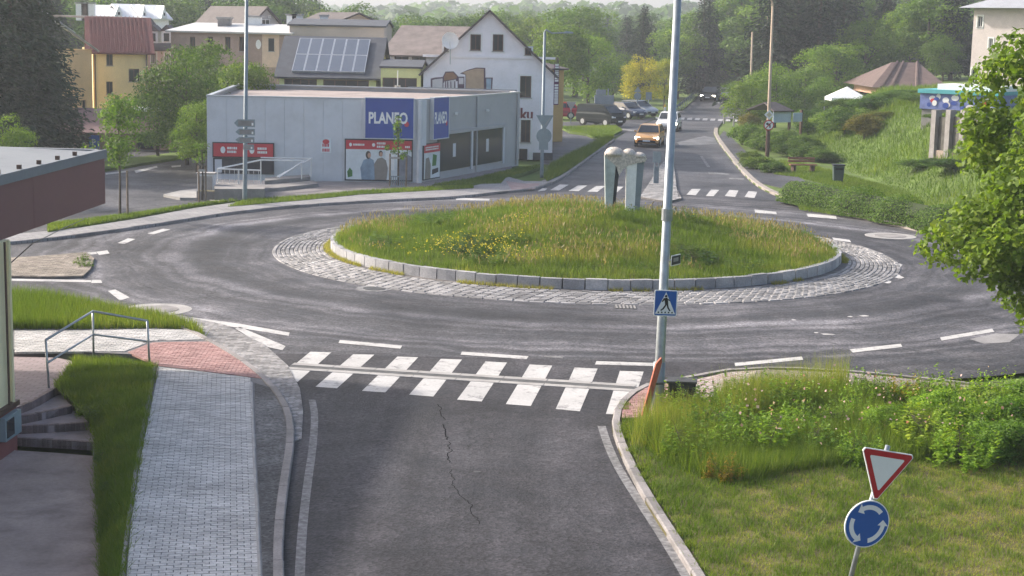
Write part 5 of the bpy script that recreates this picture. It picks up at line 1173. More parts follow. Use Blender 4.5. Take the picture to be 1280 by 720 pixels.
P = Plane_(D(680, 170, b.y - .13), (1, .15, 0), (0, 0, 1)); P.poly(cir(.40), -.02, 0, 'round_plate', SIGNBACK, sb); P = Plane_(D(678.5, 182, b.y - .13), (1, .15, 0), (0, 0, 1)); P.poly([(-.2, -.22), (.28, -.22), (.28, .24), (-.2, .24)], -.02, 0, 'small_plate', SIGNBACK, sb)
# right road lamp with priority diamond and no-turn sign
TANP = plain('tan_pole', (.40, .31, .23), .7, .12, 4)
b = G(959, 196, .08); tp = D(966, 8, b.y); l4 = pole('lamp_post', b, tp, .12, .075, 'tan lamp post carrying a priority diamond and a round prohibition sign', mat=TANP)
mm = b.lerp(tp, .24); MB().tube([b, mm], .135, 10).build('dark_sleeve', FRAME_B, l4)
MB().tube([tp, D(965.5, 3, b.y), D(963, -2, b.y), D(955, -6, b.y)], [.07, .06, .05, .05], 8).build('arm', TANP, l4)
d_ = thing('priority_sign', D(962, 143, b.y - .2), 'white diamond priority sign on the tan lamp post', 'road sign'); P = Plane_(D(961.5, 143.5, b.y - .2), (1, -.1, 0), (0, 0, 1)); k = .31
P.poly([(-k, 0), (0, -k), (k, 0), (0, k)], -.02, 0, 'plate', S_WHITE, d_); P.poly([(-k * .55, 0), (0, -k * .55), (k * .55, 0), (0, k * .55)], 0, .004, 'centre', plain('diamond_centre', (.5, .45, .3), .5, .05), d_)
d_ = thing('no_turn_sign', D(961, 157, b.y - .2), 'round white no-turn sign with red rim on the tan lamp post', 'road sign'); P = Plane_(D(961, 156.5, b.y - .2), (1, -.1, 0), (0, 0, 1)); P.poly(cir(.33, 24), -.02, 0, 'plate', S_RED, d_); P.poly(cir(.265, 24), 0, .004, 'white_field', S_WHITE, d_)
P.poly([(-.2, .08), (-.06, .18), (-.06, .12), (.1, .1), (.12, -.16), (.04, -.16), (.03, .02), (-.06, .03), (-.06, -.02)], .004, .008, 'turn_arrow', S_BLACK, d_); P.poly([(-.2, -.16), (-.16, -.2), (.2, .16), (.16, .2)], .008, .011, 'red_bar', S_RED, d_)
for i, (a, y0, y1, dd, lab) in enumerate(((938.5, 118, 40, 150, 'distant tan lamp post behind the roadside shrubs'), (958, 85, 20, 168, 'far thin lamp post against the dark firs'))):
    b = D(a, y0, dd); b.z = hgt(b.x, b.y) ; pole('lamp_post', b, D(a + 2, y1, dd), .12, .08, lab, mat=TANP)
# splitter sign post
b = G(820, 229, .1); bo = thing('splitter_sign', b, 'low post with narrow plates on the cobbled splitter island', 'road sign')
for a in (-.1, .1): MB().tube([b + Vector((a, 0, 0)), b + Vector((a, 0, 1.55))], .035, 8).build('post', GALV_D, bo)
MB().box((b.x, b.y - .05, 1.45), (.42, .03, .55)).build('plate', SIGNBACK, bo); MB().box((b.x, b.y + .02, .5), (.28, .03, .9)).build('lower_plate', GALV_D, bo)
# backs of direction boards over the parking, signs by the dark cars
b = G(755, 155); db = thing('direction_board', b, 'stepped grey back of a large direction board behind the van', 'road sign'); wdb = Wall(D(743, 150, 136), D(768, 150, 136.5))
for q in (wdb.rect(743, 119, 767, 135), wdb.rect(745, 112, 757, 118.5)): wdb.box(MB(), q, .0, .06).build('panel', plain('board_back', (.27, .30, .33), .5, .08), db)
for u in (.35, 1.2): MB().tube([wdb.at(u, 0, -.08), wdb.at(u, 2.9, -.08)], .05, 6).build('post', GALV_D, db)
b = G(796, 148); sg2 = thing('sign_post', b, 'stack of round and triangular sign backs on a post by the parked cars', 'road sign'); MB().tube([b, (b.x, b.y, 2.6)], .04, 6).build('post', GALV_D, sg2); P = Plane_((b.x, b.y - .06, 2.0), (1, 0, 0), (0, 0, 1)); P.poly(cir(.33, 20), -.01, .01, 'round_plate', SIGNBACK, sg2); P = Plane_((b.x, b.y - .06, 2.55), (1, 0, 0), (0, 0, 1)); P.poly([(-.33, -.2), (.33, -.2), (0, .33)], -.01, .01, 'triangle_plate', SIGNBACK, sg2)
b = G(810, 145); sg3 = thing('sign_post', b, 'post with a pale rectangular sign near the yellow-leaved tree', 'road sign'); MB().tube([b, (b.x, b.y, 2.0)], .04, 6).build('post', WHITE, sg3); MB().box((b.x, b.y - .06, 1.85), (.55, .03, .7)).build('plate', SIGNBACK, sg3)
b = G(831, 143); mp = thing('hydrant', b, 'small yellow and white hydrant at the road edge', 'hydrant'); MB().tube([b, (b.x, b.y, .7)], .12, 8).build('barrel', WHITE, mp); MB().tube([(b.x, b.y, .7), (b.x, b.y, .95)], [.13, .05], 8).build('cap', S_YEL, mp)
b = G(716, 158); gp = thing('give_way_sign', b, 'small pale triangular sign beside the red parked car', 'road sign'); p = D(714, 131, b.y + 4); MB().tube([(p.x, p.y, 0), (p.x, p.y, p.z)], .04, 6).build('post', GALV_D, gp); Plane_((p.x, p.y - .05, p.z), (1, 0, 0), (0, 0, 1)).poly(tri(.42), -.01, .01, 'plate', CONC_L, gp)
for a, yb in ((905, 155), (917, 158)):
    b = G(a, yb, .0); bl = thing('bollard', b, 'short bollard at the far zebra crossing', 'bollard', 'bollards at the far crossing'); MB().tube([b, (b.x, b.y, .8)], .07, 8).build('post', CONC_L, bl); MB().tube([(b.x, b.y, .8), (b.x, b.y, .88)], [.075, .03], 8).build('cap', WHITE, bl)
b = G(130, 212); ps = thing('parking_sign', b, 'blue parking sign on a post under the conifers', 'road sign'); p = D(118, 178, 92); MB().tube([(p.x, p.y, 0), (p.x, p.y, p.z + .4)], .04, 6).build('post', GALV, ps); Plane_((p.x, p.y - .05, p.z), (1, 0, 0), (0, 0, 1)).poly(rounded(.3, .42, .04), -.01, .01, 'plate', S_BLUE, ps); text_part('P', Wall((p.x - .12, p.y - .07), (p.x + .12, p.y - .07)), (0, p.z - .18, .22, p.z + .2), 0.0, S_WHITE, ps, bold=.03)
# crash barrier
gb = thing('guard_rail', G(850, 138), 'steel crash barrier on the left side of the far road', 'guard rail'); P = px([(846, 141), (858, 131), (868, 122), (876, 115)], 0)
MB().loft([[(p.x, p.y, .45), (p.x - .06, p.y, .55), (p.x, p.y, .62), (p.x - .06, p.y, .7), (p.x, p.y, .8), (p.x + .04, p.y, .6)] for p in P]).build('rail', GALV_D, gb)
for p in resample(P, 4): MB().box((p.x + .08, p.y, .35), (.08, .1, .8)).build('post', GALV_D, gb)

# handrail above the steps
h2 = thing('handrail', G(117, 440), 'two-bar metal handrail beside the lawn and the pavement', 'handrail'); GV = plain('rail_galvanised', (.45, .47, .49), .35, .1, 6, metal=.5)
p1, p2, p3 = G(61, 485, 0), G(117, 446, .05), G(187, 455, .08)
q1, q2, q3 = [D(a, b, p.y) for (a, b), p in zip(((57, 425), (116, 389), (184, 401)), (p1, p2, p3))]; r1_, r2_, r3_ = [D(a, b, p.y) for (a, b), p in zip(((60, 453), (116.5, 418), (186, 427)), (p1, p2, p3))]
for p, q in ((p1, q1), (p2, q2), (p3, q3)): MB().tube([p, q], .026, 8).build('post', GV, h2, smooth=True)
MB().tube([q1, q2, q3], .028, 8).build('top_rail', GV, h2, smooth=True); MB().tube([r1_, r2_, r3_], .024, 8).build('lower_rail', GV, h2, smooth=True)

# bench and bin by the footpath
b = G(1004, 215, .1); bn_ = thing('bench', b, 'brown wooden bench beside the footpath', 'bench'); BW = plain('bench_wood', (.27, .13, .08), .7, .2, 5)
for k in range(3): MB().box((b.x, b.y + k * .16, .50), (1.6, .13, .06), .2).build('seat_slat', BW, bn_)
for s in (-.55, .55): MB().box((b.x + s, b.y + .16 + s * .2, .24), (.14, .45, .46), .2).build('leg', FRAME_B, bn_)
for k in range(2): MB().box((b.x - .05, b.y + .46, .68 + k * .16), (1.6, .04, .12), .2).build('back_slat', BW, bn_)
b = G(1047, 229, .1); bi = thing('litter_bin', b, 'dark green litter bin on a post beside the footpath', 'bin'); MB().loft([[(b.x + x * s, b.y + y * s, z) for x, y in ((-.28, -.22), (.28, -.22), (.28, .22), (-.28, .22))] for s, z in ((.85, .25), (1, 1.0))]).build('body', plain('bin_green', (.06, .085, .08), .5, .1), bi)
MB().box((b.x, b.y, 1.06), (.64, .52, .07)).build('lid', DARKM, bi); MB().tube([(b.x + .25, b.y + .1, 0), (b.x + .25, b.y + .1, 1.05)], .03, 6).build('post', IRON, bi); MB().box((b.x, b.y - .225, .86), (.4, .02, .1)).build('slot', BLACK, bi)

# sculpture on the island
base = Vector((D(776, 262, 57.4).x, 57.4, mound(D(776, 262, 57.4).x, 57.4)))
scu = thing('sculpture', base, 'stone and metal sculpture of two pillars joined by a mushroom cap arch', 'sculpture')
GRN_ST = plain('patinated_metal', (.46, .51, .50), .5, .2, 2.5, bump=.3, metal=.15); SHADE_SIDE = plain('shaded_sculpture_side', (.035, .04, .042), .6, .2, 2); WST = plain('white_marble', (.84, .84, .82), .5, .1, 3, dirt=.15); GRANITE = plain('speckled_granite', (.58, .52, .46), .8, .35, 14, bump=.6)
sy = 57.4; X = lambda a, yy: D(a, 230, sy).x
pz = lambda yy: D(775, yy, sy).z
def blk(x0t, x1t, x0b, x1b, yt, yb, d, name, mat, par=None):
    zt_, zb_ = pz(yt), base.z - .25
    return MB().add([(X(x0b, 0), sy - d, zb_), (X(x1b, 0), sy - d, zb_), (X(x1b, 0), sy + d, zb_), (X(x0b, 0), sy + d, zb_), (X(x0t, 0), sy - d, zt_), (X(x1t, 0), sy - d, zt_), (X(x1t, 0), sy + d, zt_), (X(x0t, 0), sy + d, zt_)], [(3, 2, 1, 0), (4, 5, 6, 7), (0, 1, 5, 4), (1, 2, 6, 5), (2, 3, 7, 6), (3, 0, 4, 7)]).build(name, mat, par or scu)
blk(754.5, 769, 758, 765, 194, 262, .22, 'left_pillar', GRN_ST); blk(769.1, 774, 765.1, 767.5, 206, 262, .2, 'left_pillar_side', SHADE_SIDE)  # shade on the pillar's right side is put into a near-black colour
blk(782, 795, 783, 793.5, 203, 262, .2, 'right_pillar', WST); blk(795.1, 804, 793.6, 799, 201, 262, .18, 'right_pillar_side', GALV_D)  # grey side block: shade of the right face painted in
# bracket arching from the left pillar to the right
P = [(754.5, 195), (756, 192), (779, 191), (800, 193), (807, 197), (805, 201), (793, 203), (784, 206), (778, 211), (773, 219), (769, 207)]
vs = [(X(a, 0), sy - .24, pz(b)) for a, b in P] + [(X(a, 0), sy + .24, pz(b)) for a, b in P]; k = len(P)
MB().add(vs, [tuple(range(k - 1, -1, -1)), tuple(range(k, 2 * k))] + [(i, (i + 1) % k, k + (i + 1) % k, k + i) for i in range(k)]).build('arch', GRANITE, scu)
for nm, cx, rx, zb_, h in (('cap', 766.5, 12.6, 194, .29), ('small_cap', 785, 9, 194, .25), ('small_cap', 797, 9.5, 195.5, .17)):
    mb = MB(); c = X(cx, 0); rr_ = rx * sy / 2000; z = pz(zb_); q = random.Random(int(cx))
    for k in range(6):
        f = math.cos(k / 5 * math.pi / 2 * .98); g = math.sin(k / 5 * math.pi / 2)
        for i in range(16): w_ = 1 + q.uniform(-.035, .035); mb.v.append((c + rr_ * f * w_ * math.cos(i * math.pi / 8), sy + min(rr_, .4) * f * w_ * math.sin(i * math.pi / 8), z + h * g * w_))
    mb.f = [(k * 16 + i, k * 16 + (i + 1) % 16, (k + 1) * 16 + (i + 1) % 16, (k + 1) * 16 + i) for k in range(5) for i in range(16)] + [tuple(range(15, -1, -1)), tuple(range(80, 96))]
    mb.build(nm, GRANITE, scu, smooth=True)

# ================================================================ CARS
def car(base, heading, kind, paint, label, lights=False, group=None):
    """heading = direction the bonnet points (radians from +X)"""
    Lc_, Wc, Hc = {'hatch': (4.0, 1.72, 1.46), 'estate': (4.6, 1.8, 1.5), 'van': (4.2, 1.8, 1.76), 'suv': (4.5, 1.85, 1.65)}[kind]
    t = thing('van' if kind == 'van' else 'car', base, label, 'van' if kind == 'van' else 'car', group)
    M = Matrix.Translation(Vector(base)) @ Matrix.Rotation(heading, 4, 'Z')
    if kind == 'van': ST = [(-.5, .55, 1.0, .9), (-.485, .3, 1.1, .96), (-.3, .25, 1.12, 1), (0, .25, 1.12, 1), (.2, .25, 1.12, 1), (.34, .25, 1.08, 1), (.45, .3, .98, .95), (.49, .4, .85, .85)]; GH = [(-.485, 1.1), (-.47, 1.68), (-.4, 1.75), (.16, 1.75), (.22, 1.7), (.41, 1.06)]
    else: ST = [(-.5, .5, .75, .86), (-.48, .3, .92, .94), (-.35, .22, .96, 1), (0, .22, .95, 1), (.2, .22, .93, 1), (.3, .22, .90, .98), (.43, .26, .78, .93), (.485, .32, .66, .84), (.5, .42, .55, .76)]; GH = {'hatch': [(-.47, .92), (-.40, 1.3), (-.33, 1.44), (0, 1.46), (.08, 1.42), (.27, .92)], 'estate': [(-.47, .94), (-.41, 1.36), (-.35, 1.48), (-.02, 1.5), (.05, 1.46), (.24, .93)], 'suv': [(-.48, .98), (-.43, 1.45), (-.38, 1.62), (0, 1.65), (.07, 1.6), (.26, .98)]}[kind]
    rings = []
    for f, zb_, zs_, wf_ in ST:
        x = f * Lc_; w_ = Wc / 2 * wf_; rings.append([(x, -w_ * .92, zb_), (x, -w_, zb_ + .12), (x, -w_, zs_ - .14), (x, -w_ * .93, zs_), (x, w_ * .93, zs_), (x, w_, zs_ - .14), (x, w_, zb_ + .12), (x, w_ * .92, zb_)])
    body = MB().loft(rings).xf(M).build('body', paint, t, smooth=False)
    rings = []
    for f, z in GH:
        x = f * Lc_; k = (z - 1.0) / (Hc - 1.0); w_ = Wc / 2 * (.94 - .16 * max(0, k) * (.5 if kind == 'van' else 1)); rings.append([(x, -w_, z), (x, -w_ * .8, z + .02), (x, w_ * .8, z + .02), (x, w_, z)])
    mb = MB()
    zs0 = 1.08 if kind == 'van' else .93
    prof = [(f * Lc_, z) for f, z in GH]; wb_, wt_ = Wc / 2 * .93, Wc / 2 * (.86 if kind == 'van' else .74)
    wz = lambda z: wb_ + (wt_ - wb_) * max(0, min(1, (z - zs0) / (Hc - zs0)))
    Lft = [(x, wz(z), z) for x, z in prof]; Rgt = [(x, -wz(z), z) for x, z in prof]; n = len(prof)
    mb.add(Lft + Rgt, [tuple(range(n - 1, -1, -1)), tuple(range(n, 2 * n))] + [(i, i + 1, n + i + 1, n + i) for i in range(n - 1)])
    cabin = mb.xf(M).build('cabin', paint, t)
    # glazing set 1 cm proud of the cabin
    def lerp2(a, b, k): return tuple(a[i] + (b[i] - a[i]) * k for i in range(3))
    def pane(q, name, off):
        mb = MB(); mb.poly([tuple(Vector(p) + Vector(off)) for p in q]); mb.xf(M).build(name, GLASS, cabin)
    fA, fB = (x_ for x_ in (prof[-1], prof[-2])); q = lambda p, s, k=.9: (p[0], s * wz(p[1]) * k, p[1])
    def seg(a, b, t0, t1): return ((a[0] + (b[0] - a[0]) * t0, a[1] + (b[1] - a[1]) * t0), (a[0] + (b[0] - a[0]) * t1, a[1] + (b[1] - a[1]) * t1))
    a, b = seg(fA, fB, .08, .95); pane([q(a, 1), q(a, -1), q(b, -1), q(b, 1)][::-1], 'windscreen', (.012, 0, .012))
    a, b = seg(prof[0], prof[1], .15, .98); pane([q(a, 1), q(a, -1), q(b, -1), q(b, 1)], 'rear_window', (-.014, 0, .012))
    zl, zh = zs0 + .06, Hc - (.42 if kind == 'van' else .1)
    if kind == 'van': zh = Hc - .25
    def xat(z, front):
        pr = prof[::-1] if front else prof
        for a, b in zip(pr, pr[1:]):
            if a[1] <= z <= b[1]: return a[0] + (b[0] - a[0]) * (z - a[1]) / (b[1] - a[1] + 1e-6)
        return pr[2][0]
    xr0, xr1, xf0, xf1 = xat(zl, 0) + .12, xat(zh, 0) + .1, xat(zl, 1) - .12, xat(zh, 1) - .06
    cuts = [0, .34, .66, 1]
    for s in (1, -1):
        for c0, c1 in zip(cuts, cuts[1:]):
            c0 += .012; c1 -= .012
            P = [(xr0 + (xf0 - xr0) * c0, zl), (xr0 + (xf0 - xr0) * c1, zl), (xr1 + (xf1 - xr1) * c1, zh), (xr1 + (xf1 - xr1) * c0, zh)]
            V = [(x, s * (wz(z) + .012), z) for x, z in P]; pane(V if s < 0 else V[::-1], 'side_window', (0, 0, 0))
    wr_ = .32 if kind != 'van' else .34
    for fx in (-.30, .31):
        for s in (-1, 1):
            cx, cy = fx * Lc_, s * (Wc / 2 - .09)
            mb = MB(); mb.tube([(cx, cy - .11, wr_), (cx, cy + .11, wr_)], wr_, 18); wh_ = mb.xf(M).build('wheel', BLACK, t)
            mb = MB(); mb.tube([(cx, cy + s * .10, wr_), (cx, cy + s * .125, wr_)], wr_ * .62, 12); mb.xf(M).build('rim', ALU, wh_)
    HL = MATS.get('headlight_on') or plain('headlight_on', (.9, .9, .85), .2, .02, emit=7.0)
    HO = plain('headlight_lens', (.55, .57, .6), .15, .05)
    RL = plain('tail_lens', (.35, .02, .02), .2, .1)
    fz = .62 if kind != 'van' else .8; xf_ = Lc_ * (.478 if kind != 'van' else .485)
    for s in (-1, 1):
        MB().loft([[(xf_ - .10, s * (Wc * .36) - .19, fz - .07), (xf_ - .10, s * (Wc * .36) + .19, fz - .07), (xf_ - .10, s * (Wc * .36) + .19, fz + .1), (xf_ - .10, s * (Wc * .36) - .19, fz + .1)], [(xf_ + .05, s * (Wc * .35) - .15, fz - .06), (xf_ + .05, s * (Wc * .35) + .13, fz - .06), (xf_ + .01, s * (Wc * .35) + .13, fz + .06), (xf_ + .01, s * (Wc * .35) - .15, fz + .06)]]).xf(M).build('headlight', HL if lights else HO, t)
        MB().box((-Lc_ * .487, s * Wc * .38, .85), (.12, .2, .3)).xf(M).build('taillight', RL, t)
        MB().box((Lc_ * .14 if kind != 'van' else Lc_ * .27, s * (Wc / 2 + .08), 1.0 if kind != 'van' else 1.25), (.1, .16, .12)).xf(M).build('mirror', paint, t)
        MB().box((0, s * (Wc / 2 + .004), .62), (1.9, .012, .05)).xf(M).build('side_trim', BLACK, t)
    MB().box((Lc_ * .492, 0, .42), (.08, Wc * .7, .14)).xf(M).build('grille', BLACK, t); MB().box((Lc_ * .5 + .035, 0, .46), (.02, .5, .11)).xf(M).build('number_plate', WHITE, t); MB().box((-Lc_ * .5 - .01, 0, .7), (.02, .5, .11)).xf(M).build('number_plate', WHITE, t)
    return t
CRED = plain('car_red', (.42, .035, .05), .25, .04, 2); CBLK = plain('van_dark', (.016, .022, .022), .6, .1, 2, spec=.1); CBLU = plain('car_navy', (.03, .045, .09), .25, .05, 2); CWHT = plain('car_white', (.68, .68, .68), .25, .03, 2); CSIL = plain('car_silver', (.4, .41, .43), .3, .04, 2, metal=.5); CMAR = plain('car_copper', (.60, .34, .14), .25, .06, 2); CDRK = plain('car_black', (.03, .032, .034), .25, .05, 2)
rdir = math.atan2(-1, -.20)
car(G(812, 182), rdir, 'hatch', CMAR, 'copper-gold hatchback with headlights on approaching the crossing', True)
p = G(836, 163); car((p.x, p.y, 0), rdir, 'hatch', CWHT, 'white hatchback following the copper-gold hatchback', True)
p = G(888, 126); car((p.x, p.y, 0), rdir - .08, 'suv', CDRK, 'black car with bright headlights far down the road', True)
p = G(883, 118); car((p.x - 1, p.y + 4, 0), rdir - .08, 'hatch', CDRK, 'dark car following far behind the black car', False)
p = G(911, 125); car((p.x, p.y, 0), math.pi + rdir - .1, 'estate', CSIL, 'silver car driving away far down the road', False)
p = G(752, 158); car((p.x, p.y + 1, 0), -.8, 'van', CBLK, 'dark green passenger van crossing the side street')
p = G(783, 148); car((p.x, p.y + .5, 0), -.9, 'hatch', CBLU, 'navy estate car parked behind the van')
p = G(800, 147); car((p.x, p.y + 2.5, 0), -.9, 'hatch', CSIL, 'silver-blue car parked beyond the navy car')
p = G(696, 148); car((p.x, p.y, 0), math.pi, 'hatch', CRED, 'bright red hatchback parked beside the ochre house')
# ================================================================ VEGETATION
LEAF = leafmat('broad_leaves', [(0.0, (.040, .085, .014)), (0.5, (.085, .155, .024)), (1.0, (.16, .235, .04))], True, .45)
NEEDLE = leafmat('needles', [(0.0, (.016, .030, .014)), (0.6, (.030, .052, .022)), (1.0, (.055, .082, .03))], True, .15)
BARK = plain('bark', (.10, .08, .062), .9, .35, 6, bump=.8, bscale=20)
def unit(n, g):
    v = g.normal(size=(n, 3)); return v / np.linalg.norm(v, axis=1, keepdims=True)
def cards(P, Nn, size, g, aspect=.62, along=None):
    """one rhombic leaf per point, turned about its own axis"""
    n = len(P); Nn = Nn / np.linalg.norm(Nn, axis=1, keepdims=True)
    t = np.cross(Nn, unit(n, g)) if along is None else along; t /= np.linalg.norm(t, axis=1, keepdims=True) + 1e-9
    b = np.cross(Nn, t); s = (size * g.uniform(.65, 1.3, n))[:, None] * .5
    fold = Nn * s * .25
    return np.stack([P - t * s, P + b * s * aspect + fold, P + t * s, P - b * s * aspect + fold], 1).reshape(-1, 3)
def tint4(t): return np.repeat(np.clip(t, 0, 1), 4)
def crown_mesh(name, seed, n, rx, zc, rz, leaf, nclump, rc=(.25, .42), shell=.5, low=-1.0, loose=1.08):
    g = np.random.default_rng(seed); d = unit(nclump, g); d[:, 2] = np.maximum(d[:, 2], low)
    C = d * g.uniform(shell, .95, nclump)[:, None] ** .7 * np.array([rx, rx, rz]) * .82 + np.array([0, 0, zc])
    R = rx * g.uniform(rc[0], rc[1], nclump); R *= 1.0
    ct = g.uniform(-.22, .22, nclump); pk = g.choice(nclump, n, p=R ** 2 / (R ** 2).sum())
    dd = unit(n, g); dd[:, 2] = np.where(dd[:, 2] < -.4, -dd[:, 2] * .6, dd[:, 2])
    P = C[pk] + dd * (R[pk] * g.uniform(.45, loose, n) ** .6)[:, None] * np.array([1, 1, .8 if loose < 1.2 else 1.1])
    nn = dd * .75 + unit(n, g) * .75 + np.array([0, 0, .35])
    return np_mesh(name, cards(P, nn, leaf, g), 4, tint4(.5 + ct[pk] + g.normal(0, .17, n)))
def trunk_mesh(name, seed, h, r, limbs, rx, zc):
    g = random.Random(seed); mb = MB(); top = Vector((g.uniform(-.3, .3), g.uniform(-.3, .3), h))
    mb.tube([(0, 0, -.3), (0, 0, .1), top * .4 + Vector((.06, 0, 0)), top * .75, top], [r * 1.5, r * 1.1, r * .8, r * .5, r * .15], 8)
    for k in range(limbs):
        a = 2.4 * k + g.uniform(-.4, .4); z = h * g.uniform(.28, .75); p = top * (z / h); e = Vector((math.cos(a) * rx * g.uniform(.5, .8), math.sin(a) * rx * g.uniform(.5, .8), z + h * g.uniform(.12, .25)))
        mb.tube([p, p.lerp(e, .5) + Vector((0, 0, -.1)), e], [r * .4, r * .25, r * .06], 5)
    me = bpy.data.meshes.new(name); me.from_pydata(mb.v, [], mb.f); me.materials.append(BARK); return me
def conifer_mesh(name, seed, H, R, leaf):
    g = np.random.default_rng(seed); P = []; A = []; Nn = []
    z = .7
    while z < H - .1:
        r = R * (1 - z / H) ** .8 + .08; nb = int(7 + 9 * (1 - z / H)); ph = g.uniform(0, 6.28)
        for k in range(nb):
            a = ph + 6.283 * k / nb + g.uniform(-.2, .2); rr_ = r * g.uniform(.75, 1.12); m = max(4, int(rr_ * 11)); t = g.uniform(.15, 1, m)
            x, y = np.cos(a) * rr_ * t, np.sin(a) * rr_ * t; zz = z + .15 * rr_ - .38 * rr_ * t ** 1.3 + .12 * np.where(t > .8, 1, 0) * rr_
            o = g.normal(0, .10 + .05 * (1 - t)[:, None], (m, 3)); P.append(np.stack([x, y, zz], 1) + o)
            dv = np.stack([np.full(m, math.cos(a)), np.full(m, math.sin(a)), np.full(m, -.45)], 1) + g.normal(0, .55, (m, 3)); A.append(dv); Nn.append(np.tile([0, 0, 1.], (m, 1)) + g.normal(0, .4, (m, 3)))
        z += H * .026 * g.uniform(.8, 1.2)
    P = np.concatenate(P); A = np.concatenate(A); Nn = np.concatenate(Nn); A /= np.linalg.norm(A, axis=1, keepdims=True); Nn -= A * (Nn * A).sum(1, keepdims=True)
    return np_mesh(name, cards(P, Nn, leaf, g, .34, A), 4, tint4(.45 + g.normal(0, .22, len(P))))
KINDS = {}
def kind(nm, crown, trunk, mat): crown.materials.append(mat); KINDS.setdefault(nm, []).append((crown, trunk))
for s in range(3): kind('round', crown_mesh('crown', 10 + s, 9000, 3.9, 6.1, 4.3, .27, 46), trunk_mesh('trunk', s, 8.6, .22, 8, 3.4, 6), LEAF)
for s in range(2): kind('tall', crown_mesh('crown', 20 + s, 8000, 2.6, 5.7, 4.9, .27, 44, (.3, .5)), trunk_mesh('trunk', 5 + s, 9, .2, 8, 2, 6), LEAF)
for s in range(3): kind('bushy', crown_mesh('crown', 30 + s, 9500, 4.6, 5.0, 5.2, .27, 52, low=-.75), trunk_mesh('trunk', 8 + s, 8, .2, 9, 3.6, 5), LEAF)
for s in range(3): kind('conifer', conifer_mesh('crown', 40 + s, 10.3, 2.5, .36), trunk_mesh('trunk', 12 + s, 9.8, .16, 0, 1, 5), NEEDLE)
for s in range(4): kind('bush', crown_mesh('crown', 50 + s, 8200, .56, .46, .52, .050, 44, (.16, .42), .35, low=-.8, loose=1.5), trunk_mesh('trunk', 16 + s, .7, .02, 6, .4, .4), LEAF)
def weed_mesh(name, seed, stems=46, per=17):
    g = np.random.default_rng(seed); P = []; A = []; Nn = []; S = []
    for k in range(stems):
        a = g.uniform(0, 6.283); r = .42 * math.sqrt(g.random()); b = np.array([r * math.cos(a), r * math.sin(a), 0]); h = g.uniform(.35, 1.05) * (1 - .5 * r); ln = np.array([math.cos(a), math.sin(a), 0]) * g.uniform(.0, .28) + g.normal(0, .06, 3); ln[2] = 1
        t = np.sort(g.uniform(.12, 1, per)); P.append(b + ln * (h * t)[:, None] + g.normal(0, .014, (per, 3))); w = g.uniform(0, 6.283, per); dv = np.stack([np.cos(w), np.sin(w), g.uniform(-.1, .9, per)], 1); A.append(dv); P[-1] += dv * (.05 * (1.1 - t))[:, None]
        Nn.append(np.tile([0, 0, 1.], (per, 1)) + g.normal(0, .5, (per, 3))); S.append(.115 * (1.15 - .6 * t))
    P, A, Nn, S = map(np.concatenate, (P, A, Nn, S)); A /= np.linalg.norm(A, axis=1, keepdims=True); Nn -= A * (Nn * A).sum(1, keepdims=True)
    return np_mesh(name, cards(P, Nn, S, g, .42, A), 4, tint4(.55 + g.normal(0, .2, len(P))))
for s in range(4): kind('weed', weed_mesh('crown', 70 + s), trunk_mesh('trunk', 30 + s, .8, .008, 14, .42, .4), LEAF)
TR = random.Random(77)
MID, LIGHT, DARK, OLIVE = (1.05, 1.05, 1, 1), (1.5, 1.4, 1.0, 1), (.75, .85, .85, 1), (1.3, 1.15, .8, 1)
def plant(kd, loc, h, col, label, cat, group=None, wide=1.0, base_h=10.0, name=None):
    c, t = TR.choice(KINDS[kd]); k = h / base_h; j = TR.uniform(.9, 1.1)
    r = thing(name or ('bush' if kd in ('bush', 'weed') else ('conifer_tree' if kd == 'conifer' else 'tree')), loc, label, cat, group)
    r.rotation_euler = (0, 0, TR.uniform(0, 6.28)); r.scale = (k * wide * j, k * wide / j, k)
    o = bpy.data.objects.new('crown', c); COL.objects.link(o); o.parent = r; v = TR.uniform(.85, 1.15); o.color = (col[0] * v, col[1] * v, col[2] * v, 1)
    o = bpy.data.objects.new('trunk', t); COL.objects.link(o); o.parent = r
    return r
def tree_px(a, dist, ytop, kd, col, label, group=None, wide=1.0):
    p = D(a, ytop, dist); z = hgt(p.x, p.y); return plant(kd, (p.x, p.y, z - .1), max(2.0, p.z - z + .1), col, label, 'tree', group, wide)
# left: dark conifers over the canopy
for a, d, y, w in ((14, 84, -70, 1.3), (46, 92, -45, 1.15), (-22, 80, -60, 1.3), (30, 103, -55, 1.3), (-60, 92, -60, 1.3)): tree_px(a, d, y, 'conifer', DARK, 'tall dark conifer crowding behind the burgundy canopy', 'dark conifers behind the canopy', w)
tree_px(2, 68, 138, 'bushy', LIGHT, 'pale leafy shrub in front of the dark conifers', None, .9)
tree_px(232, 88, 52, 'bushy', MID, 'broad leafy tree between the cream house and the grey shop', None, .85)
tree_px(298, 95, 62, 'bushy', OLIVE, 'leafy tree rising behind the roof of the grey shop', None, .8)
tree_px(196, 92, 108, 'bushy', DARK, 'low leafy tree standing before the brown annex', None, 1.0)
tree_px(262, 100, 48, 'round', MID, 'leafy tree in front of the brown terrace windows', None, 1.0)
tree_px(245, 84, 120, 'bushy', LIGHT, 'bushy young tree by the corner of the grey shop', None, .8)
def wood(pxs, dist, ytop, kinds, cols, label, group, wide=(1.0, 1.4)):
    for a in pxs: tree_px(a + TR.uniform(-6, 6), TR.uniform(*dist), TR.uniform(*ytop), TR.choice(kinds), TR.choice(cols), label, group, TR.uniform(*wide))
wood(range(70, 400, 17), (165, 205), (-32, 2), ['round', 'bushy', 'conifer', 'round'], [DARK, MID, DARK], 'tree in the dark wood above the house roofs', 'wood above the house roofs')
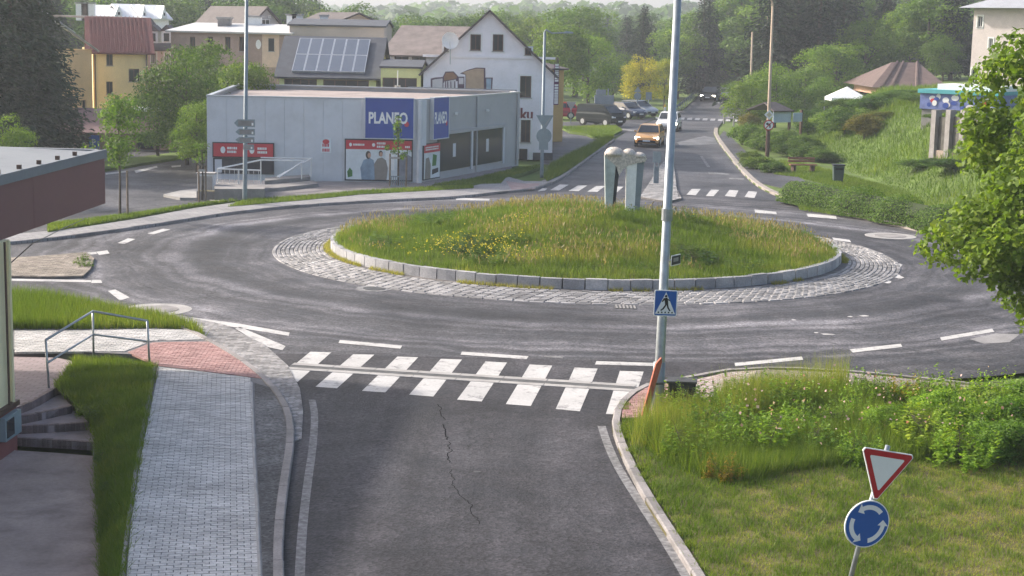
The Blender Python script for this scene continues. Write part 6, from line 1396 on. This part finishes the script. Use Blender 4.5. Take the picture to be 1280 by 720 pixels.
wood(range(390, 690, 20), (175, 230), (6, 22), ['round', 'bushy', 'tall'], [MID, DARK, OLIVE], 'tree on the wooded rise behind the white gabled house', 'trees behind the white house')
for a, d, y, k, c, w, lab in ((700, 150, 22, 'round', LIGHT, 1.0, 'bright green tree rising beside the ochre house'), (738, 158, 30, 'bushy', LIGHT, 1.0, 'large light green tree above the parked van'), (722, 190, 2, 'round', MID, 1.3, 'tall tree behind the bright tree over the van'), (768, 175, 60, 'bushy', MID, 1.1, 'rounded tree above the navy parked car'),
        (806, 195, 12, 'conifer', DARK, 1.5, 'dark broad fir above the yellow-leaved tree'), (785, 215, 22, 'conifer', DARK, 1.4, 'dark fir beside the broad fir'), (802, 163, 66, 'bushy', (5.0, 2.6, 1.0, 1), .85, 'yellow-leaved tree beside the far road'), (832, 166, 70, 'bushy', (3.4, 2.1, .8, 1), .7, 'smaller yellowish tree next to the yellow-leaved tree'),
        (850, 190, 28, 'round', LIGHT, 1.1, 'light green tree left of the far road'), (868, 210, 10, 'round', MID, 1.2, 'tall green tree at the bend of the far road'), (846, 230, 25, 'tall', MID, 1.3, 'slender tree behind the yellowish tree'), (895, 250, 8, 'tall', LIGHT, 1.3, 'slender bright tree where the far road disappears'), (912, 235, -2, 'tall', MID, 1.5, 'tall poplar-like tree closing the far road'),
        (932, 210, -8, 'tall', OLIVE, 1.5, 'tall olive tree beside the distant lamp post'), (950, 190, -15, 'tall', MID, 1.4, 'tall green tree behind the tan lamp post'), (972, 160, -38, 'conifer', DARK, 1.5, 'dark fir right behind the tan lamp post'), (1000, 165, -45, 'conifer', DARK, 1.5, 'tall dark fir above the notice-board shelter'), (1030, 160, -40, 'conifer', DARK, 1.5, 'dark fir above the white tent'), (1062, 170, -40, 'conifer', DARK, 1.4, 'dark fir left of the brown-roofed house'),
        (1046, 150, 42, 'bushy', LIGHT, 1.0, 'light leafy tree behind the white tent'), (1088, 158, 18, 'round', MID, 1.0, 'leafy tree above the hipped brown roof'), (1108, 170, -20, 'conifer', DARK, 1.4, 'dark fir behind the hipped brown roof'), (1140, 165, 5, 'round', LIGHT, 1.1, 'light green tree over the brown ridge'), (1168, 160, -12, 'round', MID, 1.2, 'tree between the brown roof and the villa'), (1196, 158, -30, 'conifer', DARK, 1.4, 'dark fir beside the villa'), (1182, 152, 40, 'bushy', MID, 1.0, 'bushy tree at the foot of the villa'),
        (940, 128, 92, 'bushy', OLIVE, 1.2, 'bushy tree hanging over the far crossing'), (972, 136, 74, 'bushy', LIGHT, 1.1, 'bushy bright tree behind the tan lamp post'), (1008, 140, 80, 'bushy', MID, 1.1, 'bushy tree behind the notice boards'), (1032, 134, 92, 'bushy', MID, 1.0, 'bushy tree beside the white tent')):
    tree_px(a, d, y, k, c, lab, None, w)
wood(range(880, 1340, 26), (190, 250), (-45, -12), ['round', 'conifer', 'tall', 'conifer'], [DARK, MID, DARK], 'tree in the steep wood behind the right houses', 'wood behind the right houses')
wood(range(640, 880, 24), (240, 320), (8, 30), ['round', 'tall', 'conifer'], [MID, DARK], 'hazy tree in the far wood at the end of the road', 'far wood at the end of the road', (1.3, 1.8))
wood((-120, -80, -40, 0, 30, 60), (150, 190), (-40, -10), ['conifer', 'round'], [DARK], 'tree in the dark wood behind the conifers', 'wood behind the conifers')
# far wooded ridge as one mass
g = np.random.default_rng(3); FP = []; FN = []; FT = []
for _ in range(1500):
    x, y = g.uniform(-420, 520), g.uniform(420, 1250)
    if abs(x) > y * .42: continue
    z = hgt(x, y); r = g.uniform(4, 8); n = 34; d = unit(n, g); d[:, 2] = np.abs(d[:, 2]); FP.append(np.array([x, y, z + 2]) + d * r * np.array([1, 1, 1.3])); FN.append(d + unit(n, g) * .5); FT.append(np.full(n, g.uniform(.2, .8)) + g.normal(0, .12, n))
FP = np.concatenate(FP); me = np_mesh('far_woodland', cards(FP, np.concatenate(FN), 4.2, g, .8), 4, tint4(np.concatenate(FT))); tag(link_mesh('far_woodland', me, LEAF), 'distant wooded ridge seen through haze', 'woodland', kind='stuff').color = (.8, .9, .85, 1)

# young staked trees
def sapling(a, yb, ytop, ycrown, spread, n, col, label, stakes, seed):
    b = G(a, yb, .1); g = np.random.default_rng(seed); tp = D(a, ytop, b.y); zc0 = D(a, ycrown, b.y).z
    t = thing('young_tree', b, label, 'tree'); MB().tube([b, b + Vector((.03, 0, zc0 * .5)), (b.x, b.y, tp.z)], [.055, .045, .012], 7).build('trunk', BARK, t)
    cl = 22; C = np.stack([b.x + g.normal(0, spread * .5, cl), b.y + g.normal(0, spread * .5, cl), g.uniform(zc0, tp.z, cl)], 1); f = 1 - .6 * (C[:, 2] - zc0) / (tp.z - zc0); C[:, 0] = b.x + (C[:, 0] - b.x) * f
    mb = MB()
    for c in C[:12]: mb.tube([(b.x, b.y, c[2] - .3), tuple(c)], [.015, .005], 4)
    mb.build('limbs', BARK, t)
    pk = g.integers(0, cl, n); d = unit(n, g); P = C[pk] + d * (spread * .42 * g.uniform(.3, 1, n))[:, None]
    me = np_mesh('crown', cards(P, d + unit(n, g) * .8, .13, g), 4, tint4(.5 + g.normal(0, .2, n))); o = link_mesh('crown', me, LEAF, t); o.color = col
    sk = thing('tree_stakes', b, 'wooden support stakes around the ' + label.split(' tree')[0] + ' tree', 'stakes')
    for dx, dy, h in stakes: MB().tube([(b.x + dx, b.y + dy, 0), (b.x + dx, b.y + dy, h)], .045, 7).build('stake', plain('stake_wood', (.22, .17, .13), .8, .2, 5), sk)
    if len(stakes) > 1: MB().obox((b.x + stakes[0][0], b.y - .05, stakes[0][2] - .25), (stakes[-1][0] - stakes[0][0], 0, 0), (0, .03, 0), (0, 0, .1)).build('crossbar', CONC_L, sk)
sapling(150, 270, 122, 200, 1.25, 3200, (1.1, 1.1, 1, 1), 'slender young tree on the grass strip by the canopy', [(.3, .05, 1.9)], 1)
sapling(497, 232, 146, 196, .5, 420, (1.1, 1.1, 1, 1), 'sparse sapling tree in front of the shop poster', [(-.38, 0, 1.65), (0, .3, 1.65), (.42, 0, 1.55)], 2)
sapling(253, 250, 178, 205, .35, 160, (1, 1, 1, 1), 'tiny sapling tree between stakes at the shop corner', [(-.15, 0, 1.6), (.15, 0, 1.6)], 3)
mg = thing('tree_guard', G(497, 233, .1), 'low grey tree guard at the foot of the sparse sapling', 'tree guard'); b = G(497, 233, .1)
for k in range(7): MB().tube([(b.x - .3 + k * .1, b.y - .05, .05), (b.x - .3 + k * .1, b.y - .05, .62)], .02, 5).build('bar', GALV_D, mg)
for z in (.12, .58): MB().box((b.x, b.y - .05, z), (.72, .04, .05)).build('hoop', GALV_D, mg)

# foreground tree at the right
g = np.random.default_rng(12)
nt_ = thing('tree', (12.7, 33, .05), 'bright leafy tree overhanging the roundabout from the roadside bank', 'tree')
cen = np.array([13.1, 33, 5.8]); nclump = 250; d = unit(nclump, g); C = cen + d * (g.uniform(.45, .93, nclump) ** .6)[:, None] * np.array([3.75, 3.9, 5.0]); C[:42] = np.array([10.35, 32.6, 4.0]) + d[:42] * np.array([1.75, 2.0, 1.15]) * g.uniform(.4, 1, 42)[:, None]; R = g.uniform(.32, .8, nclump)
n = 62000; pk = g.choice(nclump, n, p=R ** 2 / (R ** 2).sum()); dd = unit(n, g); P = C[pk] + dd * (R[pk] * g.uniform(.25, 1.05, n) ** .5)[:, None] * np.array([1, 1, .75])
NM = leafmat('maple_leaves', [(0.0, (.07, .125, .016)), (0.5, (.14, .22, .026)), (1.0, (.24, .30, .045))], False, .45)
link_mesh('crown', np_mesh('crown', cards(P, dd * .5 + unit(n, g) * .8 + np.array([0, 0, .5]), .145, g, .75), 4, tint4(.5 + g.uniform(-.15, .15, nclump)[pk] + g.normal(0, .18, n))), NM, nt_)
mb = MB().tube([(12.7, 33, -.2), (12.75, 33, 1.5), (12.6, 33, 4), (12.7, 33, 7.8)], [.24, .19, .14, .03], 10)
mb.build('trunk', BARK, nt_)
for k in range(14):
    e = Vector(C[k * 16]); p = Vector((12.65, 33, max(1.4, e.z - 1.6))); MB().tube([p, p.lerp(e, .5) + Vector((0, 0, .15)), e], [.07, .045, .012], 6).build('limb', BARK, nt_)

# ---------------------------------------------------------------- shrubs of the right embankment
def bush_at(a, dist, ytop, rad, col, label, group=None):
    p = D(a, ytop, dist); z = hgt(p.x, p.y); h = max(.5, p.z - z); return plant('bush', (p.x, p.y, z - .05), h, col, label, 'bush', group, rad / (.56 * h), 1.0)
BL = 'leafy shrub on the embankment above the footpath'; BG = 'shrubs on the embankment'
RUSTC = (1.5, .8, .8, 1)
for a, d, y, r, c in ((1058, 106, 128, 2.0, MID), (1098, 108, 118, 2.2, DARK), (1122, 110, 113, 2.2, MID), (1040, 112, 138, 1.8, LIGHT), (1140, 112, 112, 2.0, DARK), (1150, 104, 118, 1.6, MID), (1180, 92, 210, 1.6, MID), (1215, 88, 200, 2.0, LIGHT), (1150, 84, 245, 1.3, MID), (1190, 80, 240, 1.8, DARK), (1235, 78, 230, 2.0, MID), (1265, 80, 190, 2.4, DARK), (1240, 95, 150, 2.2, MID), (1205, 96, 160, 1.4, DARK), (1095, 112, 122, 1.8, LIGHT), (1165, 98, 160, .9, OLIVE)): bush_at(a, d, y, r, c, BL, BG)
bush_at(1082, 101, 138, 1.3, RUSTC, 'reddish-brown shrub among the green ones on the embankment'); bush_at(1106, 103, 140, 1.2, (1.3, .85, .8, 1), 'brownish twiggy shrub beside the reddish-brown shrub')
for a, d, y, r in ((929, 112, 152, 1.2), (944, 109, 152, 1.3), (960, 107, 160, 1.3), (978, 105, 164, 1.4), (996, 102, 172, 1.4), (1014, 100, 178, 1.3), (1030, 98, 186, 1.2), (985, 108, 160, 1.3), (1005, 106, 165, 1.3)): bush_at(a, d, y, r, MID, 'clipped shrub in the hedge row behind the tan lamp post', 'hedge row behind the tan lamp post')
bush_at(1062, 119, 121, 2.0, MID, 'broad leafy shrub under the white tent'); bush_at(1012, 118, 134, 1.5, DARK, 'dome-shaped dark shrub beside the notice boards'); bush_at(938, 125, 138, 1.0, RUSTC, 'small rust-coloured shrub by the notice boards')
for a, d, y, r, c in ((938, 97, 186, 1.0, OLIVE), (952, 92, 194, 1.1, OLIVE), (966, 90, 200, .9, MID)): bush_at(a, d, y, r, c, 'rounded yellow-green shrub between the kerb and the footpath', 'shrubs beside the kerb')
def hedge(name, path, w, h, n, leaf, col, label, seed):
    g = np.random.default_rng(seed); P = resample(path, .2); m = len(P); A = np.array([p[:] for p in P]); i = g.integers(0, m - 1, n); t = g.random(n)[:, None]; c = A[i] * (1 - t) + A[i + 1] * t
    dv = A[i + 1] - A[i]; dv /= np.linalg.norm(dv, axis=1, keepdims=True) + 1e-9; sd_ = np.stack([-dv[:, 1], dv[:, 0], np.zeros(n)], 1)
    th = g.uniform(-.3, math.pi + .3, n); bump = 1 + .16 * np.sin(c[:, 0] * 2.3 + 1) * np.sin(c[:, 1] * 1.7) + .1 * np.sin(c[:, 0] * 5.1); rr_ = g.uniform(.7, 1.04, n) * bump
    P3 = c + sd_ * (np.cos(th) * w * .5 * rr_)[:, None] + np.array([0, 0, 1]) * (np.maximum(.02, np.sin(th) * h * rr_))[:, None]
    nn = sd_ * np.cos(th)[:, None] + np.array([0, 0, 1]) * np.sin(th)[:, None] + unit(n, g) * .7
    t_ = thing('hedge', P[m // 2], label, 'hedge'); o = link_mesh('foliage', np_mesh('foliage', cards(P3, nn, leaf, g), 4, tint4(.45 + g.normal(0, .2, n))), LEAF, t_); o.color = col
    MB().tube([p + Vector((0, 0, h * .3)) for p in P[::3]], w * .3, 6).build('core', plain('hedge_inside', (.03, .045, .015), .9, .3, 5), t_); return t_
hedge('hedge', px([(990, 250), (1020, 256), (1070, 266), (1120, 276), (1165, 285), (1225, 296)], .1), 2.1, 1.0, 30000, .085, (1.15, 1.15, .9, 1), 'low clipped hedge between the kerb and the footpath', 4)

# ---------------------------------------------------------------- grass
def inpoly_np(X, Y, P):
    c = np.zeros(len(X), bool); j = len(P) - 1
    for i in range(len(P)):
        xi, yi, xj, yj = P[i][0], P[i][1], P[j][0], P[j][1]; m = ((yi > Y) != (yj > Y)) & (X < (xj - xi) * (Y - yi) / (yj - yi + 1e-12) + xi); c ^= m; j = i
    return c
def sample_poly(P, n, g):
    xs = [p[0] for p in P]; ys = [p[1] for p in P]; X = np.empty(0); Y = np.empty(0)
    while len(X) < n:
        x, y = g.uniform(min(xs), max(xs), n * 2), g.uniform(min(ys), max(ys), n * 2); k = inpoly_np(x, y, P); X = np.concatenate([X, x[k]]); Y = np.concatenate([Y, y[k]])
    return X[:n], Y[:n]
def wave(X, Y, s, seed):
    r = np.random.default_rng(seed); v = np.zeros_like(X)
    for k in range(6):
        a, f, p = r.uniform(0, 6.28), s * 2 ** (k * .45), r.uniform(0, 6.28); v += np.sin((X * math.cos(a) + Y * math.sin(a)) * f + p) / (1 + k * .35)
    return v / 3.2
def blades(name, X, Y, Z, h, w, g, mat, label, tint, lean=.35, parent=None):
    n = len(X); a = g.uniform(0, 6.283, n); la = g.uniform(0, 6.283, n); ln = np.abs(g.normal(0, lean, n)) * h
    dx, dy = np.cos(a) * w * .5, np.sin(a) * w * .5
    V = np.stack([np.stack([X - dx, Y - dy, Z], 1), np.stack([X + dx, Y + dy, Z], 1), np.stack([X + np.cos(la) * ln, Y + np.sin(la) * ln, Z + h], 1)], 1).reshape(-1, 3)
    return tag(link_mesh(name, np_mesh(name, V, 3, np.repeat(np.clip(tint, 0, 1), 3)), mat, parent), label, 'grass', kind='stuff')
GR = leafmat('grass_blades', [(0.0, (.07, .125, .015)), (0.4, (.15, .215, .03)), (0.65, (.27, .285, .055)), (1.0, (.40, .325, .12))], False, .42)
g = np.random.default_rng(21)
# island meadow
wr0 = random.Random(15)
n = 150000; X, Y = sample_poly(circle(RC, R_IS - .12, 60), n, g); Z = np.array([mound(x, y) for x, y in zip(X, Y)]) - .02
wv_ = wave(X, Y, .8, 1); w2_ = wave(X, Y, 2.0, 2); rad = np.hypot(X - RC.x, Y - RC.y) / R_IS
w3_ = wave(X, Y, 4.5, 12); H = (.13 + .22 * np.clip(.5 + wv_ * .7, 0, 1) + .22 * np.clip(w3_ + .1, 0, 1)) * g.uniform(.45, 1.3, n); H *= np.where(rad > .95, .7, 1)
dry = np.clip(.42 + .6 * wv_ + .45 * w2_ - .3 * w3_ - .02 * (Y - RC.y), 0, 1)
blades('meadow_grass', X, Y, Z, H, g.uniform(.012, .028, n), g, GR, 'tall meadow grass covering the traffic island', .12 + .62 * dry * g.uniform(.35, 1.2, n) + g.normal(0, .07, n), .4)
# seed heads: darker reddish-brown panicles
n = 5500; X, Y = sample_poly(circle(RC, R_IS - .3, 60), n * 2, g); keep = wave(X, Y, .8, 1) > .05; X, Y = X[keep][:n], Y[keep][:n]; n = len(X); Z = np.array([mound(x, y) for x, y in zip(X, Y)])
P = np.stack([X, Y, Z + g.uniform(.3, .55, n)], 1); al = np.tile([0, 0, 1.], (n, 1)) + g.normal(0, .25, (n, 3)); al /= np.linalg.norm(al, axis=1, keepdims=True); nn = np.cross(al, unit(n, g))
SEED = leafmat('seed_heads', [(0, (.22, .17, .08)), (1, (.36, .29, .14))], False, .3)
tag(link_mesh('seed_heads', np_mesh('seed_heads', cards(P, nn, .16, g, .2, al), 4, tint4(g.random(n))), SEED), 'brown seed heads over the island meadow', 'grass', kind='stuff')
# yellow flowers in drifts
FP = []
for a, b, rx_, ry_, n in ((590, 303, 2.0, .8, 190), (566, 297, .7, .5, 70), (625, 302, 1.2, .6, 80), (720, 256, 2.6, 1.0, 260), (660, 310, 1.2, .4, 70), (480, 300, 2.0, .8, 60), (640, 290, 1.5, .7, 60), (900, 275, 3, 1.0, 40)):
    p = G(a, b, 1.0); x, y = g.normal(p.x, rx_ * .5, n), g.normal(p.y, ry_ * .9, n); k = np.hypot(x - RC.x, y - RC.y) < R_IS - .4; x, y = x[k], y[k]; FP.append(np.stack([x, y, np.array([mound(q, w_) for q, w_ in zip(x, y)]) + g.uniform(.28, .48, len(x))], 1))
P = np.concatenate(FP); YF = leafmat('yellow_petals', [(0, (.50, .40, .03)), (1, (.66, .56, .06))], False, .3)
tag(link_mesh('yellow_flowers', np_mesh('yellow_flowers', cards(P, unit(len(P), g) + np.array([0, -.3, .8]), .06, g, .9), 4, tint4(g.random(len(P)))), YF), 'drifts of small yellow flowers in the island meadow', 'flowers', kind='stuff')
for k in range(46):
    aa, rr_ = wr0.uniform(0, 6.28), R_IS * .9 * math.sqrt(wr0.random()); x, y = RC.x + rr_ * math.cos(aa), RC.y + rr_ * math.sin(aa); h = wr0.uniform(.3, .6); plant('weed', (x, y, mound(x, y) - .03), h, wr0.choice([MID, LIGHT, OLIVE, DARK]), 'leafy weed clump standing in the island meadow', 'bush', 'weed clumps in the island meadow', wr0.uniform(.4, .9) / (.45 * h), 1.0)
for a, y, r, h in ((648, 58.5, .85, .75),): p = D(a, 250, 63); plant('bush', (p.x, 62.6, mound(p.x, 62.6) - .1), h, DARK, 'low dark bush at the rear of the island meadow', 'bush', None, r / (.56 * h), 1.0)
# dry weeds in the joint along the island kerb
n = 9000; a = g.uniform(math.pi * .9, math.pi * 2.05, n); k = wave(np.cos(a) * 9, np.sin(a) * 9, 1.4, 6) > .08 - .5 * (np.abs(a - 3.3) < .45); a = a[k]; n = len(a); r = R_IS + .04 + np.abs(g.normal(0, .09, n))
blades('joint_weeds', RC.x + r * np.cos(a), RC.y + r * np.sin(a), np.full(n, .08), g.uniform(.05, .17, n), g.uniform(.015, .03, n), g, GR, 'dry weeds in the joint at the foot of the island kerb', g.uniform(.6, 1.0, n), .6)
# left verge, tall
P = [(p.x, p.y) for p in vg]; n = 26000; X, Y = sample_poly(P, n, g); fac = np.clip((-9.2 - X) / 4, .25, 1)
blades('verge_grass', X, Y, np.full(n, .07), (.22 + .25 * fac) * g.uniform(.5, 1.2, n), g.uniform(.012, .022, n), g, GR, 'tall grass on the verge above the pavement railing', .25 + .5 * (1 - fac) * g.random(n) + g.normal(0, .1, n), .35)
# lawn between steps and pavement
bmv = LAWN.data; bmv.calc_loop_triangles(); T = np.array([t.vertices[:] for t in bmv.loop_triangles]); VV = np.array([v.co[:] for v in bmv.vertices]) + np.array(LAWN.location)
A3, B3, C3 = VV[T[:, 0]], VV[T[:, 1]], VV[T[:, 2]]; ar = np.linalg.norm(np.cross(B3 - A3, C3 - A3), axis=1); n = 62000; pk = g.choice(len(T), n, p=ar / ar.sum()); r1, r2 = np.sqrt(g.random(n)), g.random(n)
Q = A3[pk] * (1 - r1)[:, None] + B3[pk] * (r1 * (1 - r2))[:, None] + C3[pk] * (r1 * r2)[:, None]
Q[:, 0] += g.normal(0, .05, n); Q[:, 1] += g.normal(0, .03, n)
blades('lawn_grass', Q[:, 0], Q[:, 1], Q[:, 2], g.uniform(.04, .2, n) * (1 + .5 * wave(Q[:, 0], Q[:, 1], 4, 13)), g.uniform(.007, .02, n), g, GR, 'fresh lawn grass beside the brick steps', .34 + .16 * wave(Q[:, 0], Q[:, 1], 1.5, 9) + .1 * wave(Q[:, 0], Q[:, 1], 5, 10) + g.normal(0, .1, n), .6)
# bank: short turf with brown patches, tall weeds along the top
P = [(p.x, p.y) for p in offset(KR, -.17)][0:40] + [(14, 34), (14, 20), (3.2, 19.5)]
P = [(p.x, p.y) for p in offset(KR, -.2)] + [(14.5, 34), (13.5, 20), (3.0, 20)]
n = 200000; X, Y = sample_poly(P, n, g); keep = ~(inpoly_np(X, Y, [(p.x, p.y) for p in pr]) | inpoly_np(X, Y, [(p.x, p.y) for p in pr2]) | inpoly_np(X, Y, [(p.x, p.y) for p in px([(866, 500), (866, 472), (945, 460), (945, 486), (905, 500)], .1)])); X, Y = X[keep], Y[keep]; n = len(X)
wv_ = wave(X, Y, 1.6, 4); w2_ = wave(X, Y, 5.5, 5); w3_ = wave(X, Y, 9, 15); dry = np.clip(.42 + .45 * wv_ + .6 * w2_ + .4 * w3_ + .07 * (X - 6), 0, 1)
blades('bank_turf', X, Y, np.full(n, .055), g.uniform(.03, .12, n) * (1.5 - 1.0 * dry), g.uniform(.009, .018, n), g, GR, 'short mown turf with brown patches on the bank', .14 + .7 * dry * g.uniform(.4, 1.15, n) + g.normal(0, .07, n), .7)
tall = [G(a, b, .06) for a, b in [(786, 540), (832, 514), (880, 505), (960, 490), (1080, 490), (1200, 500), (1330, 520), (1330, 580), (1180, 575), (1080, 580), (990, 590), (930, 605), (880, 600), (830, 580)]]
n = 60000; X, Y = sample_poly(tall, n, g); k = ~((X > 2.6) & (X < 4.3) & (Y > 31.3)); X, Y = X[k], Y[k]; n = len(X); wv_ = wave(X, Y, 1.3, 7)
blades('tall_weeds', X, Y, np.full(n, .05), (.22 + .38 * np.clip(.5 + .7 * wv_, 0, 1)) * g.uniform(.4, 1.25, n), g.uniform(.010, .020, n), g, GR, 'tall weedy grass along the top of the bank', .3 + .2 * wv_ + g.normal(0, .12, n), .4)
n = 5000; X, Y = sample_poly([G(a, b, .06) for a, b in [(786, 560), (800, 538), (850, 516), (1060, 480), (1060, 500), (900, 540), (850, 560)]], n, g); k = ~((X > 2.6) & (X < 4.3) & (Y > 31.0)); X, Y = X[k], Y[k]; n = len(X)
blades('seeding_grass', X, Y, np.full(n, .05), g.uniform(.6, 1.0, n), g.uniform(.006, .012, n), g, GR, 'long seeding grass stalks beside the lamp post', g.uniform(.35, .8, n), .25)
n = 170; X, Y = sample_poly([G(a, b, .06) for a, b in [(880, 560), (960, 500), (1290, 510), (1290, 570), (960, 590)]], n, g); P = np.stack([X, Y, g.uniform(.5, .95, n)], 1)
tag(link_mesh('pink_blossoms', np_mesh('pink_blossoms', cards(P, unit(n, g) + np.array([0, -.4, .6]), .06, g, .9), 4, tint4(g.random(n))), leafmat('pink_petals', [(0, (.5, .22, .2)), (1, (.66, .5, .46))], False, .3)), 'scattered pale pink blossoms above the bank weeds', 'flowers', kind='stuff')
def shrub(a, yb, h, r, col, label, group=None, kd='bush'):
    col = tuple(q * 1.35 for q in col)
    p = G(a, yb, .06); return plant(kd, (p.x, p.y, .02), h, col, label, 'bush', group, r / ((.56 if kd == 'bush' else .45) * h), 1.0)
SG = 'wild shrubs on the bank'; SL = 'wild green shrub along the top of the roadside bank'
for a, b, h, r, c in ((1205, 556, .85, .75, LIGHT), (1255, 575, .85, .75, MID), (1275, 550, .95, .8, MID), (1240, 530, .85, .75, OLIVE), (1175, 530, .8, .7, LIGHT), (1300, 530, 1.0, .9, MID), (1105, 545, .7, .6, LIGHT)): shrub(a, b, h, r, c, SL, SG)
WL, WG = 'tall leafy weed in the wild growth along the top of the bank', 'tall weeds on the bank'; wr__ = random.Random(9)
for k in range(58):
    a = wr__.uniform(855, 1290); b = wr__.uniform(505, 585) - 8 * (a < 950); shrub(a, b, wr__.uniform(.5, 1.2), wr__.uniform(.3, .6), wr__.choice([LIGHT, LIGHT, MID, OLIVE, (1.7, 1.6, 1.0, 1)]), WL, WG, 'weed')
shrub(826, 556, .5, .36, (1.2, 1.4, 1.5, 1), 'small pale broad-leaved plant at the foot of the lamp post', None, 'weed'); shrub(903, 600, .62, .34, (2.2, .9, .8, 1), 'reddish-tipped weed in the tall grass of the bank', None, 'weed'); shrub(1162, 562, 1.05, .72, (2.0, 1.55, .9, 1), 'yellow-green shrub with orange young leaves on the bank', None, 'weed'); shrub(1125, 508, .9, .4, (2.2, 1.1, .7, 1), 'coppery young shoot above the bank shrubs', None, 'weed')
for a, b, z in ((96, 480, -.02), (150, 500, 0), (110, 520, -.1), (165, 560, .02), (140, 610, -.1), (150, 680, -.15), (172, 470, .05), (128, 575, -.2), (60, 402, .07), (110, 398, .07), (165, 404, .07), (215, 408, .07), (30, 392, .07), (98, 330, .06), (104, 326, .06), (108, 333, .06)):
    p = G(a, b, z); h = wr__.uniform(.2, .38); plant('weed', (p.x, p.y, z - .03), h, wr__.choice([MID, LIGHT, OLIVE]), 'small leafy weed growing low at the left grass and splitter island', 'bush', 'weeds in the left grass', wr__.uniform(.12, .3) / (.45 * h), 1.0)
# weeds at the right kerb and other verges
n = 2600; i = g.integers(0, len(KR) * 1 // 2, n); Q = np.array([p[:] for p in offset(KR, -.2)])[i] + g.normal(0, .05, (n, 3)); k = wave(Q[:, 0], Q[:, 1], 3, 8) > 0; Q = Q[k]; n = len(Q)
blades('kerb_weeds', Q[:, 0], Q[:, 1], np.full(n, .06), g.uniform(.05, .16, n), g.uniform(.01, .02, n), g, GR, 'weeds creeping over the kerb of the bank', g.uniform(.1, .6, n), .6)
for P_, n, z, h, lab in ((vf, 9000, .1, .12, 'short grass of the strip before the shop forecourt'), (v2, 9000, .1, .16, 'short grass round the staked young tree'), (v3, 7000, .11, .12, 'short grass along the shop side wall'), (v4, 12000, .13, .3, 'long grass on the wedge by the far road'), (v5, 6000, .12, .16, 'grass of the triangular patch before the van'), (px([(1000, 262), (985, 240), (1062, 249), (1160, 276), (1160, 284)], .1), 9000, .07, .14, 'mown grass between the hedge and the footpath'), (px([(968, 218), (1000, 222), (1064, 238), (1110, 254), (1180, 268), (1180, 250), (1080, 225), (1010, 205), (975, 200)], .1), 26000, .07, .16, 'mown grass around the bench and the bin')):
    P = [(p.x, p.y) for p in P_]; X, Y = sample_poly(P, n, g); blades('verge_grass', X, Y, np.full(n, z), h * g.uniform(.4, 1.2, n), g.uniform(.02, .04, n), g, GR, lab, .3 + .2 * wave(X, Y, .7, 3) + g.normal(0, .1, n), .5)
LEAFG = leafmat('slope_grass', [(0, (.07, .13, .018)), (.6, (.14, .21, .03)), (1, (.24, .26, .055))], False, .4)
# embankment: rough grass and low cover
n = 110000; X, Y = g.uniform(13, 44, n), g.uniform(60, 128, n); xe = np.interp(Y, [a for a, b in XE], [b for a, b in XE]); d = X - xe; keep = (d > -4.5) & (d < 16) & (X > np.interp(Y, [60, 75, 85, 95, 105, 128], [19.5, 17.6, 19.5, 18.6, 17.5, 18])); X, Y, d = X[keep], Y[keep], d[keep]; n = len(X); Z = np.array([hgt(x, y) for x, y in zip(X, Y)]); Z = np.maximum(Z, .06) - .03
wv_ = wave(X, Y, .45, 11); up_ = np.clip(d / 2, .15, 1)
blades('embankment_grass', X, Y, Z, up_ * (.25 + .3 * np.clip(.5 + wv_, 0, 1)) * g.uniform(.4, 1.2, n), g.uniform(.03, .07, n), g, LEAFG, 'rough tall grass on the embankment slope', .4 + .3 * wv_ + g.normal(0, .14, n), .5)

# ---------------------------------------------------------------- air
hz_m, t, out = new_mat('haze_air'); pv = N(t, 'ShaderNodeVolumePrincipled'); pv.inputs['Color'].default_value = (.86, .92, 1.0, 1); pv.inputs['Density'].default_value = HAZE; pv.inputs['Anisotropy'].default_value = .25
t.links.new(pv.outputs[0], out.inputs['Volume'])
hb = MB().box((20, 825, 29), (1900, 1790, 64)).build('haze', hz_m); tag(hb, 'thin summer haze filling the valley', 'haze', kind='stuff')
